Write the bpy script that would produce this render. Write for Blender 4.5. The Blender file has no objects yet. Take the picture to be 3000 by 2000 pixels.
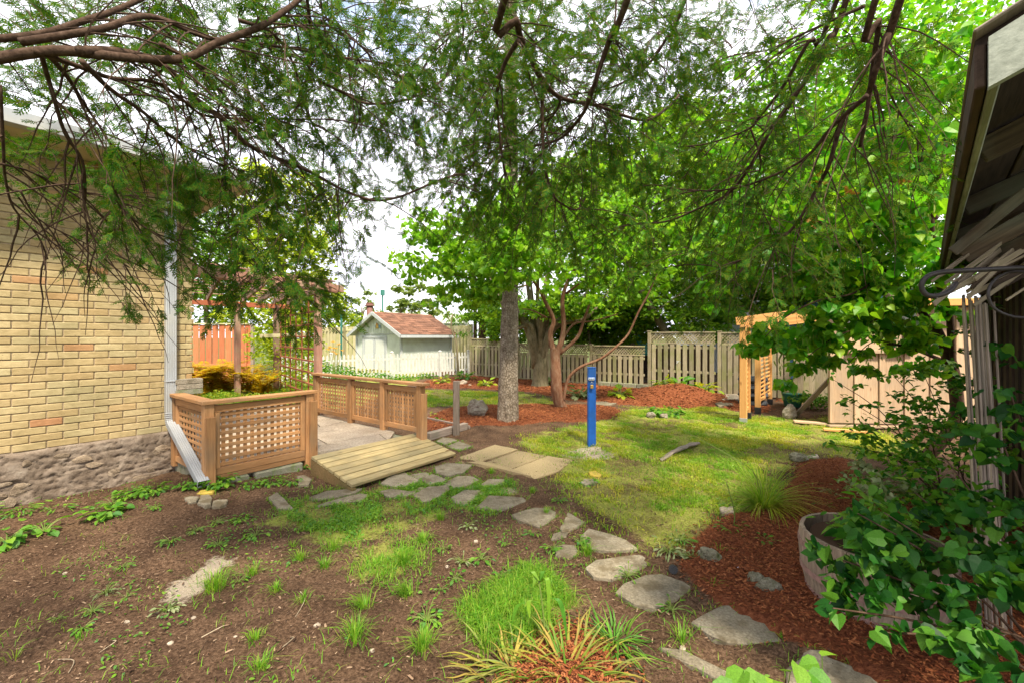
import bpy, math, random
import numpy as np
from mathutils import Vector, Matrix, noise

random.seed(7)
RNG = np.random.default_rng(7)
D = bpy.data
COL = bpy.context.scene.collection
SC = bpy.context.scene

# ------------------------------------------------------------------ camera, sky, sun, exposure
F, EYE, HY = 1260.0, 1.55, 988.0          # focal length in photo pixels, eye height, horizon row
cam = D.objects.new('camera', D.cameras.new('camera'))
COL.objects.link(cam)
cam.location = (0, 0, EYE)
cam.rotation_euler = (math.radians(90), 0, 0)
cam.data.sensor_width = 36
cam.data.lens = F / 3000 * 36
cam.data.shift_y = -12 / 3000
cam.data.clip_start = 0.05
cam.data.clip_end = 3000
SC.camera = cam

SUN_EL, SUN_AZ = math.radians(56), math.radians(160)   # azimuth: clockwise from +Y; the sun stands behind the camera's right shoulder
w = D.worlds.new('World'); SC.world = w; w.use_nodes = True
nt = w.node_tree; nt.nodes.clear()
wo = nt.nodes.new('ShaderNodeOutputWorld'); bg = nt.nodes.new('ShaderNodeBackground')
sky = nt.nodes.new('ShaderNodeTexSky'); sky.sky_type = 'NISHITA'; sky.sun_disc = False
sky.sun_elevation = SUN_EL; sky.sun_rotation = SUN_AZ; sky.air_density = 1.3; sky.ozone_density = 2.0
tc = nt.nodes.new('ShaderNodeTexCoord'); mp = nt.nodes.new('ShaderNodeMapping'); mp.inputs['Scale'].default_value = (1.6, 1.6, 3.4)
mp.inputs['Location'].default_value = (0.35, 0.0, 0.2)
nz = nt.nodes.new('ShaderNodeTexNoise'); nz.inputs['Scale'].default_value = 1.7; nz.inputs['Detail'].default_value = 7
nz.inputs['Roughness'].default_value = 0.55
rp = nt.nodes.new('ShaderNodeValToRGB'); rp.color_ramp.elements[0].position = 0.30; rp.color_ramp.elements[1].position = 0.42
n2 = nt.nodes.new('ShaderNodeTexNoise'); n2.inputs['Scale'].default_value = 4.5; n2.inputs['Detail'].default_value = 5
r2 = nt.nodes.new('ShaderNodeValToRGB')
r2.color_ramp.elements[0].position = 0.3; r2.color_ramp.elements[0].color = (4.9, 4.95, 5.4, 1)
r2.color_ramp.elements[1].position = 0.7; r2.color_ramp.elements[1].color = (6.3, 6.15, 6.4, 1)
mx = nt.nodes.new('ShaderNodeMix'); mx.data_type = 'RGBA'
L = nt.links
L.new(tc.outputs['Generated'], mp.inputs[0]); L.new(mp.outputs[0], nz.inputs[0]); L.new(mp.outputs[0], n2.inputs[0])
L.new(nz.outputs[0], rp.inputs[0]); L.new(n2.outputs[0], r2.inputs[0])
L.new(rp.outputs[0], mx.inputs[0]); L.new(sky.outputs[0], mx.inputs[6]); L.new(r2.outputs[0], mx.inputs[7])
L.new(mx.outputs[2], bg.inputs[0]); bg.inputs[1].default_value = 0.10
L.new(bg.outputs[0], wo.inputs[0])

sun = D.objects.new('sun', D.lights.new('sun', 'SUN')); COL.objects.link(sun)
sun.data.energy = 2.7; sun.data.angle = math.radians(7); sun.data.color = (1.0, 0.90, 0.70)
sd = Vector((math.sin(SUN_AZ) * math.cos(SUN_EL), math.cos(SUN_AZ) * math.cos(SUN_EL), math.sin(SUN_EL)))
sun.rotation_euler = sd.to_track_quat('Z', 'Y').to_euler()
SC.view_settings.view_transform = 'Standard'; SC.view_settings.look = 'None'
SC.view_settings.gamma = 1; SC.view_settings.use_curve_mapping = False
SC.view_settings.exposure = 1.80
SC.cycles.max_bounces = 8; SC.cycles.diffuse_bounces = 4; SC.cycles.transmission_bounces = 4
SC.cycles.use_denoising = True

# ------------------------------------------------------------------ coordinates
def at(px, py, Y):
    "world point seen at photo pixel (px, py) at distance Y"
    return Vector(((px - 1500) / F * Y, Y, EYE - (py - HY) / F * Y))
def gnd(px, py, z=0.0):
    Y = F * (EYE - z) / (py - HY)
    return Vector(((px - 1500) / F * Y, Y, z))
def Bc(x, y): return (900 + x / 2.091, 1250 + y / 2.091)
def Cc(x, y): return (1700 + x / 2.091, 1250 + y / 2.091)
def Ac(x, y): return (x / 1.96, 1200 + y / 1.96)
U1 = Vector((0.606, 0.7955, 0))       # direction of the house wall
U2 = Vector((-0.7955, 0.606, 0))      # square to it
UP = Vector((0, 0, 1))

# ------------------------------------------------------------------ materials
MATS = {}
def nd(nt, t, **k):
    n = nt.nodes.new(t)
    for a, b in k.items():
        setattr(n, a, b)
    return n
def base_mat(name, rough=0.8, spec=0.3):
    m = D.materials.new(name); m.use_nodes = True
    b = m.node_tree.nodes['Principled BSDF']
    b.inputs['Roughness'].default_value = rough
    b.inputs['Specular IOR Level'].default_value = spec
    MATS[name] = m
    return m, m.node_tree, b
def ramp(nt, cols, pos=None, interp='LINEAR'):
    r = nd(nt, 'ShaderNodeValToRGB'); cr = r.color_ramp; cr.interpolation = interp
    while len(cr.elements) < len(cols): cr.elements.new(0.5)
    for i, c in enumerate(cols):
        cr.elements[i].position = pos[i] if pos else i / (len(cols) - 1)
    for i, c in enumerate(cols):
        cr.elements[i].color = (c[0], c[1], c[2], 1)
    return r
def rnd_value(nt):
    oi = nd(nt, 'ShaderNodeObjectInfo'); ge = nd(nt, 'ShaderNodeNewGeometry')
    ad = nd(nt, 'ShaderNodeMath', operation='ADD'); fr = nd(nt, 'ShaderNodeMath', operation='FRACT')
    nt.links.new(oi.outputs['Random'], ad.inputs[0]); nt.links.new(ge.outputs['Random Per Island'], ad.inputs[1])
    nt.links.new(ad.outputs[0], fr.inputs[0])
    return fr.outputs[0]
def mixc(nt, fac, a, b, mode='MIX'):
    m = nd(nt, 'ShaderNodeMix', data_type='RGBA', blend_type=mode)
    for i, v in ((0, fac), (6, a), (7, b)):
        if hasattr(v, 'links'): nt.links.new(v, m.inputs[i])
        elif i == 0: m.inputs[0].default_value = v
        else: m.inputs[i].default_value = (v[0], v[1], v[2], 1)
    return m.outputs[2]
def tex(nt, kind='ShaderNodeTexNoise', scale=5, vec=None, **k):
    t = nd(nt, kind)
    t.inputs['Scale'].default_value = scale
    for a, b in k.items(): t.inputs[a].default_value = b
    if vec is not None: nt.links.new(vec, t.inputs['Vector'])
    return t
def objvec(nt, scale=(1, 1, 1), kind='Object', shift=True):
    c = nd(nt, 'ShaderNodeTexCoord'); m = nd(nt, 'ShaderNodeMapping'); m.inputs['Scale'].default_value = scale
    if shift:
        oi = nd(nt, 'ShaderNodeObjectInfo'); a = nd(nt, 'ShaderNodeVectorMath', operation='MULTIPLY_ADD')
        cb = nd(nt, 'ShaderNodeCombineXYZ')
        for i in range(3): nt.links.new(oi.outputs['Random'], cb.inputs[i])
        a.inputs[1].default_value = (7, 9, 11); nt.links.new(cb.outputs[0], a.inputs[0]); nt.links.new(c.outputs[kind], a.inputs[2])
        nt.links.new(a.outputs[0], m.inputs[0])
    else:
        nt.links.new(c.outputs[kind], m.inputs[0])
    return m.outputs[0]
def bump(nt, b, h, strength=0.4, dist=0.01):
    n = nd(nt, 'ShaderNodeBump'); n.inputs['Strength'].default_value = strength; n.inputs['Distance'].default_value = dist
    nt.links.new(h, n.inputs['Height']); nt.links.new(n.outputs[0], b.inputs['Normal'])

def wood(name, dark, light, stain=None, stain_amt=0.5, knots=True, rough=0.8, var=0.3, gsc=(2.2, 38, 38)):
    "grain runs along each piece's own x"
    m, nt, b = base_mat(name, rough, 0.25)
    v = objvec(nt, gsc); g = tex(nt, scale=1.6, vec=v, Detail=6, Roughness=0.65)
    c = ramp(nt, [dark, light], [0.3, 0.72]); nt.links.new(g.outputs[0], c.inputs[0])
    col = c.outputs[0]
    if knots:
        kv = objvec(nt, (2.6, 9, 9)); k = tex(nt, 'ShaderNodeTexVoronoi', 1.0, kv)
        kr = ramp(nt, [(1, 1, 1), (0, 0, 0)], [0.03, 0.13]); nt.links.new(k.outputs['Distance'], kr.inputs[0])
        col = mixc(nt, kr.outputs[0], col, (dark[0] * .45, dark[1] * .35, dark[2] * .3))
    if stain:
        sv = objvec(nt, (1, 1, 1)); s = tex(nt, scale=3.0, vec=sv, Detail=4)
        sr = ramp(nt, [(0, 0, 0), (stain_amt,) * 3], [0.45, 0.68]); nt.links.new(s.outputs[0], sr.inputs[0])
        col = mixc(nt, sr.outputs[0], col, stain)
    r = rnd_value(nt); hs = nd(nt, 'ShaderNodeHueSaturation'); mr = nd(nt, 'ShaderNodeMapRange')
    mr.inputs[3].default_value = 1 - var; mr.inputs[4].default_value = 1 + var
    nt.links.new(r, mr.inputs[0]); nt.links.new(mr.outputs[0], hs.inputs['Value']); nt.links.new(col, hs.inputs['Color'])
    nt.links.new(hs.outputs[0], b.inputs['Base Color'])
    bump(nt, b, g.outputs[0], 0.35, 0.004)
    return m
def stone(name, cols, scale=4, bs=0.6, bd=0.01, rough=0.9, moss=None, var=0.15):
    m, nt, b = base_mat(name, rough, 0.2)
    v = objvec(nt); n1 = tex(nt, scale=scale, vec=v, Detail=8, Roughness=0.7)
    c = ramp(nt, cols, [0.3 + 0.4 * i / (len(cols) - 1) for i in range(len(cols))]); nt.links.new(n1.outputs[0], c.inputs[0])
    col = c.outputs[0]
    n3 = tex(nt, scale=scale * 14, vec=v, Detail=4, Roughness=0.7)
    r3 = ramp(nt, [(0.6, 0.6, 0.6), (1.15, 1.15, 1.15)], [0.35, 0.65]); nt.links.new(n3.outputs[0], r3.inputs[0])
    col = mixc(nt, 1.0, col, r3.outputs[0], 'MULTIPLY')
    if moss:
        n4 = tex(nt, scale=scale * 1.7, vec=v, Detail=6); r4 = ramp(nt, [(0, 0, 0), (0.8, 0.8, 0.8)], [0.52, 0.66])
        nt.links.new(n4.outputs[0], r4.inputs[0]); col = mixc(nt, r4.outputs[0], col, moss)
    r = rnd_value(nt); hs = nd(nt, 'ShaderNodeHueSaturation'); mr = nd(nt, 'ShaderNodeMapRange')
    mr.inputs[3].default_value = 1 - var; mr.inputs[4].default_value = 1 + var
    nt.links.new(r, mr.inputs[0]); nt.links.new(mr.outputs[0], hs.inputs['Value']); nt.links.new(col, hs.inputs['Color'])
    nt.links.new(hs.outputs[0], b.inputs['Base Color'])
    ad = nd(nt, 'ShaderNodeMath', operation='ADD'); nt.links.new(n1.outputs[0], ad.inputs[0]); nt.links.new(n3.outputs[0], ad.inputs[1])
    bump(nt, b, ad.outputs[0], bs, bd)
    return m
def leafmat(name, cols, trans=0.45, rough=0.5, tcol=None, spec=0.22):
    "leaf: diffuse and gloss in front, light let through from behind; a hue of its own for each leaf"
    m, nt, b = base_mat(name, rough, spec)
    c = ramp(nt, cols); nt.links.new(rnd_value(nt), c.inputs[0])
    v = objvec(nt, shift=False); n1 = tex(nt, scale=18, vec=v, Detail=3)
    r1 = ramp(nt, [(0.75, 0.75, 0.75), (1.2, 1.2, 1.2)], [0.3, 0.7]); nt.links.new(n1.outputs[0], r1.inputs[0])
    col = mixc(nt, 1.0, c.outputs[0], r1.outputs[0], 'MULTIPLY')
    nt.links.new(col, b.inputs['Base Color'])
    t = nd(nt, 'ShaderNodeBsdfTranslucent')
    tc_ = mixc(nt, 1.0, col, tcol or (1.5, 1.5, 0.6), 'MULTIPLY'); nt.links.new(tc_, t.inputs[0])
    ms = nd(nt, 'ShaderNodeMixShader'); ms.inputs[0].default_value = trans
    nt.links.new(b.outputs[0], ms.inputs[1]); nt.links.new(t.outputs[0], ms.inputs[2])
    nt.links.new(ms.outputs[0], nt.nodes['Material Output'].inputs[0])
    return m
def plain(name, col, rough=0.6, var=0.12, scale=12, metal=0.0, bs=0.15, spec=0.4, dirt=None):
    m, nt, b = base_mat(name, rough, spec); b.inputs['Metallic'].default_value = metal
    v = objvec(nt); n1 = tex(nt, scale=scale, vec=v, Detail=5)
    a = tuple(c * (1 - var) for c in col); z = tuple(min(1, c * (1 + var)) for c in col)
    c = ramp(nt, [a, z], [0.35, 0.65]); nt.links.new(n1.outputs[0], c.inputs[0]); o = c.outputs[0]
    if dirt:
        n4 = tex(nt, scale=2.5, vec=v, Detail=7); r4 = ramp(nt, [(0, 0, 0), (0.6, 0.6, 0.6)], [0.5, 0.7])
        nt.links.new(n4.outputs[0], r4.inputs[0]); o = mixc(nt, r4.outputs[0], o, dirt)
    nt.links.new(o, b.inputs['Base Color'])
    bump(nt, b, n1.outputs[0], bs, 0.003)
    return m
def bark(name, cols, sx=10, sz=3, bd=0.02, vor=False):
    m, nt, b = base_mat(name, 0.95, 0.1)
    v = objvec(nt, (sx, sx, sz), shift=False)
    n1 = tex(nt, scale=1.5, vec=v, Detail=9, Roughness=0.72)
    c = ramp(nt, cols, [0.3 + 0.4 * i / (len(cols) - 1) for i in range(len(cols))]); nt.links.new(n1.outputs[0], c.inputs[0])
    col = c.outputs[0]; h = n1.outputs[0]
    if vor:
        vo = tex(nt, 'ShaderNodeTexVoronoi', 3.2, v); vo.feature = 'DISTANCE_TO_EDGE'
        rr = ramp(nt, [(0.55, 0.52, 0.5), (1, 1, 1)], [0.0, 0.12]); nt.links.new(vo.outputs['Distance'], rr.inputs[0])
        col = mixc(nt, 1.0, col, rr.outputs[0], 'MULTIPLY')
        ad = nd(nt, 'ShaderNodeMath', operation='ADD'); nt.links.new(rr.outputs[0], ad.inputs[0]); nt.links.new(h, ad.inputs[1]); h = ad.outputs[0]
    nt.links.new(col, b.inputs['Base Color']); bump(nt, b, h, 1.0, bd)
    return m

W_CEDAR = wood('cedar_wood', (0.30, 0.145, 0.06), (0.50, 0.27, 0.12), (0.20, 0.16, 0.11), 0.45)
W_RAMP = wood('pressure_treated_wood', (0.27, 0.20, 0.09), (0.50, 0.40, 0.21), (0.22, 0.19, 0.11), 0.7, True, 0.8, 0.16)
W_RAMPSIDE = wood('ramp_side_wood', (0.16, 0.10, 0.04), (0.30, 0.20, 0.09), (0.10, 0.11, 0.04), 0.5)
W_NEW = wood('new_cedar_wood', (0.50, 0.24, 0.075), (0.66, 0.36, 0.13), None, 0, True, 0.65, 0.12)
W_PINE = wood('rough_sawn_pine', (0.33, 0.215, 0.13), (0.52, 0.37, 0.24), (0.27, 0.22, 0.17), 0.5, True, 0.85, 0.16)
W_PERG = wood('faded_red_wood', (0.20, 0.10, 0.08), (0.38, 0.21, 0.15), (0.30, 0.25, 0.17), 0.7, False, 0.85, 0.25)
W_RED = wood('red_stain_wood', (0.36, 0.11, 0.05), (0.52, 0.18, 0.085), (0.35, 0.20, 0.10), 0.3, False, 0.8, 0.15)
W_TREL = wood('trellis_red_wood', (0.28, 0.085, 0.045), (0.40, 0.14, 0.07), None, 0, False, 0.8, 0.15)
W_FENCE = wood('weathered_fence_wood', (0.22, 0.18, 0.115), (0.42, 0.36, 0.25), (0.20, 0.22, 0.06), 0.6, True, 0.9, 0.25)
W_FBACK = wood('brown_shade_darkened_back_wood', (0.05, 0.030, 0.020), (0.11, 0.066, 0.045), (0.08, 0.07, 0.03), 0.4, False, 0.9, 0.25)  # brown back boards, colour darkened further to put shade into the fence gaps
W_PRIV = wood('pale_weathered_wood', (0.36, 0.32, 0.19), (0.52, 0.48, 0.31), (0.32, 0.32, 0.12), 0.6, True, 0.9, 0.15)
W_PICK = plain('white_picket_paint', (0.50, 0.50, 0.48), 0.7, 0.10, 9, dirt=(0.38, 0.36, 0.28))
W_GREY = wood('grey_old_wood', (0.16, 0.12, 0.10), (0.32, 0.26, 0.22), (0.13, 0.13, 0.10), 0.5)
W_DARK = wood('dark_brown_wood', (0.02, 0.013, 0.010), (0.065, 0.042, 0.032), (0.10, 0.06, 0.035), 0.5, False, 0.9, 0.25)
W_SOFFIT = wood('old_soffit_wood', (0.035, 0.024, 0.016), (0.11, 0.078, 0.05), (0.14, 0.16, 0.13), 0.6, False, 0.9, 0.25)
W_PALE = wood('pale_lath_wood', (0.20, 0.15, 0.10), (0.44, 0.37, 0.27), (0.12, 0.09, 0.06), 0.5, False, 0.9, 0.35)
W_GBOARD = wood('greyed_fascia_board', (0.22, 0.24, 0.20), (0.42, 0.44, 0.38), (0.12, 0.12, 0.08), 0.5, False, 0.9, 0.1)
M_MORTAR = stone('mortar', [(0.26, 0.19, 0.12), (0.42, 0.33, 0.22)], 18, 0.6, 0.006)
M_FOUND0 = stone('foundation_parging', [(0.13, 0.098, 0.072), (0.28, 0.215, 0.16), (0.40, 0.33, 0.26)], 5, 1.0, 0.025)
def foundmat():
    m, nt, b = base_mat('foundation_parging_rough', 0.95, 0.1); v = objvec(nt, shift=False)
    w_ = tex(nt, scale=4, vec=v, Detail=5); ad = nd(nt, 'ShaderNodeVectorMath', operation='MULTIPLY_ADD'); ad.inputs[1].default_value = (.22, .22, .22); nt.links.new(w_.outputs['Color'], ad.inputs[0]); nt.links.new(v, ad.inputs[2])
    n1 = tex(nt, scale=6, vec=ad.outputs[0], Detail=9, Roughness=.75); c = ramp(nt, [(0.085, 0.063, 0.046), (0.17, 0.13, 0.10), (0.25, 0.20, 0.16), (0.34, 0.29, 0.24)], [.28, .44, .58, .72]); nt.links.new(n1.outputs[0], c.inputs[0])
    vo = tex(nt, 'ShaderNodeTexVoronoi', 6.5, ad.outputs[0]); vo.feature = 'DISTANCE_TO_EDGE'; r = ramp(nt, [(0.50, 0.47, 0.44), (1, 1, 1)], [.0, .035]); nt.links.new(vo.outputs['Distance'], r.inputs[0])
    n2 = tex(nt, scale=1.6, vec=v, Detail=4); r2 = ramp(nt, [(0, 0, 0), (1, 1, 1)], [.34, .46]); nt.links.new(n2.outputs[0], r2.inputs[0])
    crack = mixc(nt, r2.outputs[0], r.outputs[0], (1, 1, 1)); col = mixc(nt, 1.0, c.outputs[0], crack, 'MULTIPLY'); nt.links.new(col, b.inputs['Base Color'])
    n3 = tex(nt, scale=40, vec=v, Detail=5, Roughness=.8); m1 = nd(nt, 'ShaderNodeMath', operation='ADD'); nt.links.new(n1.outputs[0], m1.inputs[0]); m2_ = nd(nt, 'ShaderNodeMath', operation='MULTIPLY_ADD'); m2_.inputs[1].default_value = .4; nt.links.new(n3.outputs[0], m2_.inputs[0]); nt.links.new(crack, m1.inputs[1]); nt.links.new(m1.outputs[0], m2_.inputs[2])
    bump(nt, b, m2_.outputs[0], 1.0, .02); return m
M_FOUND = foundmat()
M_FSTONE = stone('foundation_stone', [(0.14, 0.10, 0.07), (0.30, 0.23, 0.165), (0.42, 0.34, 0.26)], 8, 1.0, 0.015, var=0.2)
M_FLAG = stone('flagstone', [(0.14, 0.12, 0.085), (0.23, 0.195, 0.14), (0.30, 0.265, 0.20)], 5, 0.6, 0.006, var=0.16, moss=(0.11, 0.085, 0.05))
M_PATIO = stone('patio_stone', [(0.30, 0.24, 0.18), (0.40, 0.33, 0.26), (0.46, 0.39, 0.31)], 3, 0.4, 0.006, var=0.10)
M_AGG = stone('exposed_aggregate', [(0.34, 0.25, 0.13), (0.48, 0.38, 0.22)], 60, 1.0, 0.008)
M_ROCK = stone('field_rock', [(0.20, 0.17, 0.12), (0.38, 0.33, 0.26), (0.50, 0.45, 0.37)], 7, 1.0, 0.02)
M_MOSSROCK = stone('mossy_rock', [(0.12, 0.11, 0.07), (0.28, 0.26, 0.18), (0.40, 0.38, 0.30)], 9, 1.0, 0.02, moss=(0.09, 0.11, 0.03))
M_CONC = stone('old_concrete', [(0.20, 0.20, 0.14), (0.32, 0.31, 0.24)], 8, 0.6, 0.006, moss=(0.13, 0.17, 0.06))
M_WHITE = plain('white_aluminium', (0.33, 0.35, 0.38), 0.4, 0.05, 8, dirt=(0.36, 0.34, 0.29))
M_DARKHOLE = plain('dark_interior', (0.02, 0.018, 0.015), 0.9)
M_SOFFIT = plain('cream_soffit', (0.42, 0.36, 0.22), 0.6, 0.08, 6)
M_SHED = plain('pale_mint_siding', (0.62, 0.68, 0.64), 0.75, 0.06, 10, dirt=(0.42, 0.46, 0.42))
M_SHTRIM = plain('pale_grey_trim', (0.46, 0.49, 0.52), 0.6, 0.06)
M_DOORW = plain('white_door_panel', (0.62, 0.65, 0.64), 0.5, 0.04)
M_SHINGLE = stone('brown_shingle', [(0.09, 0.042, 0.028), (0.19, 0.092, 0.06), (0.27, 0.14, 0.09)], 30, 0.6, 0.004, var=0.35)
M_BLUE = plain('blue_paint', (0.008, 0.085, 0.36), 0.5, 0.12, 9, dirt=(0.035, 0.11, 0.26))
M_BRASS = plain('brass', (0.60, 0.38, 0.10), 0.3, 0.1, metal=0.8)
M_STEEL = plain('steel', (0.55, 0.56, 0.58), 0.35, 0.1, metal=0.8)
M_PLATE = plain('pale_blue_plate', (0.45, 0.55, 0.75), 0.5, 0.05)
M_BLACK = plain('black_plastic', (0.02, 0.02, 0.022), 0.4, 0.2)
M_TYRE = plain('tyre_rubber', (0.045, 0.05, 0.06), 0.7, 0.2)
M_TEAL = plain('teal_plastic', (0.05, 0.30, 0.24), 0.4, 0.1)
M_DKRED = plain('brown_pipe', (0.16, 0.07, 0.055), 0.6, 0.1)
M_YEL = plain('yellow_block', (0.42, 0.30, 0.05), 0.8, 0.2, dirt=(0.2, 0.15, 0.06))
M_HOSE = plain('dark_hose_rubber', (0.035, 0.028, 0.03), 0.5, 0.25, 30)
M_HOOP = plain('rusty_hoop', (0.26, 0.155, 0.13), 0.8, 0.2, 30, bs=0.5)
M_WIN = plain('dark_window_glass', (0.05, 0.06, 0.065), 0.15, 0.2, 3)
M_WIRE = plain('wire', (0.03, 0.03, 0.035), 0.6)
M_BLUETARP = plain('blue_tarp', (0.16, 0.36, 0.62), 0.5, 0.15)
M_WHITEW = plain('white_house_siding', (0.62, 0.64, 0.68), 0.7, 0.04)
M_ORANGE = plain('orange_board', (0.60, 0.28, 0.08), 0.7, 0.1)
M_GREENPOLE = plain('green_pole', (0.03, 0.15, 0.12), 0.5)

B_CEDAR = bark('cedar_bark', [(0.022, 0.014, 0.010), (0.065, 0.040, 0.028), (0.12, 0.08, 0.06)], 30, 30, 0.004)
B_SPRUCE = bark('spruce_bark', [(0.14, 0.105, 0.075), (0.29, 0.235, 0.18), (0.44, 0.38, 0.31)], 9, 6, 0.03, True)
B_RED = bark('reddish_bark', [(0.09, 0.04, 0.025), (0.20, 0.10, 0.06), (0.27, 0.20, 0.14)], 14, 4, 0.015)
B_GREY = bark('greenish_bark', [(0.07, 0.06, 0.035), (0.17, 0.145, 0.09), (0.26, 0.22, 0.15)], 10, 3, 0.02)
B_DARK = bark('dark_bark', [(0.03, 0.018, 0.012), (0.075, 0.045, 0.03), (0.12, 0.08, 0.055)], 14, 5, 0.01)

LF_CEDAR = leafmat('cedar_foliage', [(0.012, 0.065, 0.008), (0.030, 0.115, 0.010), (0.060, 0.145, 0.010), (0.12, 0.13, 0.012), (0.025, 0.095, 0.022)], 0.42, 0.75, None, 0.06)
LF_REDBUD = leafmat('redbud_leaf', [(0.11, 0.28, 0.018), (0.18, 0.38, 0.022), (0.26, 0.43, 0.028), (0.15, 0.36, 0.05)], 0.5, 0.4)
LF_REDBUD2 = leafmat('redbud_leaf_deep', [(0.04, 0.20, 0.012), (0.10, 0.31, 0.018), (0.18, 0.38, 0.02), (0.26, 0.42, 0.025)], 0.5, 0.4)
LF_POD = leafmat('seed_pod', [(0.18, 0.27, 0.05), (0.30, 0.36, 0.09), (0.12, 0.21, 0.03)], 0.3, 0.5)
LF_MID = leafmat('background_leaf', [(0.05, 0.15, 0.012), (0.10, 0.23, 0.018), (0.16, 0.30, 0.02), (0.22, 0.34, 0.025)], 0.5, 0.5)
LF_YEL = leafmat('yellow_green_leaf', [(0.14, 0.25, 0.015), (0.25, 0.35, 0.02), (0.38, 0.44, 0.025), (0.30, 0.38, 0.02)], 0.5, 0.5)
LF_DEEP = leafmat('deep_green_leaf', [(0.005, 0.042, 0.006), (0.014, 0.085, 0.009), (0.035, 0.14, 0.012), (0.09, 0.22, 0.018)], 0.35, 0.5)
LF_SHRUB = leafmat('shrub_leaf', [(0.02, 0.12, 0.012), (0.06, 0.20, 0.018), (0.12, 0.28, 0.022), (0.20, 0.34, 0.025)], 0.4, 0.35)
LF_FERN = leafmat('golden_fern', [(0.45, 0.40, 0.02), (0.55, 0.36, 0.015), (0.42, 0.22, 0.012), (0.55, 0.48, 0.03)], 0.45, 0.6)
def placetint(m, scale, c0, c1):
    nt = m.node_tree; b = nt.nodes['Principled BSDF']; src = b.inputs['Base Color'].links[0].from_socket
    v = objvec(nt, shift=False); n1 = tex(nt, scale=scale, vec=v, Detail=5, Roughness=.6); r = ramp(nt, [c0, c1], [.40, .62]); nt.links.new(n1.outputs[0], r.inputs[0])
    o = mixc(nt, 1.0, src, r.outputs[0], 'MULTIPLY'); nt.links.new(o, b.inputs['Base Color'])
    for t in nt.nodes:
        if t.type == 'BSDF_TRANSLUCENT': nt.links.new(mixc(nt, 1.0, o, (1.4, 1.4, .7), 'MULTIPLY'), t.inputs[0])
LF_GRASS = leafmat('grass_blade', [(0.17, 0.30, 0.02), (0.28, 0.40, 0.025), (0.38, 0.44, 0.035), (0.46, 0.42, 0.12)], 0.45, 0.5)
placetint(LF_GRASS, 1.3, (0.55, 0.85, 0.7), (1.3, 1.06, 1.15))
LF_LUSH = leafmat('lush_grass_blade', [(0.08, 0.24, 0.018), (0.14, 0.33, 0.025), (0.21, 0.38, 0.03), (0.28, 0.34, 0.06)], 0.45, 0.45)
LF_HOSTA = leafmat('hosta_leaf', [(0.14, 0.27, 0.02), (0.24, 0.36, 0.03), (0.30, 0.38, 0.03), (0.36, 0.33, 0.02)], 0.4, 0.45)
LF_WEED = leafmat('weed_leaf', [(0.06, 0.19, 0.02), (0.11, 0.27, 0.025), (0.19, 0.34, 0.03), (0.07, 0.20, 0.06)], 0.4, 0.5)
LF_SAGE = leafmat('sage_leaf', [(0.16, 0.22, 0.09), (0.25, 0.31, 0.15), (0.30, 0.33, 0.18), (0.12, 0.18, 0.06)], 0.3, 0.7)
LF_LILY = leafmat('daylily_leaf', [(0.07, 0.19, 0.02), (0.15, 0.26, 0.03), (0.32, 0.30, 0.05), (0.34, 0.24, 0.06), (0.20, 0.28, 0.08)], 0.35, 0.5)
LF_FAR = leafmat('far_leaf', [(0.10, 0.16, 0.04), (0.17, 0.24, 0.06), (0.24, 0.29, 0.09)], 0.45, 0.6)
LF_PETAL = leafmat('orange_petal', [(0.60, 0.26, 0.02), (0.65, 0.40, 0.03)], 0.4, 0.5)
LF_STEM = leafmat('green_stem', [(0.12, 0.19, 0.04), (0.20, 0.25, 0.06)], 0.2, 0.5)
LF_DRY = leafmat('rust_spray', [(0.30, 0.11, 0.03), (0.38, 0.17, 0.04)], 0.3, 0.7)

# mulch, soil bits
def chipmat(name, cols):
    m, nt, b = base_mat(name, 0.95, 0.1)
    c = ramp(nt, cols); nt.links.new(rnd_value(nt), c.inputs[0]); nt.links.new(c.outputs[0], b.inputs['Base Color'])
    return m
M_CHIP = chipmat('red_mulch_chip', [(0.06, 0.018, 0.010), (0.15, 0.042, 0.018), (0.23, 0.072, 0.028), (0.33, 0.13, 0.055)])
M_BIT = chipmat('soil_litter', [(0.035, 0.020, 0.014), (0.08, 0.046, 0.030), (0.15, 0.09, 0.058), (0.30, 0.21, 0.14)])

# brick with a colour of its own for each
m, nt_, b_ = base_mat('buff_brick', 0.85, 0.2); M_BRICK = m
cr = ramp(nt_, [(0.32, 0.245, 0.125), (0.38, 0.295, 0.155), (0.42, 0.34, 0.19), (0.365, 0.31, 0.175), (0.38, 0.265, 0.13), (0.37, 0.195, 0.10)], [0, 0.3, 0.6, 0.80, 0.945, 0.995])
nt_.links.new(rnd_value(nt_), cr.inputs[0])
v_ = objvec(nt_, (6, 6, 14)); n_ = tex(nt_, scale=3, vec=v_, Detail=7, Roughness=0.7)
rr = ramp(nt_, [(0.78, 0.76, 0.72), (1.08, 1.08, 1.08)], [0.3, 0.6]); nt_.links.new(n_.outputs[0], rr.inputs[0])
c_ = mixc(nt_, 1.0, cr.outputs[0], rr.outputs[0], 'MULTIPLY')
v2 = objvec(nt_, (1, 1, 1)); s_ = tex(nt_, 'ShaderNodeTexVoronoi', 26, v2); sr_ = ramp(nt_, [(1, 1, 1), (0, 0, 0)], [0.035, 0.09]); nt_.links.new(s_.outputs['Distance'], sr_.inputs[0])
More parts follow.
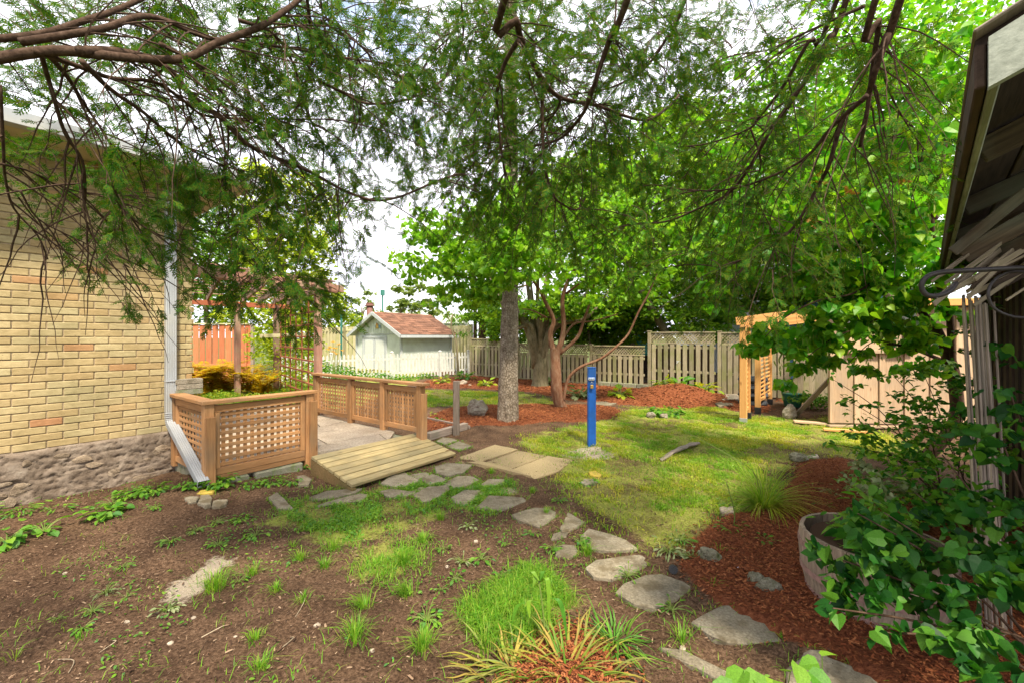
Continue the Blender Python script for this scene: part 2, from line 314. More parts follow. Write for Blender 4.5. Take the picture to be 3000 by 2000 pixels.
c_ = mixc(nt_, sr_.outputs[0], c_, (0.10, 0.07, 0.045)); wv_ = nd(nt_, 'ShaderNodeNewGeometry'); ws_ = tex(nt_, scale=2.2, vec=wv_.outputs['Position'], Detail=6, Roughness=.6); wr_ = ramp(nt_, [(0.74, 0.73, 0.68), (1.08, 1.07, 1.08)], [.34, .60]); nt_.links.new(ws_.outputs[0], wr_.inputs[0]); c_ = mixc(nt_, 1.0, c_, wr_.outputs[0], 'MULTIPLY')
nt_.links.new(c_, b_.inputs['Base Color']); bump(nt_, b_, n_.outputs[0], 0.6, 0.004)

# barrel staves: pale wood, straight up and down
W_BARREL = wood('barrel_stave_wood', (0.15, 0.11, 0.08), (0.38, 0.30, 0.22), (0.16, 0.10, 0.08), 0.5, False, 0.9, 0.2, (45, 45, 3))

# ------------------------------------------------------------------ mesh helpers
class MB:
    def __init__(s): s.v = []; s.f = []
    def add(s, vs, fs):
        k = len(s.v); s.v += [tuple(p) for p in vs]; s.f += [tuple(i + k for i in f) for f in fs]; return s
    def box(s, c, size, ax=None, ch=0.0):
        ax = ax or (Vector((1, 0, 0)), Vector((0, 1, 0)), UP); c = Vector(c); h = [q / 2 for q in size]
        vs, fs = boxgeo(size, ch)
        return s.add([c + ax[0] * p[0] + ax[1] * p[1] + ax[2] * p[2] for p in vs], fs)
    def prism(s, poly, z0, z1, ch=0.0):
        n = len(poly); P = [Vector((p[0], p[1], 0)) for p in poly]
        if sum(P[i].x * P[(i + 1) % n].y - P[(i + 1) % n].x * P[i].y for i in range(n)) < 0: P.reverse()
        c = sum(P, Vector()) / n
        lo = [Vector((p.x, p.y, z0)) for p in P]; mid = [Vector((p.x, p.y, z1 - ch)) for p in P]
        top = [Vector((p.x, p.y, z1)) + (Vector((c.x, c.y, z1)) - Vector((p.x, p.y, z1))).normalized() * ch for p in P]
        vs = lo + mid + top; fs = []
        for i in range(n):
            j = (i + 1) % n; fs += [(i, j, n + j, n + i), (n + i, n + j, 2 * n + j, 2 * n + i)]
        fs.append(tuple(2 * n + i for i in range(n))); fs.append(tuple(reversed(range(n))))
        return s.add(vs, fs)
    def tube(s, path, r, n=6, cap=True):
        P = [Vector(p) for p in path]; m = len(P)
        R = r if isinstance(r, (list, tuple)) else [r] * m
        if len(R) == 2 and m != 2: R = [R[0] + (R[1] - R[0]) * i / (m - 1) for i in range(m)]
        vs = []; a = None
        for i in range(m):
            t = (P[min(i + 1, m - 1)] - P[max(i - 1, 0)]).normalized()
            if a is None: a = t.cross(UP if abs(t.z) < 0.9 else Vector((1, 0, 0))).normalized()
            a = (a - t * a.dot(t)); a = a.normalized() if a.length > 1e-6 else t.orthogonal().normalized()
            b = t.cross(a)
            vs += [P[i] + (a * math.cos(2 * math.pi * k / n) + b * math.sin(2 * math.pi * k / n)) * R[i] for k in range(n)]
        fs = [(i * n + k, i * n + (k + 1) % n, (i + 1) * n + (k + 1) % n, (i + 1) * n + k) for i in range(m - 1) for k in range(n)]
        if cap: fs += [tuple(reversed(range(n))), tuple((m - 1) * n + k for k in range(n))]
        return s.add(vs, fs)
    def build(s, name, mat, parent=None, smooth=False, world_origin=True, **props):
        V = [Vector(p) for p in s.v]
        lo = Vector([min(p[i] for p in V) for i in range(3)]); hi = Vector([max(p[i] for p in V) for i in range(3)])
        c = Vector(((lo.x + hi.x) / 2, (lo.y + hi.y) / 2, lo.z))
        me = D.meshes.new(name); me.from_pydata([p - c for p in V], [], s.f); me.update()
        if smooth: me.polygons.foreach_set('use_smooth', [True] * len(me.polygons))
        me.materials.append(mat)
        return place(name, me, c, None, parent, **props)
def wpos(o):
    p = Vector(o.location)
    while o.parent: o = o.parent; p = p + Vector(o.location)
    return p
def place(name, me, loc, rot=None, parent=None, scale=None, **props):
    o = D.objects.new(name, me); COL.objects.link(o)
    if parent is not None:
        if any(abs(a) > 1e-6 for a in parent.rotation_euler):
            q = parent.rotation_euler.to_matrix(); raise ValueError('rotated parent ' + parent.name)
        o.parent = parent; o.location = Vector(loc) - wpos(parent)
    else: o.location = loc
    if rot is not None: o.rotation_euler = rot.to_euler() if hasattr(rot, 'to_euler') else rot
    if scale is not None: o.scale = (scale,) * 3 if not hasattr(scale, '__len__') else scale
    for k, v in props.items(): o[k] = v
    return o
def thing(name, label, cat, loc, group=None):
    o = D.objects.new(name, None); COL.objects.link(o); o.location = loc; o.empty_display_size = 0.1
    o['label'] = label; o['category'] = cat
    if group: o['group'] = group
    return o
def tag(o, label, cat, group=None):
    o['label'] = label; o['category'] = cat
    if group: o['group'] = group
    return o
def boxgeo(size, ch=0.0):
    x, y, z = (q / 2 for q in size)
    if ch <= 0:
        vs = [(sx * x, sy * y, sz * z) for sz in (-1, 1) for sy in (-1, 1) for sx in (-1, 1)]
        return vs, [(0, 2, 3, 1), (4, 5, 7, 6), (0, 1, 5, 4), (2, 6, 7, 3), (0, 4, 6, 2), (1, 3, 7, 5)]
    ch = min(ch, 0.45 * min(size)); vs = []; idx = {}
    for sx in (-1, 1):
        for sy in (-1, 1):
            for sz in (-1, 1):
                for a in range(3):
                    p = [sx * (x - ch), sy * (y - ch), sz * (z - ch)]; p[a] = (sx * x, sy * y, sz * z)[a]
                    idx[(sx, sy, sz, a)] = len(vs); vs.append(tuple(p))
    fs = []
    I = lambda sx, sy, sz, a: idx[(sx, sy, sz, a)]
    for s in (-1, 1):
        fs.append([I(s, -1, -1, 0), I(s, 1, -1, 0), I(s, 1, 1, 0), I(s, -1, 1, 0)][::s])
        fs.append([I(-1, s, -1, 1), I(1, s, -1, 1), I(1, s, 1, 1), I(-1, s, 1, 1)][::-s])
        fs.append([I(-1, -1, s, 2), I(1, -1, s, 2), I(1, 1, s, 2), I(-1, 1, s, 2)][::s])
    for sa in (-1, 1):
        for sb in (-1, 1):
            for e in (lambda t: (t, sa, sb), lambda t: (sa, t, sb), lambda t: (sa, sb, t)):
                pass
            q = sa * sb
            fs.append([I(-1, sa, sb, 1), I(1, sa, sb, 1), I(1, sa, sb, 2), I(-1, sa, sb, 2)][::q])
            fs.append([I(sa, -1, sb, 0), I(sa, 1, sb, 0), I(sa, 1, sb, 2), I(sa, -1, sb, 2)][::-q])
            fs.append([I(sa, sb, -1, 0), I(sa, sb, 1, 0), I(sa, sb, 1, 1), I(sa, sb, -1, 1)][::q])
            for sc in (-1, 1):
                fs.append([I(sa, sb, sc, 0), I(sa, sb, sc, 1), I(sa, sb, sc, 2)][::sa * sb * sc])
    return vs, [tuple(f) for f in fs]
_BOX = {}
def frame(xdir, up=UP):
    x = Vector(xdir).normalized(); z = Vector(up); z = (z - x * z.dot(x))
    z = z.normalized() if z.length > 1e-5 else x.orthogonal().normalized()
    y = z.cross(x); return Matrix((x, y, z)).transposed()
def bar(name, a, b, wy, wz, mat, parent=None, up=UP, ch=0.004, **props):
    "a board from a to b: wy wide across, wz thick along up"
    a = Vector(a); b = Vector(b); l = (b - a).length
    key = (round(l, 3), round(wy, 4), round(wz, 4), round(ch, 4), mat.name)
    if key not in _BOX:
        me = D.meshes.new(name); vs, fs = boxgeo((l, wy, wz), ch); me.from_pydata(vs, [], fs); me.update(); me.materials.append(mat); _BOX[key] = me
    return place(name, _BOX[key], (a + b) / 2, frame(b - a, up), parent, **props)
def smooth_path(P, k=4):
    P = [Vector(p) for p in P]; out = []
    for i in range(len(P) - 1):
        p0, p1, p2, p3 = P[max(i - 1, 0)], P[i], P[i + 1], P[min(i + 2, len(P) - 1)]
        for j in range(k):
            t = j / k
            out.append(0.5 * ((2 * p1) + (p2 - p0) * t + (2 * p0 - 5 * p1 + 4 * p2 - p3) * t * t + (3 * p1 - p0 - 3 * p2 + p3) * t ** 3))
    out.append(P[-1]); return out

# big scattered meshes, from numpy
def np_mesh(name, V, Fs, mat):
    "V (n,3); Fs (m,k) faces all of k corners"
    me = D.meshes.new(name); n = len(V); m_, k = Fs.shape
    me.vertices.add(n); me.vertices.foreach_set('co', V.astype(np.float32).ravel())
    me.loops.add(m_ * k); me.loops.foreach_set('vertex_index', Fs.astype(np.int32).ravel())
    me.polygons.add(m_); me.polygons.foreach_set('loop_start', np.arange(0, m_ * k, k, dtype=np.int32))
    try: me.polygons.foreach_set('loop_total', np.full(m_, k, dtype=np.int32))
    except Exception: pass
    me.materials.append(mat); me.update(calc_edges=True); me.validate(); return me
def scatter(tv, tf, pos, rot, scl):
    "copies of a template: (tv, tf) at pos with rotation matrices rot and scale scl"
    tv = np.asarray(tv, float); tf = np.asarray(tf, int); n = len(pos)
    scl = np.asarray(scl, float); scl = scl[:, None, None] if scl.ndim == 1 else scl[:, None, :]
    V = np.einsum('nij,nvj->nvi', rot, tv[None] * scl) + pos[:, None, :]
    Fs = tf[None] + (np.arange(n) * len(tv))[:, None, None]
    return V.reshape(-1, 3), Fs.reshape(-1, tf.shape[1])
def np_obj(name, V, Fs, mat, parent=None, **props):
    c = V.mean(0); c[2] = V[:, 2].min()
    return place(name, np_mesh(name, V - c, Fs, mat), Vector(c), None, parent, **props)
def rots(xdir, ndir):
    "rotation matrices with x along xdir and z near ndir (rows of n x 3)"
    x = xdir / np.linalg.norm(xdir, axis=1, keepdims=True)
    z = ndir - x * (ndir * x).sum(1, keepdims=True); z /= np.maximum(np.linalg.norm(z, axis=1, keepdims=True), 1e-6)
    y = np.cross(z, x); return np.stack([x, y, z], axis=2)

# leaf templates: x runs from stalk to tip, unit length
def leaf_tpl(kind):
    if kind == 'heart':
        o = [(0, 0), (-0.10, 0.26), (0.12, 0.47), (0.42, 0.44), (0.75, 0.22), (1, 0)]
    elif kind == 'oval':
        o = [(0, 0), (0.12, 0.16), (0.38, 0.27), (0.7, 0.19), (1, 0)]
    elif kind == 'lance':
        o = [(0, 0), (0.2, 0.09), (0.5, 0.12), (0.8, 0.07), (1, 0)]
    elif kind == 'wide':
        o = [(0, 0), (0.04, 0.28), (0.3, 0.42), (0.62, 0.34), (1, 0)]
    zz = lambda x, y: 0.32 * abs(y) - 0.16 * x * x
    spine = [(0.0, 0), (0.35, 0), (0.7, 0), (1, 0)]
    v = [(x, 0, zz(x, 0)) for x, _ in spine]; n = len(spine); up = []; dn = []
    for x, y in o[1:-1]: up.append(len(v)); v.append((x, y, zz(x, y)))
    for x, y in o[1:-1]: dn.append(len(v)); v.append((x, -y, zz(x, y)))
    f = []
    for S, flip in ((up, 0), (dn, 1)):
        ring = [0] + S + [3]
        mids = []
        for q in ring:
            xq = v[q][0]; mids.append(0 if xq < 0.18 else 1 if xq < 0.55 else 2 if xq < 0.9 else 3)
        for i in range(len(ring) - 1):
            a, b_ = ring[i], ring[i + 1]; ma, mb = mids[i], mids[i + 1]
            if a != ma and b_ != a: f.append((ma, b_, a) if flip else (ma, a, b_))
            if ma != mb and b_ != mb: f.append((ma, mb, b_) if flip else (ma, b_, mb))
    return np.array(v), np.array(f)
TPL = {k: leaf_tpl(k) for k in ('heart', 'oval', 'lance', 'wide')}
TPL['quad'] = (np.array([(0, 0, 0), (0.45, 0.3, 0.06), (1, 0, -0.08), (0.45, -0.3, 0.06)]), np.array([(0, 1, 2), (0, 2, 3)]))
_LM = {}
def foliage(parent, kind, pos, rot, scl, mat, n_parts=300, name='leaf', rest='foliage'):
    "the leaves that show largest as parts, the rest joined as one part of kind stuff"
    pos = np.asarray(pos, float); tv, tf = TPL[kind]; N = len(pos)
    px = pos[:, 0] / np.maximum(pos[:, 1], .3) * F + 1500; py = HY - (pos[:, 2] - EYE) / np.maximum(pos[:, 1], .3) * F
    size = scl / np.maximum(pos[:, 1], .3); vis = (px > -20) & (px < 3020) & (py > -20) & (py < 2020) & (pos[:, 1] > 0.2)
    order = np.argsort(-(size * (1 + 5 * vis))); k = min(n_parts, N)
    if k:
        key = (kind, mat.name)
        if key not in _LM:
            me = D.meshes.new(name); me.from_pydata([tuple(p) for p in tv], [], [tuple(int(i) for i in f) for f in tf]); me.update(); me.materials.append(mat); _LM[key] = me
        for i in order[:k]:
            place(name, _LM[key], Vector(pos[i]), Matrix(rot[i].tolist()), parent, float(scl[i]))
    if N > k:
        r = order[k:]; V, Fs = scatter(tv, tf, pos[r], rot[r], scl[r]); np_obj(rest, V, Fs, mat, parent, kind='stuff')

# ------------------------------------------------------------------ the lie of the land
def sstep(a, b, x):
    t = np.clip((x - a) / (b - a), 0, 1); return t * t * (3 - 2 * t)
def height(x, y):
    x = np.asarray(x, float); y = np.asarray(y, float)
    h = 0.018 * np.sin(x * 1.9 + 0.7) * np.cos(y * 1.6) + 0.010 * np.sin(x * 5.3 + y * 3.1) + 0.006 * np.sin(x * 11 - y * 9.3)
    h = h + 0.09 * np.exp(-((x + 3.25) ** 2 + (y - 4.35) ** 2) / 0.35)
    h = h + 0.30 * np.exp(-((x - 4.2) ** 2 / 0.8 + (y - 10.9) ** 2 / 0.30))
    h = h + 0.10 * np.exp(-((x - 3.2) ** 2 / 2.0 + (y - 11.4) ** 2 / 0.5))
    h = h + 0.14 * sstep(-4.3, -5.2, x) * sstep(8.2, 9.0, y)
    h = h + 0.05 * np.exp(-((x - 0.1) ** 2 / 1.2 + (y - 7.7) ** 2 / 0.5))
    return h
def hz(x, y): return float(height(x, y))
def G(px, py):
    p = gnd(px, py); 
    for _ in range(3): p = gnd(px, py, hz(p.x, p.y))
    return p
def wpoly(pts): return [(gnd(*p).x, gnd(*p).y) for p in pts]
def inside(poly, x, y):
    x = np.asarray(x); y = np.asarray(y); r = np.zeros(x.shape, bool); n = len(poly)
    for i in range(n):
        x1, y1 = poly[i]; x2, y2 = poly[(i + 1) % n]
        if y1 == y2: continue
        r ^= ((y1 > y) != (y2 > y)) & (x < (x2 - x1) * (y - y1) / (y2 - y1) + x1)
    return r
def sdist(poly, x, y):
    d = np.full(np.shape(x), 1e9); n = len(poly)
    for i in range(n):
        ax, ay = poly[i]; bx, by = poly[(i + 1) % n]; ex, ey = bx - ax, by - ay
        t = np.clip(((x - ax) * ex + (y - ay) * ey) / max(ex * ex + ey * ey, 1e-9), 0, 1)
        d = np.minimum(d, np.hypot(x - ax - t * ex, y - ay - t * ey))
    return np.where(inside(poly, x, y), d, -d)

MULCH = [wpoly(p) for p in (
    [(1236, 1262), (1245, 1222), (1330, 1196), (1440, 1188), (1530, 1184), (1600, 1183), (1700, 1188), (1800, 1196), (1818, 1206), (1790, 1222), (1700, 1238), (1600, 1246), (1510, 1253), (1390, 1252), (1300, 1258)],
    [(1238, 1136), (1240, 1118), (1300, 1110), (1390, 1098), (1750, 1126), (1900, 1138), (2165, 1142), (2165, 1184), (2090, 1192), (2000, 1194), (1880, 1190), (1760, 1182), (1660, 1172), (1560, 1152), (1440, 1140), (1330, 1138)],
    [(2105, 1196), (2160, 1180), (2260, 1188), (2250, 1206), (2160, 1204)],
    [(2345, 1342), (2480, 1346), (2560, 1450), (3200, 1500), (3600, 2000), (3000, 2300), (2600, 2060), (2420, 1915), (2240, 1855), (2120, 1790), (2052, 1735), (1995, 1650), (2035, 1578), (2130, 1500), (2270, 1486), (2325, 1400)],
    [(1480, 2000), (1540, 1900), (1600, 1845), (1700, 1830), (1790, 1900), (1830, 1990), (1800, 2100), (1500, 2100)],
    [(2260, 1160), (2400, 1150), (2420, 1172), (2300, 1180)])]
GRASS = [wpoly(p) for p in (
    [(1850, 1196), (2100, 1186), (2180, 1216), (2420, 1224), (2560, 1262), (2700, 1330), (2440, 1338), (2330, 1345), (2300, 1400), (2180, 1492), (2120, 1500), (1990, 1580), (1890, 1600), (1850, 1560), (1760, 1520), (1700, 1455), (1640, 1395), (1660, 1342), (1600, 1335), (1540, 1300), (1530, 1288), (1610, 1266), (1750, 1240)],
    [(1236, 1192), (1238, 1140), (1330, 1142), (1440, 1146), (1560, 1158), (1630, 1180), (1500, 1182), (1330, 1190)],
    [(790, 1530), (880, 1478), (1020, 1462), (1240, 1462), (1275, 1500), (1180, 1545), (1050, 1580), (880, 1560)],
    [(1375, 1790), (1430, 1760), (1510, 1690), (1610, 1670), (1640, 1740), (1600, 1810), (1520, 1860), (1420, 1850)],
    [(562, 1175), (700, 1150), (930, 1140), (935, 1190), (860, 1212), (700, 1205), (590, 1200)],
    [(1060, 1660), (1110, 1570), (1220, 1590), (1230, 1650), (1130, 1700)],
    [(950, 1440), (1330, 1400), (1500, 1420), (1430, 1500), (1200, 1460)])]
DUST = [wpoly(p) for p in ([(470, 1800), (500, 1720), (640, 1620), (660, 1640), (560, 1760)], [(1640, 1330), (1730, 1300), (1830, 1330), (1740, 1345)], [(1340, 1400), (1500, 1440), (1360, 1440)])]

def mask(polys, x, y, soft=0.22):
    m = np.zeros(np.shape(x))
    for p in polys: m = np.maximum(m, np.clip(0.5 + sdist(p, x, y) / soft, 0, 1))
    return m
SS = [
 ([Bc(1030,500),Bc(1110,425),Bc(1200,428),Bc(1350,442),Bc(1338,466),Bc(1185,522)], 'pale stepping stone just in front of the four gravelly pavers'),
 ([Bc(1250,550),Bc(1390,505),Bc(1480,510),Bc(1552,548),Bc(1470,600),Bc(1420,627),Bc(1290,577)], 'five-sided grey stepping stone between the pale stone and the small triangular one'),
 ([Bc(1600,540),Bc(1704,602),Bc(1625,647),Bc(1560,662),Bc(1548,636)], 'small triangular stepping stone pointing at the blue post'),
 ([Bc(1495,695),Bc(1505,664),Bc(1560,645),Bc(1600,652),Bc(1585,682)], 'tiny stone sliver beside the triangular stepping stone'),
 ([Bc(1720,640),Bc(1860,675),Bc(1960,715),Bc(2025,765),Bc(1850,778),Bc(1740,767),Bc(1670,692)], 'pointed grey stepping stone at the edge of the lawn'),
 ([Bc(1520,738),Bc(1560,725),Bc(1640,730),Bc(1662,768),Bc(1640,795),Bc(1590,806),Bc(1520,790)], 'small rounded stepping stone left of the pointed lawn-edge stone'),
 ([Cc(30,868),Cc(90,822),Cc(240,800),Cc(400,788),Cc(420,850),Cc(330,902),Cc(200,936),Cc(80,920)], 'half buried tan stepping stone with a weed in its corner'),
 ([Cc(215,1010),Cc(260,960),Cc(400,905),Cc(500,900),Cc(640,950),Cc(702,992),Cc(600,1062),Cc(450,1107),Cc(330,1080)], 'broad cracked stepping stone next to the black cap'),
 ([Cc(680,1200),Cc(740,1160),Cc(830,1115),Cc(890,1090),Cc(1010,1150),Cc(1140,1200),Cc(1250,1332),Cc(1130,1337),Cc(900,1325),Cc(780,1270)], 'largest clean grey stepping stone in front of the barrel planter'),
 ([Cc(1260,1500),Cc(1350,1430),Cc(1370,1380),Cc(1470,1385),Cc(1520,1430),Cc(1700,1500),Cc(1870,1570),Cc(1900,1700),Cc(1250,1700)], 'stepping stone cut by the bottom of the picture below the barrel planter'),
 ([Cc(480,1330),Cc(620,1345),Cc(700,1380),Cc(900,1480),Cc(960,1522),Cc(900,1560),Cc(700,1445),Cc(560,1382)], 'long narrow stone edging the daylily bed'),
 ([Bc(450,350),Bc(520,300),Bc(600,287),Bc(692,335),Bc(640,356),Bc(600,374),Bc(520,370)], 'grey flagstone against the left end of the ramp foot'),
 ([Bc(610,300),Bc(720,281),Bc(800,300),Bc(868,330),Bc(750,360),Bc(700,332)], 'square grey flagstone at the middle of the ramp foot'),
 ([Bc(780,250),Bc(860,226),Bc(1018,236),Bc(960,281),Bc(860,305),Bc(790,290)], 'dark grey flagstone touching the gravelly pavers'),
 ([Bc(830,352),Bc(920,303),Bc(1010,302),Bc(1056,325),Bc(970,370),Bc(885,378)], 'pale flagstone between the ramp and the gravelly pavers'),
 ([Bc(1060,360),Bc(1110,327),Bc(1210,327),Bc(1213,356),Bc(1150,374),Bc(1090,374)], 'small worn flagstone at the corner of the gravelly pavers'),
 ([Bc(880,430),Bc(960,385),Bc(1070,386),Bc(1020,450),Bc(960,485),Bc(900,462)], 'darkest blue grey flagstone beside the weedy grass'),
 ([Bc(645,420),Bc(740,370),Bc(860,360),Bc(876,386),Bc(800,440),Bc(710,470)], 'flagstone with grass growing over its left side'),
 ([Bc(432,396),Bc(520,377),Bc(640,395),Bc(700,367),Bc(732,376),Bc(620,424),Bc(500,430)], 'low flat flagstone dusted with sawdust near the ramp'),
 ([Bc(50,480),Bc(180,437),Bc(330,402),Bc(378,411),Bc(330,450),Bc(180,470),Bc(70,490)], 'long thin flagstone left of the ramp corner nearest the soil'),
 ([Bc(0,430),Bc(120,387),Bc(270,376),Bc(338,372),Bc(300,394),Bc(150,438),Bc(20,450)], 'flagstone tucked under the low corner of the ramp'),
 ([Bc(790,100),Bc(830,76),Bc(900,85),Bc(920,95),Bc(850,123)], 'small square stone by the timber edging'),
 ([Bc(856,126),Bc(930,97),Bc(1010,125),Bc(940,154),Bc(882,140)], 'mossy square stone between the timber edging and the gravelly pavers'),
 ([(785,1466),(811,1450),(835,1470),(858,1497),(816,1499)], 'tilted tan stone lying alone on the soil'),
 ([(870,1402),(893,1399),(914,1410),(905,1426),(874,1427)], 'small flat stone beside the post at the ramp'),
 ([(538,1480),(556,1476),(584,1477),(575,1491),(552,1496)], 'left of the three splash stones under the downspout'),
 ([(578,1493),(588,1470),(612,1467),(622,1476),(618,1494),(600,1500)], 'middle of the three splash stones under the downspout'),
 ([(620,1494),(624,1476),(668,1474),(664,1485),(645,1495)], 'right of the three splash stones under the downspout'),
]
AGG = [[Bc(915,195),Bc(1150,112),Bc(1290,140),Bc(1062,216)],[Bc(1072,220),Bc(1297,143),Bc(1465,174),Bc(1245,258)],[Bc(1252,262),Bc(1474,178),Bc(1632,203),Bc(1540,270),Bc(1392,322)]]
STONE_POLYS = [wpoly(p) for p, _ in SS] + [wpoly(p) for p in AGG]
# ================================================================== GROUND
def build_ground():
    ys = [0.45]
    while ys[-1] < 21: ys.append(ys[-1] * 1.011 + 0.004)
    ys = np.array(ys); xs = np.arange(-11, 11.01, 0.06)
    X, Y = np.meshgrid(xs, ys); H = height(X, Y)
    mm = mask(MULCH, X, Y, 0.3); H = H + 0.03 * sstep(0.4, 0.8, mm)
    for p_ in STONE_POLYS: H = H - 0.022 * (sdist(p_, X, Y) > 0.012)
    H = H + 0.006 * RNG.standard_normal(X.shape) * (Y < 9)
    edge = np.minimum.reduce([(X + 11) / 1.0, (11 - X) / 1.0, (21 - Y) / 1.0, np.clip(Y - .45, 0, 1) * 5])
    H = np.where(edge < 1, H * np.clip(edge, 0, 1), H)
    V = np.stack([X, Y, H], -1).reshape(-1, 3); ny, nx = X.shape
    i = (np.arange(ny - 1)[:, None] * nx + np.arange(nx - 1)[None]).ravel()
    Fs = np.stack([i, i + 1, i + nx + 1, i + nx], 1)
    m, nt, b = base_mat('ground_cover', 0.95, 0.12)
    me = np_mesh('ground', V, Fs, m)
    at_ = me.color_attributes.new('cover', 'FLOAT_COLOR', 'POINT')
    c = np.ones((len(V), 4), np.float32)
    c[:, 0] = mm.ravel(); c[:, 1] = mask(GRASS, X, Y, 0.5).ravel(); c[:, 2] = mask(DUST, X, Y, 0.3).ravel()
    far = sstep(8.5, 10, Y) * sstep(-3.2, -3.6, X); c[:, 1] = np.maximum(c[:, 1], far.ravel() * 0.7)
    at_.data.foreach_set('color', c.ravel())
    me.polygons.foreach_set('use_smooth', [True] * len(me.polygons))
    a = nd(nt, 'ShaderNodeAttribute', attribute_name='cover'); sp = nd(nt, 'ShaderNodeSeparateColor'); nt.links.new(a.outputs['Color'], sp.inputs[0])
    v = objvec(nt, shift=False)
    nb = tex(nt, scale=2.2, vec=v, Detail=8, Roughness=0.65)
    fine = tex(nt, scale=55, vec=v, Detail=6, Roughness=0.75)
    crumb = tex(nt, 'ShaderNodeTexVoronoi', 70, v)
    soil = ramp(nt, [(0.030, 0.018, 0.011), (0.088, 0.052, 0.032), (0.165, 0.103, 0.066), (0.26, 0.18, 0.125)], [0.30, 0.46, 0.60, 0.74]); nt.links.new(fine.outputs[0], soil.inputs[0])
    big = ramp(nt, [(0.62, 0.58, 0.56), (1.45, 1.42, 1.38)], [0.35, 0.65]); nt.links.new(nb.outputs[0], big.inputs[0])
    soilc = mixc(nt, 1.0, soil.outputs[0], big.outputs[0], 'MULTIPLY')
    spk = ramp(nt, [(1, 1, 1), (0, 0, 0)], [0.10, 0.16]); nt.links.new(crumb.outputs['Distance'], spk.inputs[0])
    cc = nd(nt, 'ShaderNodeSeparateColor'); nt.links.new(crumb.outputs['Color'], cc.inputs[0])
    gt = nd(nt, 'ShaderNodeMath', operation='GREATER_THAN'); gt.inputs[1].default_value = 0.82; nt.links.new(cc.outputs[0], gt.inputs[0])
    mu = nd(nt, 'ShaderNodeMath', operation='MULTIPLY'); nt.links.new(gt.outputs[0], mu.inputs[0]); nt.links.new(spk.outputs[0], mu.inputs[1])
    soilc = mixc(nt, mu.outputs[0], soilc, (0.33, 0.26, 0.18))
    mul = ramp(nt, [(0.055, 0.015, 0.008), (0.15, 0.045, 0.02), (0.27, 0.09, 0.04), (0.36, 0.15, 0.07)], [0.30, 0.45, 0.58, 0.72])
    mv = objvec(nt, (1, 2.4, 1), shift=False); mf = tex(nt, scale=38, vec=mv, Detail=5, Roughness=0.8); nt.links.new(mf.outputs[0], mul.inputs[0])
    gr = ramp(nt, [(0.12, 0.12, 0.035), (0.24, 0.26, 0.05), (0.33, 0.34, 0.08), (0.42, 0.36, 0.18)], [0.3, 0.46, 0.6, 0.74]); nt.links.new(fine.outputs[0], gr.inputs[0])
    def edge_of(ch, amt):
        s = nd(nt, 'ShaderNodeMath', operation='MULTIPLY_ADD'); s.inputs[1].default_value = amt; s.inputs[2].default_value = -amt / 2
        nt.links.new(nb.outputs[0], s.inputs[0]); f = nd(nt, 'ShaderNodeMath', operation='MULTIPLY_ADD'); f.inputs[1].default_value = 0.35; nt.links.new(fine.outputs[0], f.inputs[0])
        nt.links.new(s.outputs[0], f.inputs[2]); ad = nd(nt, 'ShaderNodeMath', operation='ADD'); nt.links.new(f.outputs[0], ad.inputs[0]); nt.links.new(sp.outputs[ch], ad.inputs[1])
        r = ramp(nt, [(0, 0, 0), (1, 1, 1)], [0.56, 0.80] if ch == 1 else [0.60, 0.72]); nt.links.new(ad.outputs[0], r.inputs[0]); return r.outputs[0]
    thin = tex(nt, scale=1.1, vec=v, Detail=6, Roughness=.7); tr_ = ramp(nt, [(0.15, 0.15, 0.15), (1, 1, 1)], [0.40, 0.56]); nt.links.new(thin.outputs[0], tr_.inputs[0])
    gm = nd(nt, 'ShaderNodeMath', operation='MULTIPLY'); nt.links.new(edge_of(1, 1.9), gm.inputs[0]); nt.links.new(tr_.outputs[0], gm.inputs[1])
    col = mixc(nt, gm.outputs[0], soilc, gr.outputs[0])
    col = mixc(nt, edge_of(0, 0.5), col, mul.outputs[0])
    col = mixc(nt, edge_of(2, 1.6), col, (0.40, 0.33, 0.26))
    nt.links.new(col, b.inputs['Base Color'])
    ad = nd(nt, 'ShaderNodeMath', operation='ADD'); nt.links.new(fine.outputs[0], ad.inputs[0]); nt.links.new(mf.outputs[0], ad.inputs[1])
    bump(nt, b, ad.outputs[0], 0.9, 0.02)
    g = D.objects.new('ground', me); COL.objects.link(g); g['kind'] = 'structure'
    # the land further off: one wide sheet
    R = 900; s = MB(); z = -0.06
    s.add([(-R, -R, z), (R, -R, z), (R, R, z), (-R, R, z)], [(0, 1, 2, 3)])
    m2, nt2, b2 = base_mat('far_ground', 0.95, 0.1); n2_ = tex(nt2, scale=3, vec=objvec(nt2, shift=False), Detail=8)
    r2_ = ramp(nt2, [(0.05, 0.06, 0.02), (0.12, 0.15, 0.04)], [0.35, 0.65]); nt2.links.new(n2_.outputs[0], r2_.inputs[0]); nt2.links.new(r2_.outputs[0], b2.inputs['Base Color'])
    s.build('far_ground', m2, kind='structure')
build_ground()

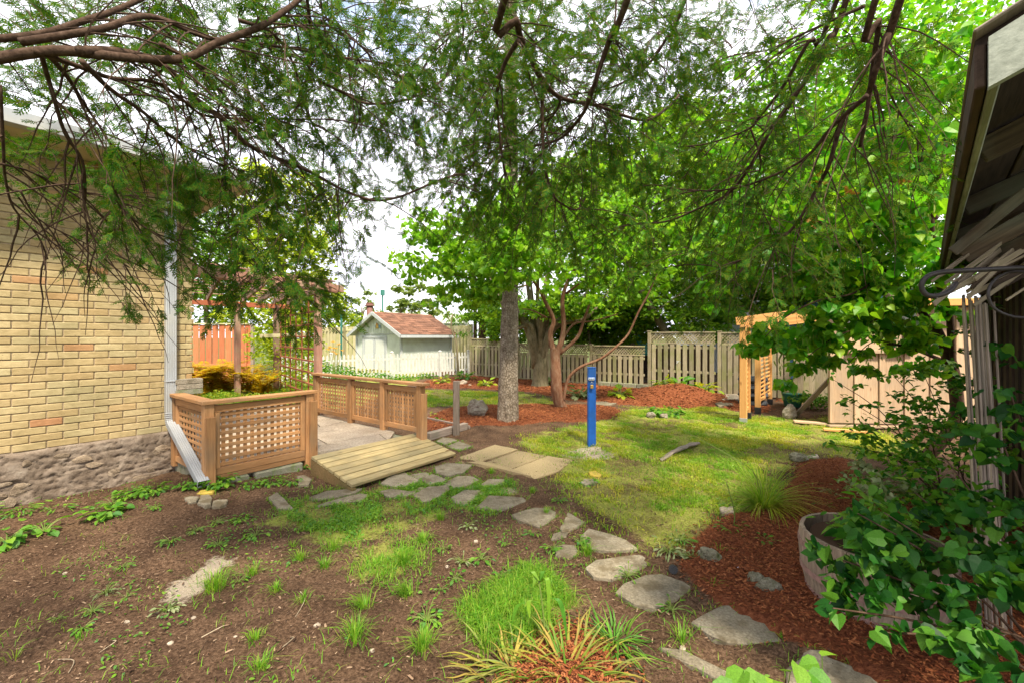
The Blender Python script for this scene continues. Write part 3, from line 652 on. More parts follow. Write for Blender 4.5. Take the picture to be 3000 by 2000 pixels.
# ================================================================== BRICK HOUSE
W0 = Vector((-4.66, 3.92, 0)); NW = Vector((0.7955, -0.606, 0)); S_END = 1.455; S_BEG = -1.35
def wp(s, z, out=0.0): return W0 + U1 * s + NW * out + UP * z
house = thing('brick_house', 'buff yellow brick house wall on a rubble stone foundation beside the lattice railing', 'house', wp(S_END, 0))
b = MB()
A_, B_ = wp(S_BEG, 0, -0.001), wp(S_END - 0.02, 0, -0.001)
Cc_, Dc_ = B_ + U2 * 7, A_ + U2 * 7
b.prism([A_, B_, Cc_, Dc_], 0.0, 3.42); b.build('wall', M_MORTAR, house)
bricks = []; P_ = 0.0712; Z0 = 0.486
for i in range(41):
    z = Z0 + (i + 0.5) * P_
    off = 0.063 + (0.111 if i % 2 else 0.0); s = off - 0.222 * 7
    while s < S_END:
        a = max(s + 0.0045, S_BEG); e = min(s + 0.222 - 0.0045, S_END)
        if e - a > 0.045: bricks.append((a, e, z))
        s += 0.222
def bscore(t):
    p = wp((t[0] + t[1]) / 2, t[2]); px = p.x / p.y * F + 1500; py = HY - (t[2] - EYE) / p.y * F
    return (0 if px > 0 else 3) + (t[2] > 2.25) * 2 + t[2] * .1 - (px / 3000)
bricks.sort(key=bscore)
rest = MB(); _bm = {}
for k, (a, e, z) in enumerate(bricks):
    l = e - a; hgt = 0.060 + random.uniform(-.002, .001)
    if k < 300:
        ax = frame(U1)
        key = round(l, 2)
        if key not in _bm:
            me = D.meshes.new('brick'); vs, fs = boxgeo((l, 0.05, 0.0635), 0.005)
            me.from_pydata(vs, [], fs); me.update(); me.materials.append(M_BRICK); _bm[key] = me
        rr = frame(U1 + Vector((0, 0, random.uniform(-.006, .006))))
        place('brick', _bm[key], wp((a + e) / 2, z + random.uniform(-.0015, .0015), -0.0165 + random.uniform(-.003, .003)), rr, house)
    else:
        rest.box(wp((a + e) / 2, z, -0.014 + random.uniform(-.003, .003)), (l, 0.05, hgt), (U1, -NW, UP), 0.004)
for i in range(41):      # the wall round the corner
    z = Z0 + (i + 0.5) * P_; s = 0.006 + (0.0 if i % 2 else 0.111)
    while s < 6.5:
        rest.box(B_ + U2 * (s + 0.105) + U1 * 0.014 + UP * z, (0.21, 0.05, 0.06), (U2, U1, UP), 0.0); s += 0.222
rest.build('brickwork', M_BRICK, house, kind='stuff')

# rubble foundation: a rough parged face with stones standing proud
def fnoise(s, z):
    p = Vector((s * 3.1, z * 7.0, 1.7)); n = noise.fractal(Vector((s * 4.0, z * 5.5, 1.7)), 0.55, 2.1, 6)
    r = abs(noise.noise(Vector((s * 5.5 + n, z * 13.0, 4.0))))
    return 0.020 * n - 0.035 * max(0, 0.12 - r) / 0.12
nu, nv = 170, 40; f = MB(); vs = []
for j in range(nv + 1):
    for i in range(nu + 1):
        s = S_BEG + (S_END - S_BEG + 0.02) * i / nu; z = -0.12 + (0.12 + Z0 + 0.004 + 0.02 * noise.noise(Vector((s * 3, 9, 2)))) * j / nv
        vs.append(wp(s, z, (0.045 if j < nv else 0.0) + fnoise(s, z) * (0.6 if j < nv else 0.1)))
f.add(vs, [(j * (nu + 1) + i, j * (nu + 1) + i + 1, (j + 1) * (nu + 1) + i + 1, (j + 1) * (nu + 1) + i) for j in range(nv) for i in range(nu)])
f.build('foundation', M_FOUND, house, smooth=True)
rnd = random.Random(5)
for k in range(26):
    s = rnd.uniform(-0.9, 1.40); z = rnd.uniform(0.02, 0.44); a = rnd.uniform(0.04, 0.11); c = rnd.uniform(0.02, 0.05); n = rnd.randint(5, 7)
    q = MB(); th0 = rnd.uniform(0, 6); ring = []
    for i in range(n):
        th = th0 + i * 2 * math.pi / n; rr = rnd.uniform(0.75, 1.1); ring.append((s + a * rr * rnd.uniform(.7, 1.15) * math.cos(th), z + c * rr * rnd.uniform(.8, 1.2) * math.sin(th)))
    d1 = 0.046 + rnd.uniform(0.0, 0.007)
    v = [wp(x, y, 0.03) for x, y in ring] + [wp(s + (x - s) * .86, z + (y - z) * .8, d1 + rnd.uniform(-.006, .006)) for x, y in ring] + [wp(s, z, d1 + 0.006)]
    fs = [(i, (i + 1) % n, n + (i + 1) % n, n + i) for i in range(n)] + [(n + i, n + (i + 1) % n, 2 * n) for i in range(n)]
    q.add(v, fs); q.build('stone', M_FSTONE, house)

# eave: cream soffit, gutter, roof
EZ = 3.34; OV = 0.5
so = MB(); so.prism([wp(S_BEG, 0, -0.1), wp(S_END + OV, 0, -0.1), wp(S_END + OV, 0, OV), wp(S_BEG, 0, OV)], EZ, EZ + 0.025); so.build('soffit', M_SOFFIT, house)
so = MB(); q = wp(S_END + OV, 0, -0.1); so.prism([wp(S_END, 0, -0.1), q, q + U2 * 7, wp(S_END, 0, -0.1) + U2 * 7], EZ + 0.002, EZ + 0.027); so.build('soffit', M_SOFFIT, house)
bar('gutter', wp(S_BEG, EZ + 0.05, OV + 0.06), wp(S_END + OV + .06, EZ + 0.05, OV + 0.06), 0.11, 0.12, M_WHITE, house)
rf = MB(); a, b2, c, d = wp(S_BEG, EZ + .1, OV + .1), wp(S_END + OV, EZ + .1, OV + .1), wp(S_END - 2.5, EZ + .55, -3.2), wp(S_BEG, EZ + .55, -3.2)
e = q + U2 * 7 + UP * (EZ + .1) + NW * 0; rf.add([a, b2, c, d, e - Vector((0, 0, 0)), c + U2 * 3], [(0, 1, 2, 3), (1, 4, 5, 2)]); rf.build('roof', W_GREY, house)

# downspout with its elbow and the leg that runs out over the soil
ds = MB(); sX = 1.235
def profile_tube(mb, path, wdir, w_, d_):
    "corrugated oblong pipe along path; wdir is across"
    P = [Vector(p) for p in path]; prof = []
    n = 6
    for i in range(n): 
        x = -w_ / 2 + w_ * i / (n - 1); prof += [(x - .003, d_ / 2 - .004), (x + .003, d_ / 2)]
    prof = [(x, d_ / 2 - (0.0 if k % 2 else 0.005)) for k, x in enumerate(np.linspace(-w_ / 2, w_ / 2, 11))] + [(x, -d_ / 2 + (0.0 if k % 2 else 0.004)) for k, x in enumerate(np.linspace(w_ / 2, -w_ / 2, 11))]
    m_ = len(prof); vs = []
    for i in range(len(P)):
        t = (P[min(i + 1, len(P) - 1)] - P[max(i - 1, 0)]).normalized(); a = Vector(wdir); nn = a.cross(t).normalized()
        vs += [P[i] + a * x + nn * y for x, y in prof]
    fs = [(i * m_ + k, i * m_ + (k + 1) % m_, (i + 1) * m_ + (k + 1) % m_, (i + 1) * m_ + k) for i in range(len(P) - 1) for k in range(m_)]
    mb.add(vs, fs)
top = wp(sX, EZ, 0.06); kz = 0.60
endp = Vector((-2.99, 4.17, 0.135)); el = wp(sX, kz, 0.06)
path = [top, wp(sX, 1.3, 0.06), wp(sX, kz + .12, 0.06), wp(sX, kz + .03, 0.07), el + (endp - el) * .05 + UP * .0, el + (endp - el) * .12, endp]
profile_tube(ds, path[:3], U1, 0.098, 0.075); profile_tube(ds, path[2:], U1, 0.094, 0.071)
dso = ds.build('downspout', M_WHITE, house)
for k in range(7):
    t = k / 6; c0 = wp(sX, kz + .10 - .13 * t, 0.062 + 0.06 * t * t)
    bar('crimp', c0 - U1 * 0.051, c0 + U1 * 0.051, 0.082, 0.006, M_WHITE, dso, up=UP, ch=0.002)
bar('strap', wp(sX, 1.06, 0.062) - U1 * .052, wp(sX, 1.06, 0.062) + U1 * .052, 0.084, 0.012, M_WHITE, dso, ch=0.002)
# grey brick ledge at the corner
for k, (z, mt) in enumerate(((0.925, M_CONC), (0.985, M_ROCK), (1.045, M_ROCK))):
    q = bar('ledge_brick', wp(1.27 + .01 * (k % 2), z, 0.055), wp(1.53, z, 0.055), 0.13, 0.056, mt, house)

# ================================================================== LATTICE RAILINGS
C0 = Vector((-3.04, 4.30, 0)); RR = Vector((-2.42, 5.11, 0)); WE = C0 + U2 * 1.02
rail = thing('lattice_railing', 'short cedar lattice railing with a corner post between the downspout and the ramp', 'railing', C0 + UP * 0.1)
dirF = (RR - C0).normalized(); nF = Vector((dirF.y, -dirF.x, 0)); nR = U1 * -1
def post(p, z0, z1, w_, parent, mat=W_CEDAR, name='post', yaw=U1):
    return bar(name, Vector((p.x, p.y, z0)), Vector((p.x, p.y, z1)), w_, w_, mat, parent, up=yaw, ch=0.005)
post(C0, 0.08, 0.885, 0.088, rail); post(RR, -0.03, 0.885, 0.088, rail); post(WE - U2 * .05, 0.1, 0.885, 0.088, rail)
bar('post', C0 + nF * .062 + dirF * .0 + UP * .10, C0 + nF * .062 + UP * .76, 0.088, 0.036, W_CEDAR, rail, up=nF)
bar('post', RR + nF * .062 + dirF * .03 + UP * -.02, RR + nF * .062 + dirF * .03 + UP * .80, 0.088, 0.036, W_CEDAR, rail, up=nF)
bar('top_rail', C0 - dirF * .07 + UP * .903, RR + dirF * .08 + UP * .903, 0.135, 0.036, W_CEDAR, rail)
bar('top_rail', C0 + U2 * .072 + UP * .903, WE + UP * .903, 0.135, 0.036, W_CEDAR, rail)
def lattice(parent, a, b, z0, z1, n, nh, nv, frontH=True, mat=W_CEDAR, sw=0.036, th=0.010, framed=True, fm=None):
    fm = fm or mat; d = (b - a); L_ = d.length; d = d.normalized(); n = n.normalized()
    if framed:
        bar('frame_rail', a + UP * (z0 - .03), b + UP * (z0 - .03), 0.05, 0.07, fm, parent); bar('frame_rail', a + UP * (z1 + .03), b + UP * (z1 + .03), 0.05, 0.07, fm, parent)
        bar('frame_rail', a + d * .025 + UP * (z0 + .006), a + d * .025 + UP * (z1 - .006), 0.05, 0.05, fm, parent, up=n); bar('frame_rail', b - d * .025 + UP * (z0 + .006), b - d * .025 + UP * (z1 - .006), 0.05, 0.05, fm, parent, up=n)
        a = a + d * .052; b = b - d * .052; L_ -= .104
    s = th / 2 if frontH else -th / 2
    for i in range(nh):
        z = z0 + (z1 - z0) * (i + 0.5) / nh + random.uniform(-.002, .002); bar('slat', a + n * s + UP * z, b + n * s + UP * z, th, sw, mat, parent, ch=0.002)
    for i in range(nv):
        p = a + d * (L_ * (i + 0.5) / nv + random.uniform(-.002, .002)) - n * s
        bar('slat', p + UP * (z0 + .001), p + UP * (z1 - .001), sw, th, mat, parent, up=n, ch=0.002)
lattice(rail, C0 + dirF * .05, RR - dirF * .05, 0.225, 0.80, nF, 9, 12)
bar('kick_board', C0 + dirF * .05 + UP * .132, RR - dirF * .05 + UP * .132, 0.045, 0.05, W_CEDAR, rail)
lattice(rail, C0 + U2 * .05, WE - U2 * .10, 0.225, 0.80, -U1, 9, 8, sw=.032, th=.006)

F0 = Vector((-1.244, 5.87, 0)); dB = Vector((-0.7955, 0.606, 0)); FL = 2.74; F3 = F0 + dB * FL
rail2 = thing('lattice_railing', 'long cedar railing of three lattice panels along the far side of the patio', 'railing', F0 + UP * .19)
fr = [0.0, 0.39, 0.70, 1.0]; nB = U1 * -1
ps = [F0 + dB * FL * t for t in (0.0, 0.30, 0.61, 1.0)]
for i, p in enumerate(ps): post(p, 0.13, 0.895, 0.088, rail2)
bar('post', F0 - dB * .064 + UP * .06, F0 - dB * .064 + UP * .79, 0.088, 0.036, W_CEDAR, rail2, up=dB)
bar('top_rail', F0 - dB * .11 + UP * .915, F3 + dB * .06 + UP * .915, 0.135, 0.036, W_CEDAR, rail2)
for i in range(3):
    a, b2 = ps[i] + dB * .046, ps[i + 1] - dB * .046
    lattice(rail2, a, b2, 0.32, 0.80, nB, 8, (9, 9, 10)[i] + 1, frontH=False, sw=0.030)

# ================================================================== PATIO, RAMP
PZ = 0.195
R_TL, R_TR, R_FL, R_FR = Vector((-2.25, 4.85, 0)), Vector((-1.365, 6.01, 0)), Vector((-1.6, 4.36, 0)), Vector((-0.73, 5.53, 0))
pat = [(C0.x - nF.x * .07, C0.y - nF.y * .07), (RR.x - nF.x * .08, RR.y - nF.y * .08), (RR.x + .07, RR.y - .02), (R_TL.x, R_TL.y), (R_TR.x, R_TR.y), (F0.x + .03, F0.y + .0), (F3.x, F3.y + .05), (-4.15, 8.6), (-5.3, 8.9), (-6.0, 7.9), (-3.8, 5.1), (WE.x, WE.y)]
base = MB(); base.prism(pat, -0.03, PZ - 0.045); bo = base.build('patio', M_CONC, kind='structure')
rp_ = random.Random(11); nS = 5.6
# crazy paving: a jittered grid of quads in (U1, U2) space, some merged
cells = {}
step = 0.62
def jit(i, j):
    r = random.Random(i * 733 + j * 131 + 5); p = Vector((-2.3, 4.7, 0)) + U1 * (i * step + r.uniform(-.17, .17)) + U2 * (j * step * .9 + r.uniform(-.15, .15)); return p
def clip_in(poly):
    c = sum((Vector(p) for p in poly), Vector()) / len(poly)
    return c
for i in range(-8, 9):
    for j in range(-5, 8):
        q = [jit(i, j), jit(i + 1, j), jit(i + 1, j + 1), jit(i, j + 1)]
        if (i * 3 + j * 5) % 7 == 0: q.insert(2, (q[1] + q[2]) / 2 + U1 * .07)
        # clip to the patio outline (Sutherland-Hodgman against each convex piece would do; the outline is near enough convex at its seen edges)
        ins = [bool(inside(pat, np.array(p.x), np.array(p.y))) for p in q]
        if not any(ins): continue
        P2 = []
        for a in range(len(q)):
            b3 = (a + 1) % len(q)
            if ins[a]: P2.append(q[a])
            if ins[a] != ins[b3]:
                lo, hi = (q[a], q[b3]) if ins[a] else (q[b3], q[a])
                for _ in range(14):
                    mid = (lo + hi) / 2
                    if bool(inside(pat, np.array(mid.x), np.array(mid.y))): lo = mid
                    else: hi = mid
                P2.append(lo)
        if len(P2) < 3: continue
        c = sum(P2, Vector()) / len(P2); P2 = [c + (p - c) * (1 - 0.012 / max((p - c).length, .05)) for p in P2]
        area = abs(sum(P2[k].x * P2[(k + 1) % len(P2)].y - P2[(k + 1) % len(P2)].x * P2[k].y for k in range(len(P2)))) / 2
        if area < 0.02: continue
        z1 = PZ + rp_.uniform(-.004, .004); s = MB(); s.prism(P2, PZ - 0.05, z1, 0.006); s.build('flagstone', M_PATIO, bo)
ramp_ = thing('wooden_ramp', 'pale wooden plank ramp sloping from the patio down to the stepping stones', 'ramp', (R_FL + R_TR) / 2)
npl = 7
for k in range(npl):
    def rpnt(t, side, dz=0):
        a, b_ = (R_FL, R_TL) if side == 0 else (R_FR, R_TR); p = a + (b_ - a) * t; z = 0.045 + (PZ + .01 - 0.045) * t; return Vector((p.x, p.y, z + dz))
    t0, t1 = k / npl + .011, (k + 1) / npl - .011; tm = (t0 + t1) / 2
    up_ = (rpnt(1, 0) - rpnt(0, 0)).cross(U1).normalized(); up_ = up_ if up_.z > 0 else -up_
    a, b_ = rpnt(tm, 0), rpnt(tm, 1); wd = (rpnt(t1, 0) - rpnt(t0, 0)).length
    bar('plank', a - U1 * .02, b_ + U1 * .02, wd, 0.036, W_RAMP, ramp_, up=up_, ch=0.005)
for side, q in ((0, U1 * .0), (1, U1 * -.0)):
    a, b_ = (R_FL, R_TL) if side == 0 else (R_FR, R_TR)
    s = MB(); off = (U1 * -0.02, U1 * 0.02) if side == 0 else (U1 * -0.02, U1 * 0.02)
    v = []
    for o_ in off:
        v += [a + o_ + UP * -.01, b_ + o_ + UP * -.01, b_ + o_ + UP * (PZ - .012), a + o_ + UP * .022]
    s.add(v, [(0, 1, 2, 3), (7, 6, 5, 4), (0, 4, 5, 1), (1, 5, 6, 2), (2, 6, 7, 3), (3, 7, 4, 0)]); s.build('side_board', W_RAMPSIDE, ramp_)
bar('end_board', R_TL + UP * .08, R_TR + UP * .08, .03, .16, W_RAMPSIDE, ramp_)
# curb under the near railing: two old concrete pieces
a = C0 + dirF * .08 - nF * .01
for (t0, t1, z1, dz) in ((0.0, 0.36, 0.105, 0.02), (0.42, 0.93, 0.10, -0.04)):
    cb = bar('concrete_curb', C0 + dirF * t0 + nF * .0 + UP * (z1 - .07), C0 + dirF * t1 + UP * (z1 - .07), 0.12, 0.14, M_CONC, None, ch=0.012)
    tag(cb, 'mossy concrete curb block under the railing beside the ramp' if t0 else 'mossy concrete curb block under the railing corner post', 'curb')

# ================================================================== STEPPING STONES
def slab(name, pts, label, cat, mat, h=0.03, group=None, ch=0.008, sub=True):
    P = [gnd(*p) for p in pts]
    if sub:     # uneven edges
        Q = []; r = random.Random(int(pts[0][0] * 7 + pts[0][1]))
        for i in range(len(P)):
            a, b_ = P[i], P[(i + 1) % len(P)]; Q.append(a); k = max(1, int((b_ - a).length / 0.09)); nrm = Vector((b_.y - a.y, a.x - b_.x, 0)).normalized()
            for j in range(1, k): Q.append(a + (b_ - a) * (j / k) + nrm * r.uniform(-.006, .006))
        P = Q
    c = sum(P, Vector()) / len(P); z = hz(c.x, c.y); s = MB(); s.prism(P, z - 0.03, z + h, ch)
    o = s.build(name, mat); tag(o, label, cat, group); return o
for pts, lab in SS:
    slab('stepping_stone', pts, lab, 'stepping stone', M_FLAG, h=0.012 if pts[0][1] > 1500 else 0.016)
for pts, lab in (([Bc(915,195),Bc(1150,112),Bc(1290,140),Bc(1062,216)], 'gravelly concrete paver nearest the ramp'),
                 ([Bc(1072,220),Bc(1297,143),Bc(1465,174),Bc(1245,258)], 'gravelly concrete paver in the middle of the pad'),
                 ([Bc(1252,262),Bc(1474,178),Bc(1632,203),Bc(1540,270),Bc(1392,322)], 'gravelly concrete paver reaching out to the lawn'),
                 ([Bc(930,225),Bc(960,232),Bc(1060,222),Bc(1235,262),Bc(1370,318),Bc(1150,262)], 'thin gravelly paver strip along the front of the pad')):
    slab('aggregate_paver', pts, lab, 'paver', M_AGG, h=0.022, ch=0.006)
slab('white_stone', [Cc(852,505), Cc(870,500), Cc(900,508), Cc(935,498), Cc(942,535), Cc(895,538), Cc(860,525)], 'flat white stone at the edge of the mulch by the grass clump', 'stone', M_PATIO, 0.05, ch=.01)

# ================================================================== timber edging, posts
def bar_g(name, p1, p2, w_, h, mat, lab, cat, z=None):
    a, b_ = G(*p1), G(*p2); zz = h / 2; o = bar(name, a + UP * zz, b_ + UP * zz, w_, h, mat, None, ch=.006); return tag(o, lab, cat)
bar_g('edging_timber', (1252, 1289), (1365, 1256), 0.10, 0.11, W_GREY, 'weathered edging timber at the front of the mulch by the wooden post', 'timber')
bar_g('edging_board', (1240, 1228), (1376, 1256), 0.04, 0.06, W_GREY, 'thin pale edging board between the two mulch strips', 'board')
sp_ = Vector((-0.885, 6.84, 0))
o = bar('short_wooden_post', sp_, sp_ + UP * 0.86, 0.098, 0.07, W_GREY, None, up=Vector((0, -1, 0))); tag(o, 'short weathered wooden post standing alone at the mulch edge', 'post')

bp = G(1733, 1303); bp.z = hz(bp.x, bp.y)
blue = thing('blue_post', 'bright blue square post with a padlock standing on the lawn', 'post', bp)
bar('post_body', bp + UP * -.02, bp + UP * 1.115, 0.112, 0.10, M_BLUE, blue, up=Vector((0, -1, 0)), ch=0.006)
s = MB(); s.box(bp + UP * 1.122, (0.118, 0.106, 0.012), ch=.003); s.build('cap', M_BLUE, blue)
fp = bp + Vector((-0.012, -0.052, 0))
s = MB(); s.box(fp + UP * 0.968 + Vector((0, -.008, 0)), (0.092, 0.02, 0.034), ch=.004); s.build('hasp_plate', M_PLATE, blue)
s = MB(); s.box(fp + UP * 0.952 + Vector((0, -.012, 0)), (0.078, 0.012, 0.02), ch=.003)
hp = s.build('hasp', M_STEEL, blue)
for k in range(3):
    s = MB(); c = fp + UP * 0.974 + Vector((-.03 + .03 * k, -.0185, 0)); s.tube([c, c + Vector((0, -.006, 0))], 0.005, 8); s.build('screw', M_STEEL, blue)
lock = thing('padlock', 'brass padlock hanging from the blue post', 'padlock', fp + UP * .84 + Vector((0.002, -.03, 0)))
lc = fp + UP * 0.855 + Vector((0.002, -.032, 0))
s = MB(); s.box(lc, (0.042, 0.018, 0.050), ch=.005); s.build('lock_body', M_BRASS, lock)
s = MB(); s.tube([lc + Vector((-.013, 0, .02))] + [lc + Vector((-.013 * math.cos(t), 0, .055 + .014 * math.sin(t))) for t in np.linspace(0, math.pi, 8)] + [lc + Vector((.013, 0, .02))], 0.0038, 6); s.build('shackle', M_STEEL, lock, smooth=True)
s = MB(); s.box(bp + Vector((-.012, -.0515, .79)), (0.035, 0.003, 0.024)); s.build('sticker', M_BLUE, blue)

# ================================================================== FENCES
def board_fence(label, a, b_, h, n, mat, parent_name='wooden_fence', lat=0.0, z0=0.02, bw=0.11, backs=True, top_pointed=False, rails=(0.33,), group=None, post_ends=(1, 1), ph=0.03):
    t = thing(parent_name, label, 'fence', Vector((a.x, a.y, 0)), group)
    d = (b_ - a); L_ = d.length; d = d.normalized(); n_ = Vector((d.y, -d.x, 0)); n_ = n_ if n_.dot(Vector((0, -1, 0))) > 0 else -n_
    za, zb = hz(a.x, a.y), hz(b_.x, b_.y)
    if post_ends[0]: bar('post', a + UP * 0.0, a + UP * (h + ph), .09, .09, mat, t, up=n_); bar('post_cap', a + UP * (h + ph) - d * .055, a + UP * (h + ph) + d * .055, .11, .02, mat, t)
    if post_ends[1]: bar('post', b_ + UP * 0.0, b_ + UP * (h + ph), .09, .09, mat, t, up=n_); bar('post_cap', b_ + UP * (h + ph) - d * .055, b_ + UP * (h + ph) + d * .055, .11, .02, mat, t)
    bt = h - lat - (0.05 if lat else 0.0)
    A = a + d * .048; Bp = b_ - d * .048; Lb = (Bp - A).length
    for i in range(n):
        p = A + d * (Lb * (i + .5) / n) + n_ * .034
        bar('board', p + UP * (z0 + random.uniform(0, .02)), p + UP * (bt + random.uniform(-.004, .004)), bw, .016, mat, t, up=n_, ch=.002)
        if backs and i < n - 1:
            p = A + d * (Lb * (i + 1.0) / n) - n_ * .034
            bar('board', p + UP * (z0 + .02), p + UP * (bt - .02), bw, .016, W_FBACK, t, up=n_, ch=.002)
    for r in list(rails) + [0.93]:
        z = z0 + (bt - z0) * r; bar('rail', A + UP * z, Bp + UP * z, .038, .07, mat, t)
    if lat:
        zl0, zl1 = bt + .05, h - .03
        for z in (bt + .028, h - .012): bar('lattice_rail', A + UP * z, Bp + UP * z, .06, .036, mat, t)
        k = MB(); hh = zl1 - zl0; s = 0.0; sp = 0.088
        while s < Lb + hh:
            for sg, off in ((1, .006), (-1, -.006)):
                x0, x1 = (s - hh, s) if sg > 0 else (s, s - hh)
                zz0, zz1 = zl0, zl1
                if x0 < 0: f_ = (0 - x0) / (x1 - x0); x0 = 0; zz0 = zl0 + hh * f_
                if x1 < 0: f_ = (0 - x0) / (x1 - x0); zz1 = zl0 + (zz1 - zl0) * f_; x1 = 0
                if x1 > Lb: f_ = (Lb - x0) / (x1 - x0); zz1 = zz0 + (zz1 - zz0) * f_; x1 = Lb
                if x0 > Lb: f_ = (x0 - Lb) / (x0 - x1); zz0 = zz0 + (zz1 - zz0) * f_; x0 = Lb
                if abs(x1 - x0) > .02:
                    p, q = A + d * x0 + UP * zz0 + n_ * off, A + d * x1 + UP * zz1 + n_ * off; fr_ = frame(q - p, n_)
                    k.box((p + q) / 2, ((q - p).length, .030, .008), (fr_.col[0], fr_.col[1], fr_.col[2]))
            s += sp
        k.build('lattice_strips', mat, t, kind='stuff')
    return t
FA = Vector((-1.55, 17.1, 0)); FD = Vector((0.7981, -0.6025, 0))
def fp_(px):
    r = (px - 1500) / F; t = (r * FA.y - FA.x) / (FD.x - r * FD.y); return FA + FD * t
segs = [(1380, 1518, 1.50, 13, 0.26, 'leftmost weathered fence panel with lattice top meeting the picket fence'),
        (1518, 1622, 1.33, 8, 0.26, 'weathered fence panel with lattice top behind the spruce trunk'),
        (1622, 1732, 1.31, 8, 0.26, 'weathered fence panel with lattice top behind the reddish tree'),
        (1732, 1898, 1.29, 10, 0.26, 'lower weathered fence panel with lattice top behind the blue post')]
for x0, x1, h, n, lat, lab in segs: board_fence(lab, fp_(x0), fp_(x1) - FD * 0.05, h, n, W_FENCE, lat=lat, rails=(0.04, .42), post_ends=(1, 0))
segs = [(1903, 2108, 1.70, 10, 0.30, 'taller weathered fence panel with lattice top behind the mulch mound'),
        (2108, 2330, 1.68, 11, 0.30, 'taller weathered fence panel partly hidden by the new arbor'),
        (2330, 2570, 1.66, 12, 0.30, 'rightmost tall fence panel running behind the plank shed')]
for x0, x1, h, n, lat, lab in segs: board_fence(lab, fp_(x0), fp_(x1) - FD * .05, h, n, W_FENCE, lat=lat, bw=.115, rails=(.42,), post_ends=(1, 0))
# concrete blocks at the fence foot
for k, (x0, x1) in enumerate(((1752, 1784), (1787, 1820), (1823, 1860), (1862, 1894))):
    a, b_ = fp_(x0) - Vector((0.0, .16, 0)), fp_(x1) - Vector((0.0, .16, 0))
    o = bar('concrete_block', a + UP * .09, b_ + UP * .09, .10, .14, M_CONC, None, ch=.01)
    tag(o, ('leftmost', 'second from left', 'second from right', 'rightmost')[k] + ' concrete block in the row against the fence foot behind the blue post', 'block')

# white picket fence
PA, PB = Vector((-7.6, 13.8, 0)), Vector((-1.83, 18.0, 0)); pd = (PB - PA).normalized(); pn = Vector((pd.y, -pd.x, 0))
pk = thing('picket_fence', 'long white picket fence with pointed tops in front of the little shed', 'fence', PA)
def pint(px):
    r = (px - 1500) / F; return PA + pd * ((r * PA.y - PA.x) / (pd.x - r * pd.y))
pposts = [pint(870), pint(970), pint(1148), pint(1289), PB]
for p in pposts:
    bar('post', p - pn * .0, p + UP * 1.0, .09, .09, W_PICK, pk, up=pn)
    s = MB(); s.add([p + UP * 1.0 + (U1 * a + U2 * c) * .055 for a, c in ((-1, -1), (1, -1), (1, 1), (-1, 1))] + [p + UP * 1.045], [(0, 1, 4), (1, 2, 4), (2, 3, 4), (3, 0, 4), (3, 2, 1, 0)]); s.build('post_cap', W_PICK, pk)
LP = (PB - PA).length
for z in (0.22, 0.74): 
    for i in range(len(pposts) - 1): bar('rail', pposts[i] + UP * z + pd * .05, pposts[i + 1] + UP * z - pd * .05, .04, .075, W_PICK, pk)
pm = MB(); pw, pt, phh = .07, .018, .90
pm.add([(-pw/2, -pt/2, 0), (pw/2, -pt/2, 0), (pw/2, -pt/2, phh - .06), (0.012, -pt/2, phh), (-.012, -pt/2, phh), (-pw/2, -pt/2, phh - .06), (-pw/2, pt/2, 0), (pw/2, pt/2, 0), (pw/2, pt/2, phh - .06), (.012, pt/2, phh), (-.012, pt/2, phh), (-pw/2, pt/2, phh - .06)],
       [(0,1,2,3,4,5), (11,10,9,8,7,6), (0,6,7,1), (1,7,8,2), (2,8,9,3), (3,9,10,4), (4,10,11,5), (5,11,6,0)])
pme = D.meshes.new('picket'); pme.from_pydata(pm.v, [], pm.f); pme.update(); pme.materials.append(W_PICK)
n = int(LP / .138)
for i in range(n):
    p = PA + pd * (.06 + i * .138) + pn * .032 + UP * (.05 + random.uniform(-.01, .01))
    if min((p - q).xy.length for q in pposts) < .07: continue
    place('picket', pme, p, frame(pd + UP * random.uniform(-.01, .01)), pk)

# red fence beyond the pergola, privacy fence beyond the shed
a, b_ = Vector((-11.4, 13.4, 0.12)), Vector((-8.25, 13.6, 0.12))
rfn = thing('red_fence', 'red stained board fence behind the golden ferns', 'fence', a)
n = 16
for i in range(n):
    p = a + (b_ - a) * ((i + .5) / n); bar('board', p + UP * 0.0, p + UP * (1.82 + random.uniform(-.01, .01)), .178, .02, W_RED, rfn, up=Vector((0, -1, 0)))
bar('top_cap', a + UP * 1.85, b_ + UP * 1.85, .10, .035, W_PRIV, rfn); bar('rail', a + UP * .56 - Vector((0, .03, 0)), b_ + UP * .56 - Vector((0, .03, 0)), .04, .09, W_RED, rfn)
bar('post', b_ + UP * 0 + Vector((.06, -.02, 0)), b_ + UP * 1.84 + Vector((.06, -.02, 0)), .09, .09, W_GREY, rfn, up=Vector((0, -1, 0))); bar('post', b_ + Vector((-.12, -.07, 0)), b_ + UP * 1.75 + Vector((-.12, -.07, 0)), .06, .06, W_RED, rfn, up=Vector((0, -1, 0)))
def privacy(lab, a, b_, h, n):
    t = thing('privacy_fence', lab, 'fence', a); d = (b_ - a)
    for i in range(n):
        p = a + d * ((i + .5) / n); bar('board', p, p + UP * (h + random.uniform(-.02, .02)), d.length / n * .94, .02, W_PRIV, t, up=Vector((0, -1, 0)), ch=.002)
    for z in (.45, h - .18): bar('rail', a + UP * z - Vector((0, .03, 0)), b_ + UP * z - Vector((0, .03, 0)), .04, .09, W_PRIV, t)
    bar('post', a - Vector((0, .06, 0)), a - Vector((0, .06, 0)) + UP * (h + .05), .1, .1, W_PRIV, t); bar('post', b_ - Vector((0, .06, 0)), b_ - Vector((0, .06, 0)) + UP * (h + .05), .1, .1, W_PRIV, t)
privacy('tall pale fence left of the little shed', at(925, 1000, 22.0) * 1, at(1012, 1000, 23.0) * 1, 2.15, 10) if False else None
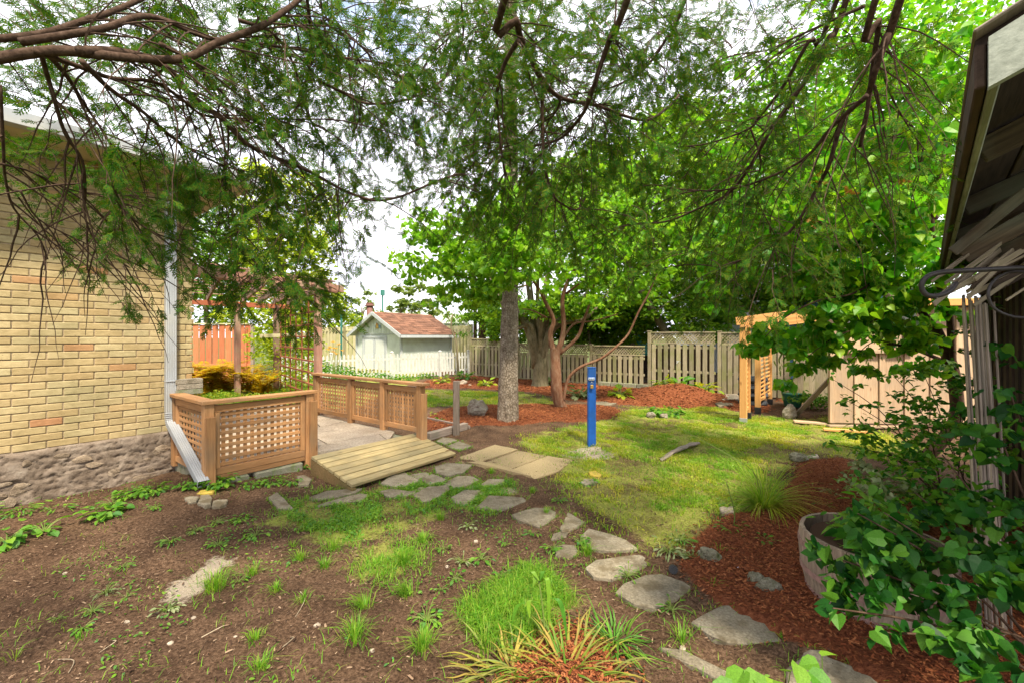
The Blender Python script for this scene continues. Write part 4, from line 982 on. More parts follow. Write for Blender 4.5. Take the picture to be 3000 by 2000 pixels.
def g_at(px, Y): return Vector(((px - 1500) / F * Y, Y, 0))
privacy('tall pale board fence left of the little shed', g_at(925, 21.0), g_at(1010, 22.6), 2.05, 9)
privacy('tall pale board fence directly behind the little shed', g_at(1010, 22.6), g_at(1130, 23.4), 2.1, 11)
privacy('tall pale yellowish board fence right of the little shed', g_at(1290, 22.8), g_at(1382, 20.6), 2.12, 10)

# ================================================================== LITTLE SHED
K = Vector((-4.64, 18.0, 0)); gl = K + U2 * 3.2; sr = K + U1 * 2.9; bk = gl + U1 * 2.9
shed = thing('garden_shed', 'small pale mint garden shed with a brown shingled gable roof', 'shed', K)
EH = 1.72; RH = 2.62; mid = (K + gl) / 2; midb = mid + U1 * 2.9
s = MB(); s.add([K, gl, gl + UP * EH, K + UP * EH, mid + UP * (RH - .06)], [(0, 1, 2, 4, 3)]); s.add([K, sr, sr + UP * EH, K + UP * EH], [(0, 3, 2, 1)]); s.add([sr, bk, bk + UP * EH, midb + UP * (RH - .06), sr + UP * EH], [(0, 4, 3, 2, 1)]); s.add([bk, gl, gl + UP * EH, bk + UP * EH], [(0, 3, 2, 1)])
s.build('wall', M_SHED, shed)
ov = .30
def roof_side(e0, e1, r0, r1, nrows=11):
    nn = (e1 - e0).cross(r0 - e0).normalized(); nn = nn if nn.z > 0 else -nn
    s = MB(); vs = [e0, e1, r1, r0]; s.add([v for v in vs] + [v + nn * .04 for v in vs], [(0, 1, 2, 3), (7, 6, 5, 4), (0, 4, 5, 1), (1, 5, 6, 2), (2, 6, 7, 3), (3, 7, 4, 0)]); rf_ = s.build('roof', M_SHTRIM, shed)
    Ls = (e1 - e0).length
    for i in range(nrows):
        t0, t1 = i / nrows, (i + 1.12) / nrows; k = 0; x = -(.11 if i % 2 else 0)
        row = MB()
        while x < Ls:
            w_ = random.Random(i * 97 + k).uniform(.13, .33); x0, x1 = max(x, 0), min(x + w_, Ls)
            if x1 - x0 > .03:
                a = e0 + (e1 - e0).normalized() * x0; b2 = e0 + (e1 - e0).normalized() * x1; u = (r0 - e0)
                hh = .045 + random.uniform(0, .012)
                v = [a + u * t0 + nn * hh, b2 + u * t0 + nn * hh, b2 + u * min(t1, 1) + nn * (.042), a + u * min(t1, 1) + nn * (.042)]
                row.add(v + [q - nn * .012 for q in v], [(0, 1, 2, 3), (0, 4, 5, 1), (1, 5, 6, 2), (3, 7, 4, 0)])
            x += w_; k += 1
        row.build('shingle', M_SHINGLE, rf_)
r0 = mid - U1 * ov + UP * RH; r1 = midb + U1 * .15 + UP * RH
ke = K - U2 * .35 - U1 * ov + UP * (EH - .10); kr = sr - U2 * .35 + U1 * .15 + UP * (EH - .10)
ge = gl + U2 * .35 - U1 * ov + UP * (EH - .10); gr_ = bk + U2 * .35 + U1 * .15 + UP * (EH - .10)
roof_side(ke, kr, r0, r1); roof_side(ge, gr_, r0, r1)
for e in (ke, ge): bar('rake_board', e + UP * -.03 - U1 * .012, r0 + UP * -.03 - U1 * .012, .025, .15, M_SHTRIM, shed)
bar('fascia', ke + UP * -.03, kr + UP * -.03, .025, .13, M_SHTRIM, shed)
for p in (K, gl, sr): bar('corner_trim', p + (-NW if False else Vector()) + Vector((0.0, -.01, 0)), p + UP * (EH - .1) + Vector((0, -.01, 0)), .09, .09, M_SHTRIM, shed, up=U1)
gN = -U1
for i in range(17):   # grooved gable boards
    t = (i + .5) / 17; p = K + (gl - K) * t; ztop = EH + (RH - .06 - EH) * (1 - abs(2 * t - 1)) - .05
    if ztop > EH + .02: bar('gable_board', p + gN * .014 + UP * (EH - .02), p + gN * .014 + UP * ztop, .165, .02, M_SHED, shed, up=gN, ch=.004)
bar('gable_trim', K + gN * .02 + UP * (EH - .04), gl + gN * .02 + UP * (EH - .04), .03, .03, M_SHTRIM, shed)
dc = K + (gl - K) * .57
for sg in (-1, 1):
    c = dc + U2 * sg * .40
    bar('door', c + gN * .02 + UP * .05, c + gN * .02 + UP * 1.50, .76, .03, M_SHTRIM, shed, up=gN)
    bar('door_panel', c + gN * .038 + UP * .15, c + gN * .038 + UP * 1.42, .56, .012, M_DOORW, shed, up=gN)
for sg in (-1, 1): bar('door_frame', dc + U2 * sg * .84 + gN * .03 + UP * .02, dc + U2 * sg * .84 + gN * .03 + UP * 1.60, .09, .04, M_SHTRIM, shed, up=gN)
bar('door_frame', dc - U2 * .88 + gN * .03 + UP * 1.56, dc + U2 * .88 + gN * .03 + UP * 1.56, .04, .09, M_SHTRIM, shed)
# fish on the gable
fc = mid + gN * .05 + UP * (EH + .30); fish = thing('fish_ornament', 'little yellow and blue fish ornament on the shed gable', 'ornament', fc)
def disc(pts, mat, name, th=.02):
    s = MB(); n = len(pts); v = [fc + U2 * -p[0] + UP * p[1] for p in pts]; v += [q + gN * th for q in v]; s.add(v, [tuple(range(n)), tuple(reversed(range(n, 2 * n)))] + [(i, (i + 1) % n, n + (i + 1) % n, n + i) for i in range(n)]); s.build(name, mat, fish)
disc([(.13 * math.cos(t), .09 * math.sin(t)) for t in np.linspace(0, 6.28, 13)[:-1]], M_YEL2 if 'M_YEL2' in globals() else M_BRASS, 'fish_body')
disc([(.12, 0), (.26, .10), (.22, 0), (.26, -.10)], M_BLUETARP, 'fish_tail', .022); disc([(-.05, .07), (.0, .16), (.07, .07)], M_ORANGE, 'fish_fin', .024); disc([(-.13, .03), (-.08, .05), (-.07, -.04), (-.12, -.04)], M_BLUETARP, 'fish_face', .026)
# pipe chimney standing behind
cp = g_at(1083, 23.9)
ch = thing('stove_pipe', 'brown stove pipe with a cap rising behind the little shed', 'chimney', cp)
s = MB(); s.tube([cp, cp + UP * 3.25], .17, 12); s.build('pipe', M_DKRED, ch, smooth=True)
s = MB(); s.tube([cp + UP * 3.27, cp + UP * 3.33, cp + UP * 3.36, cp + UP * 3.45], [.24, .24, .19, .19], 12); s.build('cap', M_DKRED, ch)

# ================================================================== PERGOLA AND TRELLIS
pg = thing('pergola', 'faded red wooden pergola behind the patio beside the house', 'pergola', Vector((-3.7, 8.2, .1)))
P1, P2, P3 = Vector((-3.72, 8.25, 0)), Vector((-6.22, 11.35, 0)), Vector((-6.78, 10.62, 0))
bar('post', P1 + UP * .1, P1 + UP * 2.55, .115, .115, W_PERG, pg, up=U1); bar('post', P2 + UP * .1, P2 + UP * 2.38, .115, .115, W_PERG, pg, up=U1); bar('post', P3 + UP * .1, P3 + UP * 2.38, .115, .115, W_PERG, pg, up=U1)
na, nb_ = Vector((-4.95, 5.9, 2.52)), Vector((-3.55, 8.75, 2.52)); fa, fb = Vector((-7.75, 9.5, 2.36)), Vector((-5.85, 11.8, 2.36))
bar('beam', na, nb_, .045, .15, W_PERG, pg); bar('beam', fa, fb, .045, .12, W_TREL, pg); bar('beam', na + Vector((.14, -.05, 0)), nb_ + Vector((.14, -.05, 0)), .04, .14, W_PERG, pg)
for i in range(8):
    t = (i + .35) / 8; a, b_ = na + (nb_ - na) * t, fa + (fb - fa) * t; d = (b_ - a).normalized(); bar('rafter', a - d * .25 + UP * .06, b_ + d * .3 + UP * .14, .04, .14, W_PERG, pg)
for i in range(9):
    t = (i + .5) / 9; a, b_ = na + (fa - na) * t, nb_ + (fb - nb_) * t; bar('batten', a + UP * .19, b_ + UP * .19, .045, .025, W_PERG, pg)
bar('post', Vector((-5.9, 11.6, .1)), Vector((-5.9, 11.6, 1.9)), .05, .05, W_PRIV, pg)
bar('cross_rail', P3 + UP * 1.58 + Vector((.5, .1, 0)), P2 + UP * 1.62 + Vector((.7, .2, 0)), .04, .09, W_PRIV, pg); bar('cross_rail', P3 + UP * .38 + Vector((1.1, .1, 0)), P2 + UP * .30 + Vector((.1, 0, 0)), .05, .1, W_PRIV, pg)
tr = thing('trellis', 'red wooden grid trellis between the pergola posts', 'trellis', P1)
ta, tb = P1 + Vector((-.10, .12, 0)), P2 + Vector((.35, -.43, 0)); td = (tb - ta); tn = td.normalized()
for i in range(7): p = ta + td * (i / 6); bar('upright', p + UP * .25, p + UP * 2.3, .035, .02, W_TREL, tr, up=U1)
for z in (.42, .62, .85, 1.08, 1.32, 1.56, 1.80, 2.05): bar('crosspiece', ta + UP * z + U1 * -.02, tb + UP * z + U1 * -.02, .016, .035, W_TREL, tr)

# ================================================================== ARBOR, TYRES, PLANK SHED
A1, A1b, A2, A3 = Vector((4.17, 7.75, 0)), Vector((4.50, 8.20, 0)), Vector((5.03, 8.80, 0)), Vector((6.0, 10.0, 0))
ar = thing('garden_arbor', 'new golden cedar arbor with slatted side panels by the plank shed', 'arbor', A1)
for p, zb, w_ in ((A1, .10, .11), (A1b, .12, .075), (A2, .13, .10), (A3, .12, .08)):
    bar('post', p + UP * zb, p + UP * 1.72, w_, w_, W_NEW, ar, up=U1)
s = MB(); s.box(A1 + UP * .05, (.115, .115, .12), (U1, U2, UP), .004); s.build('post_base', M_STEEL, ar)
for p in (A1b, A2, A3): s = MB(); s.box(p + UP * .06, (.11, .11, .14), (U1, U2, UP), .006); s.build('post_base', M_BLACK, ar)
def slats(a, b_, zs, mat=W_NEW):
    for z in zs: bar('slat', a + UP * z, b_ + UP * z, .018, .032, mat, ar, ch=.003)
d = (A1b - A1).normalized()
slats(A1 + d * .06, A1b - d * .04, np.arange(.30, 1.62, .085)); bar('panel_rail', A1 + UP * .22 + d * .05, A1b + UP * .22 - d * .04, .04, .06, W_NEW, ar)
d = (A3 - A2).normalized(); slats(A2 + d * .06, A3 - d * .05, np.arange(.34, 1.62, .085)); bar('panel_rail', A2 + UP * .25 + d * .05, A3 + UP * .25 - d * .05, .04, .06, W_NEW, ar)
bar('panel_rail', A2 + (A3 - A2) * .5 + UP * .29, A2 + (A3 - A2) * .5 + UP * 1.6, .035, .035, W_NEW, ar, up=U1)
bar('plate', A1 - U1 * .08 + UP * 1.745, A3 + U1 * .1 + UP * 1.745, .09, .045, W_NEW, ar)
for k, (p, zz) in enumerate(((A1, 0), (A1b, 0), (A2 + U1 * .05, 0), (A2 + (A3 - A2) * .5, 0), (A3, 0))):
    e = p + Vector((1.42, -0.30, 0)); c0 = p - Vector((.12, -.03, 0))
    a = Vector((c0.x, c0.y, 1.765)); b_ = Vector((e.x, e.y, 1.97)); bar('rafter', a + UP * .07, b_ + UP * .07, .04, .14, W_NEW, ar)
bar('plate', A1 + Vector((1.32, -.29, 1.99)), A3 + Vector((1.32, -.29, 1.99)), .04, .10, W_NEW, ar)
tp = g_at(2206, 9.7)
for k in range(4):
    s = MB(); R0, r = .22, .085; n1, n2_ = 20, 8; vs = []
    for i in range(n1):
        for j in range(n2_):
            A__ = i * 2 * math.pi / n1; B__ = j * 2 * math.pi / n2_; rr_ = R0 + r * math.cos(B__) * (1.0); vs.append(Vector((rr_ * math.cos(A__), rr_ * math.sin(A__), .085 + .07 * math.sin(B__))))
    s.add([v + Vector((tp.x + random.uniform(-.02, .02), tp.y, k * .172)) for v in vs], [(i * n2_ + j, ((i + 1) % n1) * n2_ + j, ((i + 1) % n1) * n2_ + (j + 1) % n2_, i * n2_ + (j + 1) % n2_) for i in range(n1) for j in range(n2_)])
    o = s.build('stacked_car_tyre_ring', M_TYRE, smooth=False); tag(o, ('bottom', 'second from bottom', 'second from top', 'top')[k] + ' black tyre of the stack seen between the arbor posts', 'tyre')

S0 = Vector((5.56, 7.57, 0)); sd_ = Vector((0.994, -0.11, 0)); sn = Vector((-.11, -.994, 0)).normalized()
pl = thing('plank_shed', 'rough pale plank shed with battens and a dark window at the right', 'shed', S0)
LW = 3.4; TZ = 2.06
dd_ = Vector((.63, .776, 0)) * 1.6; q0, q1 = S0 + sd_ * .02, S0 + sd_ * (LW - .02); s = MB(); s.prism([q0, q1, q1 + dd_, q0 + dd_], .02, TZ - .03); s.build('wall', W_PINE, pl)
wx0, wx1, wz0, wz1 = .35, 1.22, 1.33, 1.80
def wboard(x0, x1, z0, z1, out=.012, th=.022, mat=W_PINE, name='wall_board'):
    xm = (x0 + x1) / 2; bar(name, S0 + sd_ * xm + sn * out + UP * z0, S0 + sd_ * xm + sn * out + UP * z1, x1 - x0, th, mat, pl, up=sn, ch=.003)
x = 0.0; i = 0
while x < LW:
    x1 = min(x + .40, LW)
    if x1 > wx0 and x < wx1:
        wboard(x, x1 - .004, .06, wz0 - .005); wboard(x, x1 - .004, wz1, TZ)
        if x < wx0 - .02: wboard(x, wx0, wz0, wz1)
        if x1 > wx1 + .02: wboard(wx1, x1 - .004, wz0, wz1)
    else: wboard(x, x1 - .004, .06, TZ)
    x = x1; i += 1
for k in range(9):
    xb = .05 + k * .40 - (.0 if k else 0.0)
    if wx0 + .02 < xb < wx1 - .02: wboard(xb - .045, xb + .045, .06, wz0 - .06, .036, .024, name='batten')
    else: wboard(xb - .045, xb + .045, .06, TZ, .036, .024, name='batten')
bar('window_sill', S0 + sd_ * (wx0 - .07) + sn * .06 + UP * (wz0 - .03), S0 + sd_ * (wx1 + .1) + sn * .06 + UP * (wz0 - .03), .10, .05, W_PINE, pl)
bar('window_frame', S0 + sd_ * (wx1 + .04) + sn * .05 + UP * (wz0), S0 + sd_ * (wx1 + .04) + sn * .05 + UP * (wz1 + .1), .08, .03, W_PINE, pl, up=sn)
bar('window_awning', S0 + sd_ * (wx0 - .1) + sn * .08 + UP * (wz1 + .09), S0 + sd_ * (wx1 + .12) + sn * .08 + UP * (wz1 + .09), .05, .19, W_GBOARD, pl)
s = MB(); s.box(S0 + sd_ * (wx0 + wx1) / 2 - sn * .02 + UP * (wz0 + wz1) / 2, (wx1 - wx0, .01, wz1 - wz0), (sd_, -sn, UP)); s.build('window_pane', M_WIN, pl)
q0, q1 = S0 - sd_ * .1 + sn * .25, S0 + sd_ * (LW + .1) + sn * .25; rb = MB(); rb.prism([q0, q1, q1 + dd_ * 1.2, q0 + dd_ * 1.2], TZ + .07, TZ + .13); rb.build('roof', W_GBOARD, pl)
bar('fascia', S0 - sd_ * .1 + sn * .27 + UP * (TZ + .07), S0 + sd_ * (LW + .1) + sn * .27 + UP * (TZ + .07), .03, .12, M_ORANGE, pl)
# planks lying in front of the shed, a leaning board and the stone by it
for k, (p1, p2, w_, lab) in enumerate((((2412, 1262), (2560, 1272), .12, 'orange brown plank end lying in front of the plank shed'), ((2425, 1252), (2640, 1256), .10, 'long pale plank lying against the foot of the plank shed'), ((2325, 1238), (2420, 1246), .14, 'tan plank lying on the lawn left of the plank shed'))):
    a, b_ = G(*p1), G(*p2); o = bar('loose_plank', a + UP * .035, b_ + UP * .035, w_, .035, (W_NEW, W_PINE, W_PINE)[k], None); tag(o, lab, 'plank')
a = G(2330, 1222); o = bar('leaning_board', a + UP * .03, at(2436, 1105, 7.8), .09, .03, W_GREY, None, up=Vector((0, -1, 0.2))); tag(o, 'long grey board leaning against the side of the plank shed', 'board')
tub = g_at(2322, 9.6)
s = MB(); s.tube([tub + UP * .02, tub + UP * .30, tub + UP * .31], [.16, .21, .225], 16); o = s.build('teal_bucket', M_TEAL, smooth=True); tag(o, 'teal plastic bucket half hidden under the leaves beyond the arbor', 'bucket')

# beyond the back fence: play house, teal tank, houses
ph_ = thing('playhouse', 'brown wooden playhouse seen over the back fence', 'playhouse', g_at(1835, 17.5))
o_ = g_at(1820, 17.5)
s = MB(); s.box(o_ + Vector((.2, .6, .75)), (2.2, 1.2, 1.5)); s.build('wall', W_DARK, ph_)
for k in range(9): bar('railing_slat', g_at(1815 + k * 6, 17.0) + UP * 1.2, g_at(1815 + k * 6, 17.0) + UP * 1.95, .06, .02, W_GREY, ph_, up=Vector((0, -1, 0)))
bar('roof', at(1790, 905, 17.3), at(1842, 950, 17.3), .8, .04, W_PERG, ph_, up=Vector((.6, 0, .8))); bar('roof', at(1838, 935, 17.3), at(1850, 980, 17.3), .8, .04, M_ORANGE, ph_, up=Vector((.9, 0, .5)))
bar('brace', at(1808, 960, 16.8), at(1836, 1010, 16.8), .1, .1, W_GREY, ph_)
tk = g_at(1880, 15.6); s = MB(); n = 14
s.tube([tk + UP * .9, tk + UP * 1.0, tk + UP * 1.55, tk + UP * 1.66, tk + UP * 1.70], [.20, .235, .235, .19, .06], 16); o = s.build('teal_tank', M_TEAL, smooth=True); tag(o, 'rounded teal plastic tank showing above the lower fence panel', 'tank')
for (x0, x1, z1, Y, mat, lab) in ((2080, 2420, 6.0, 19, M_WHITEW, 'white house glimpsed through leaves above the back fence'), (2450, 2700, 3.1, 14, M_BLUETARP, 'blue roofed outbuilding glimpsed through leaves above the plank shed'), (1290, 1345, 2.5, 30, M_WHITEW, 'pale low building beyond the shed roof'), (1100, 1200, 4.0, 60, M_WHITEW, 'far white building on the horizon by the stove pipe')):
    a = g_at(x0, Y); b_ = g_at(x1, Y); hb = thing('distant_house', lab, 'house', a); s = MB(); s.box((a + b_) / 2 + Vector((0, 2, z1 / 2)), ((b_ - a).length, 4, z1)); s.build('wall', mat, hb)
    s = MB(); c = (a + b_) / 2 + Vector((0, 2, z1)); w2 = (b_ - a).length / 2 + .3
    s.add([c + Vector((-w2, -2.3, 0)), c + Vector((w2, -2.3, 0)), c + Vector((w2, 2.3, 0)), c + Vector((-w2, 2.3, 0)), c + Vector((-w2, 0, z1 * .3)), c + Vector((w2, 0, z1 * .3))], [(0, 1, 5, 4), (2, 3, 4, 5), (0, 4, 3), (1, 2, 5)]); s.build('roof', W_GBOARD, hb)
    for k in range(3):
        p = a + (b_ - a) * ((k + .5) / 3) + Vector((0, -.02, z1 * .55)); s = MB(); s.box(p, ((b_ - a).length * .12, .05, z1 * .2)); s.build('window', M_WIN, hb)
# poles and wires
pp = g_at(1000, 20.5); pole = thing('green_pole', 'thin green metal pole rising behind the picket fence', 'pole', pp)
s = MB(); s.tube([pp, pp + UP * 2.6], .05, 8); s.build('pole_shaft', M_GREENPOLE, pole)
lp = g_at(1121, 48); s = MB(); s.tube([lp, lp + UP * 6.2], .09, 6); s.tube([lp + UP * 6.2, lp + UP * 6.8], .25, 6); o = s.build('street_lamp', M_GREENPOLE); tag(o, 'small far green street lamp standing against the sky', 'lamp')
for (p1, p2, Y, lab) in (((1000, 828), (1260, 790), 25, 'upper black utility wire crossing the sky gap'), ((1020, 838), (1290, 828), 32, 'lower thin utility wire crossing the sky gap'), ((560, 905), (700, 902), 30, 'upper pale wire behind the pergola'), ((560, 915), (700, 914), 31, 'lower pale wire behind the pergola')):
    a, b_ = at(*p1, Y), at(*p2, Y); s = MB(); s.tube([a + (b_ - a) * t - UP * (.3 * 4 * t * (1 - t)) for t in np.linspace(-.6, 1.6, 12)], .012, 4); o = s.build('utility_wire', M_WIRE); tag(o, lab, 'wire')
# ================================================================== GREENERY
def unit(v): return v / np.maximum(np.linalg.norm(v, axis=-1, keepdims=True), 1e-9)
def leaf_rots(n, droop=0.5, nz=0.8, rng=RNG):
    th = rng.uniform(0, 2 * np.pi, n); x = np.stack([np.cos(th), np.sin(th), -droop + rng.normal(0, .35, n)], 1)
    z = np.stack([rng.normal(0, .55, n), rng.normal(0, .55, n), np.full(n, nz)], 1); return rots(unit(x), unit(z))
def blob_points(c, r, n, nclump, cr, rng=RNG, shell=0.55):
    "points in clumps through an ellipsoid, thicker towards its skin"
    c = np.array(c, float); r = np.array(r if hasattr(r, '__len__') else (r, r, r), float)
    d = unit(rng.normal(size=(nclump, 3))); rad = rng.uniform(shell ** 3, 1, nclump) ** (1 / 3); cc = c + d * rad[:, None] * r
    k = rng.integers(0, nclump, n); return cc[k] + rng.normal(size=(n, 3)) * cr * np.array([1, 1, .55])
def pix(p):
    return p[:, 0] / np.maximum(p[:, 1], .2) * F + 1500, HY - (p[:, 2] - EYE) / np.maximum(p[:, 1], .2) * F

# ---------------------------------------------------------------- the cedar over the camera
def spray_tpl():
    V, Fq = [], []
    def seg(a, b, w0, w1):
        a, b = np.array(a, float), np.array(b, float); d = (b - a)[:2]; n_ = np.array([-d[1], d[0], 0.0]) / max(np.hypot(*d), 1e-6); k = len(V)
        V.extend([a + n_ * w0, a - n_ * w0, b - n_ * w1, b + n_ * w1]); Fq.append((k, k + 1, k + 2, k + 3))
    r = random.Random(3); pts = [(0, 0, 0), (.3, .015, .0), (.62, -.01, -.02), (1, 0.02, -.08)]
    for i in range(3): seg(pts[i], pts[i + 1], .032 - .006 * i, .026 - .006 * i)
    for i in range(11):
        t = .12 + .82 * i / 11; s = 1 if i % 2 else -1; L_ = .44 * (1 - .62 * t) * r.uniform(.8, 1.15); ang = math.radians(r.uniform(36, 50)); b0 = (t, 0, -.06 * t * t)
        b1 = (t + L_ * math.cos(ang), s * L_ * math.sin(ang), -.08 * t * t + r.uniform(-.05, .03)); seg(b0, b1, .030, .018)
        for j in range(3):
            u = .3 + .24 * j; q = [b0[k] + (b1[k] - b0[k]) * u for k in range(3)]; s2 = 1 if j % 2 else -1; a2 = s * ang + s2 * .75; l2 = L_ * .36 * (1 - .3 * j)
            seg(q, (q[0] + l2 * math.cos(a2), q[1] + l2 * math.sin(a2), q[2] + r.uniform(-.02, .02)), .026, .015)
    return np.array(V), np.array(Fq)
SV, SF = spray_tpl()
cedar = thing('cedar_tree', 'dark green cedar with drooping fan sprays hanging over the whole garden', 'tree', Vector((-1.6, -1.2, 0)))
tb_ = MB(); tb_.tube(smooth_path([(-1.6, -1.2, -.1), (-1.62, -1.15, 1.2), (-1.7, -1.0, 2.4), (-1.6, -.9, 4.5), (-1.5, -1, 7.0)]), [.24 - .012 * i for i in range(17)], 10); tb_.build('trunk', B_CEDAR, cedar, smooth=True)
def cpath(pts, Y0, Y1, r0, r1, pre=None):
    n = len(pts); P = [at(x, y, Y0 + (Y1 - Y0) * i / (n - 1)) for i, (x, y) in enumerate(pts)]
    if pre is not None: P = [Vector(p) for p in pre] + P
    return smooth_path(P, 4), r0, r1
LIMB = [Vector((-1.68, -1.0, 2.4)), Vector((-1.88, 0.25, 2.42))]
TOPL = [Vector((-1.3, -.9, 4.4)), Vector((-.3, .3, 4.2))]
TOPR = [Vector((-1.4, -.9, 5.0)), Vector((1.0, 0.2, 4.3))]
BR = [
 ([(-260,260),(-60,185),(150,150),(280,160),(400,172),(540,172),(640,125),(760,80),(830,35),(875,0),(960,-90)], 1.35, 2.0, .022, .010, LIMB),
 ([(-250,150),(-60,120),(120,100),(250,60),(340,30),(430,-10),(540,-60)], 1.4, 1.9, .016, .009, LIMB),
 ([(60,125),(300,85),(400,50),(480,58),(600,110),(700,120),(800,135),(900,150),(1010,170),(1150,190)], 1.5, 2.3, .014, .004, None),
 ([(230,150),(330,150),(430,170),(500,210),(560,280),(650,350),(720,420),(800,460),(900,500),(1010,560),(1100,588),(1180,574),(1270,535),(1340,510)], 1.5, 2.7, .017, .005, None),
 ([(100,150),(230,195),(330,230),(450,240),(530,290),(580,330),(640,345),(820,350),(980,350)], 1.45, 2.4, .010, .004, None),
 ([(122,165),(150,260),(190,390),(240,470),(250,560),(250,640),(290,720),(380,785)], 1.5, 2.2, .008, .003, None),
 ([(150,170),(200,230),(250,310),(295,375),(330,430)], 1.5, 2.1, .010, .003, None),
 ([(240,180),(320,260),(420,330),(500,400),(560,440),(640,480),(700,500)], 1.5, 2.4, .010, .004, None),
 ([(470,130),(560,180),(640,260),(700,330),(760,380),(800,400)], 1.6, 2.4, .009, .003, None),
 ([(0,250),(10,440),(15,520),(40,610),(110,690),(140,760)], 1.6, 2.1, .006, .003, None),
 ([(0,480),(80,500),(150,535),(260,570),(360,575)], 1.7, 2.3, .005, .002, None),
 ([(60,560),(110,640),(200,690),(260,720),(330,780)], 1.7, 2.2, .004, .002, None),
 ([(330,530),(350,600),(400,650),(470,690),(530,705)], 1.9, 2.3, .006, .003, None),
 ([(640,330),(660,450),(650,560),(690,650),(720,760),(850,840)], 2.2, 2.7, .006, .003, None),
 ([(700,60),(800,100),(860,190),(900,330),(960,440),(1000,520)], 1.9, 2.6, .009, .003, None),
 ([(900,0),(940,60),(1010,110),(1060,190),(1120,240),(1200,290)], 2.0, 2.8, .010, .004, TOPL),
 ([(930,235),(1000,270),(1080,305),(1200,290),(1290,240),(1330,190)], 2.2, 2.7, .009, .004, None),
 ([(940,0),(980,60),(1060,140),(1130,210),(1190,225)], 2.1, 2.6, .006, .003, TOPL),
 ([(1490,-40),(1515,60),(1525,110),(1560,180),(1600,250),(1650,290),(1750,310),(1830,340),(1900,352),(1960,312),(1990,278)], 1.9, 2.9, .022, .006, TOPR),
 ([(1520,118),(1482,180),(1458,260),(1458,330),(1470,450),(1480,520)], 2.05, 2.5, .013, .005, None),
 ([(1592,245),(1588,330),(1595,480),(1620,570),(1650,600),(1690,615),(1715,580)], 2.15, 2.6, .011, .004, None),
 ([(1645,290),(1620,340),(1570,370),(1530,415),(1450,440),(1380,480)], 2.3, 2.8, .007, .003, None),
 ([(1850,-30),(1800,80),(1760,190),(1720,310),(1680,370),(1635,410),(1560,430)], 1.8, 2.6, .020, .006, TOPR),
 ([(2015,-20),(1960,100),(1900,190),(1830,240),(1760,265),(1650,280)], 2.1, 2.7, .012, .004, TOPR),
 ([(2460,-20),(2370,120),(2290,260),(2220,350),(2190,380),(2080,420),(2000,430)], 2.0, 2.9, .015, .004, TOPR),
 ([(2500,-60),(2430,110),(2350,250),(2260,380),(2190,500),(2130,570),(2050,610),(1950,650),(1850,655)], 1.9, 2.9, .017, .005, TOPR),
 ([(2650,-40),(2600,100),(2560,220),(2540,280),(2470,350),(2430,480),(2400,540),(2330,660),(2260,720),(2200,750),(2100,795)], 1.7, 2.6, .019, .005, TOPR),
 ([(2570,-20),(2575,60),(2560,180),(2540,330),(2520,430)], 1.7, 2.1, .016, .008, TOPR),
 ([(2540,280),(2440,370),(2350,470),(2200,540),(2080,560),(1950,550)], 1.8, 2.7, .010, .004, None),
 ([(2530,20),(2440,60),(2330,110),(2240,150),(2150,160)], 1.8, 2.5, .008, .003, None),
 ([(2580,200),(2620,300),(2680,400),(2710,440)], 2.2, 2.6, .006, .003, None),
 ([(2200,380),(2230,480),(2210,560),(2270,690)], 2.4, 2.7, .006, .003, None),
 ([(1350,-20),(1330,90),(1250,180),(1240,260)], 2.2, 2.6, .008, .003, TOPL),
]
paths = []; lm = 0
for pts, Y0, Y1, r0, r1, pre in BR:
    P, a, b_ = cpath(pts, Y0, Y1, r0, r1, pre); paths.append((P, a, b_)); s = MB()
    n = len(P); R = [(a * 1.25 if pre is not None and i < 8 else a + (b_ - a) * (i / (n - 1)) ** .8) for i in range(n)]
    s.tube(P, R, 7); s.build('branch', B_CEDAR, cedar, smooth=True)
CD = ["555666787777887776554554300", "566777788877888776554554300", "555567777887888766655554300", "555667777777787665555554300",
      "446666665577888666564554200", "334788765456888665555553200", "234688765335567656665542100", "022346886002224555467421000", "001123675200001244554210000", "000101453100000001232000000", "000000010000000000000000000"]
tw = MB(); sp_pos, sp_x, sp_n, sp_s = [], [], [], []
rg = random.Random(21)
allp = [(P[i], k) for k, (P, a, b_) in enumerate(paths) for i in range(0, len(P)) if P[i].y > 1.2]
AP = np.array([tuple(p) for p, k in allp])
def twig(start, d, L_, ns, sag, r0=.0026):
    n = 7; p = Vector(start); d = Vector(d).normalized(); P = [p.copy()]
    for i in range(n):
        d = (d + Vector((rg.uniform(-.25, .25), rg.uniform(-.25, .25), -sag))).normalized(); p = p + d * (L_ / n); P.append(p.copy())
    tw.tube(P, [r0 * (1 - .7 * i / n) for i in range(n + 1)], 3, cap=False)
    for i in range(ns):
        t = (.18 + .82 * (i + rg.random()) / ns) * n; k = min(int(t), n - 1); q = P[k] + (P[k + 1] - P[k]) * (t - k); dd = (P[k + 1] - P[k]).normalized()
        side = dd.cross(Vector((rg.gauss(0, .5), rg.gauss(0, .5), 1))).normalized() * (1 if i % 2 else -1)
        x = (dd * rg.uniform(.5, 1.1) + side * rg.uniform(.4, 1.2) + Vector((0, 0, -.18))).normalized()
        sp_pos.append(q); sp_x.append(x); sp_n.append(Vector((rg.gauss(0, .8), rg.gauss(0, .8) - .5, 1.0))); sp_s.append(rg.uniform(.045, .088) * (1.12 if q.y > 2.6 else 1))
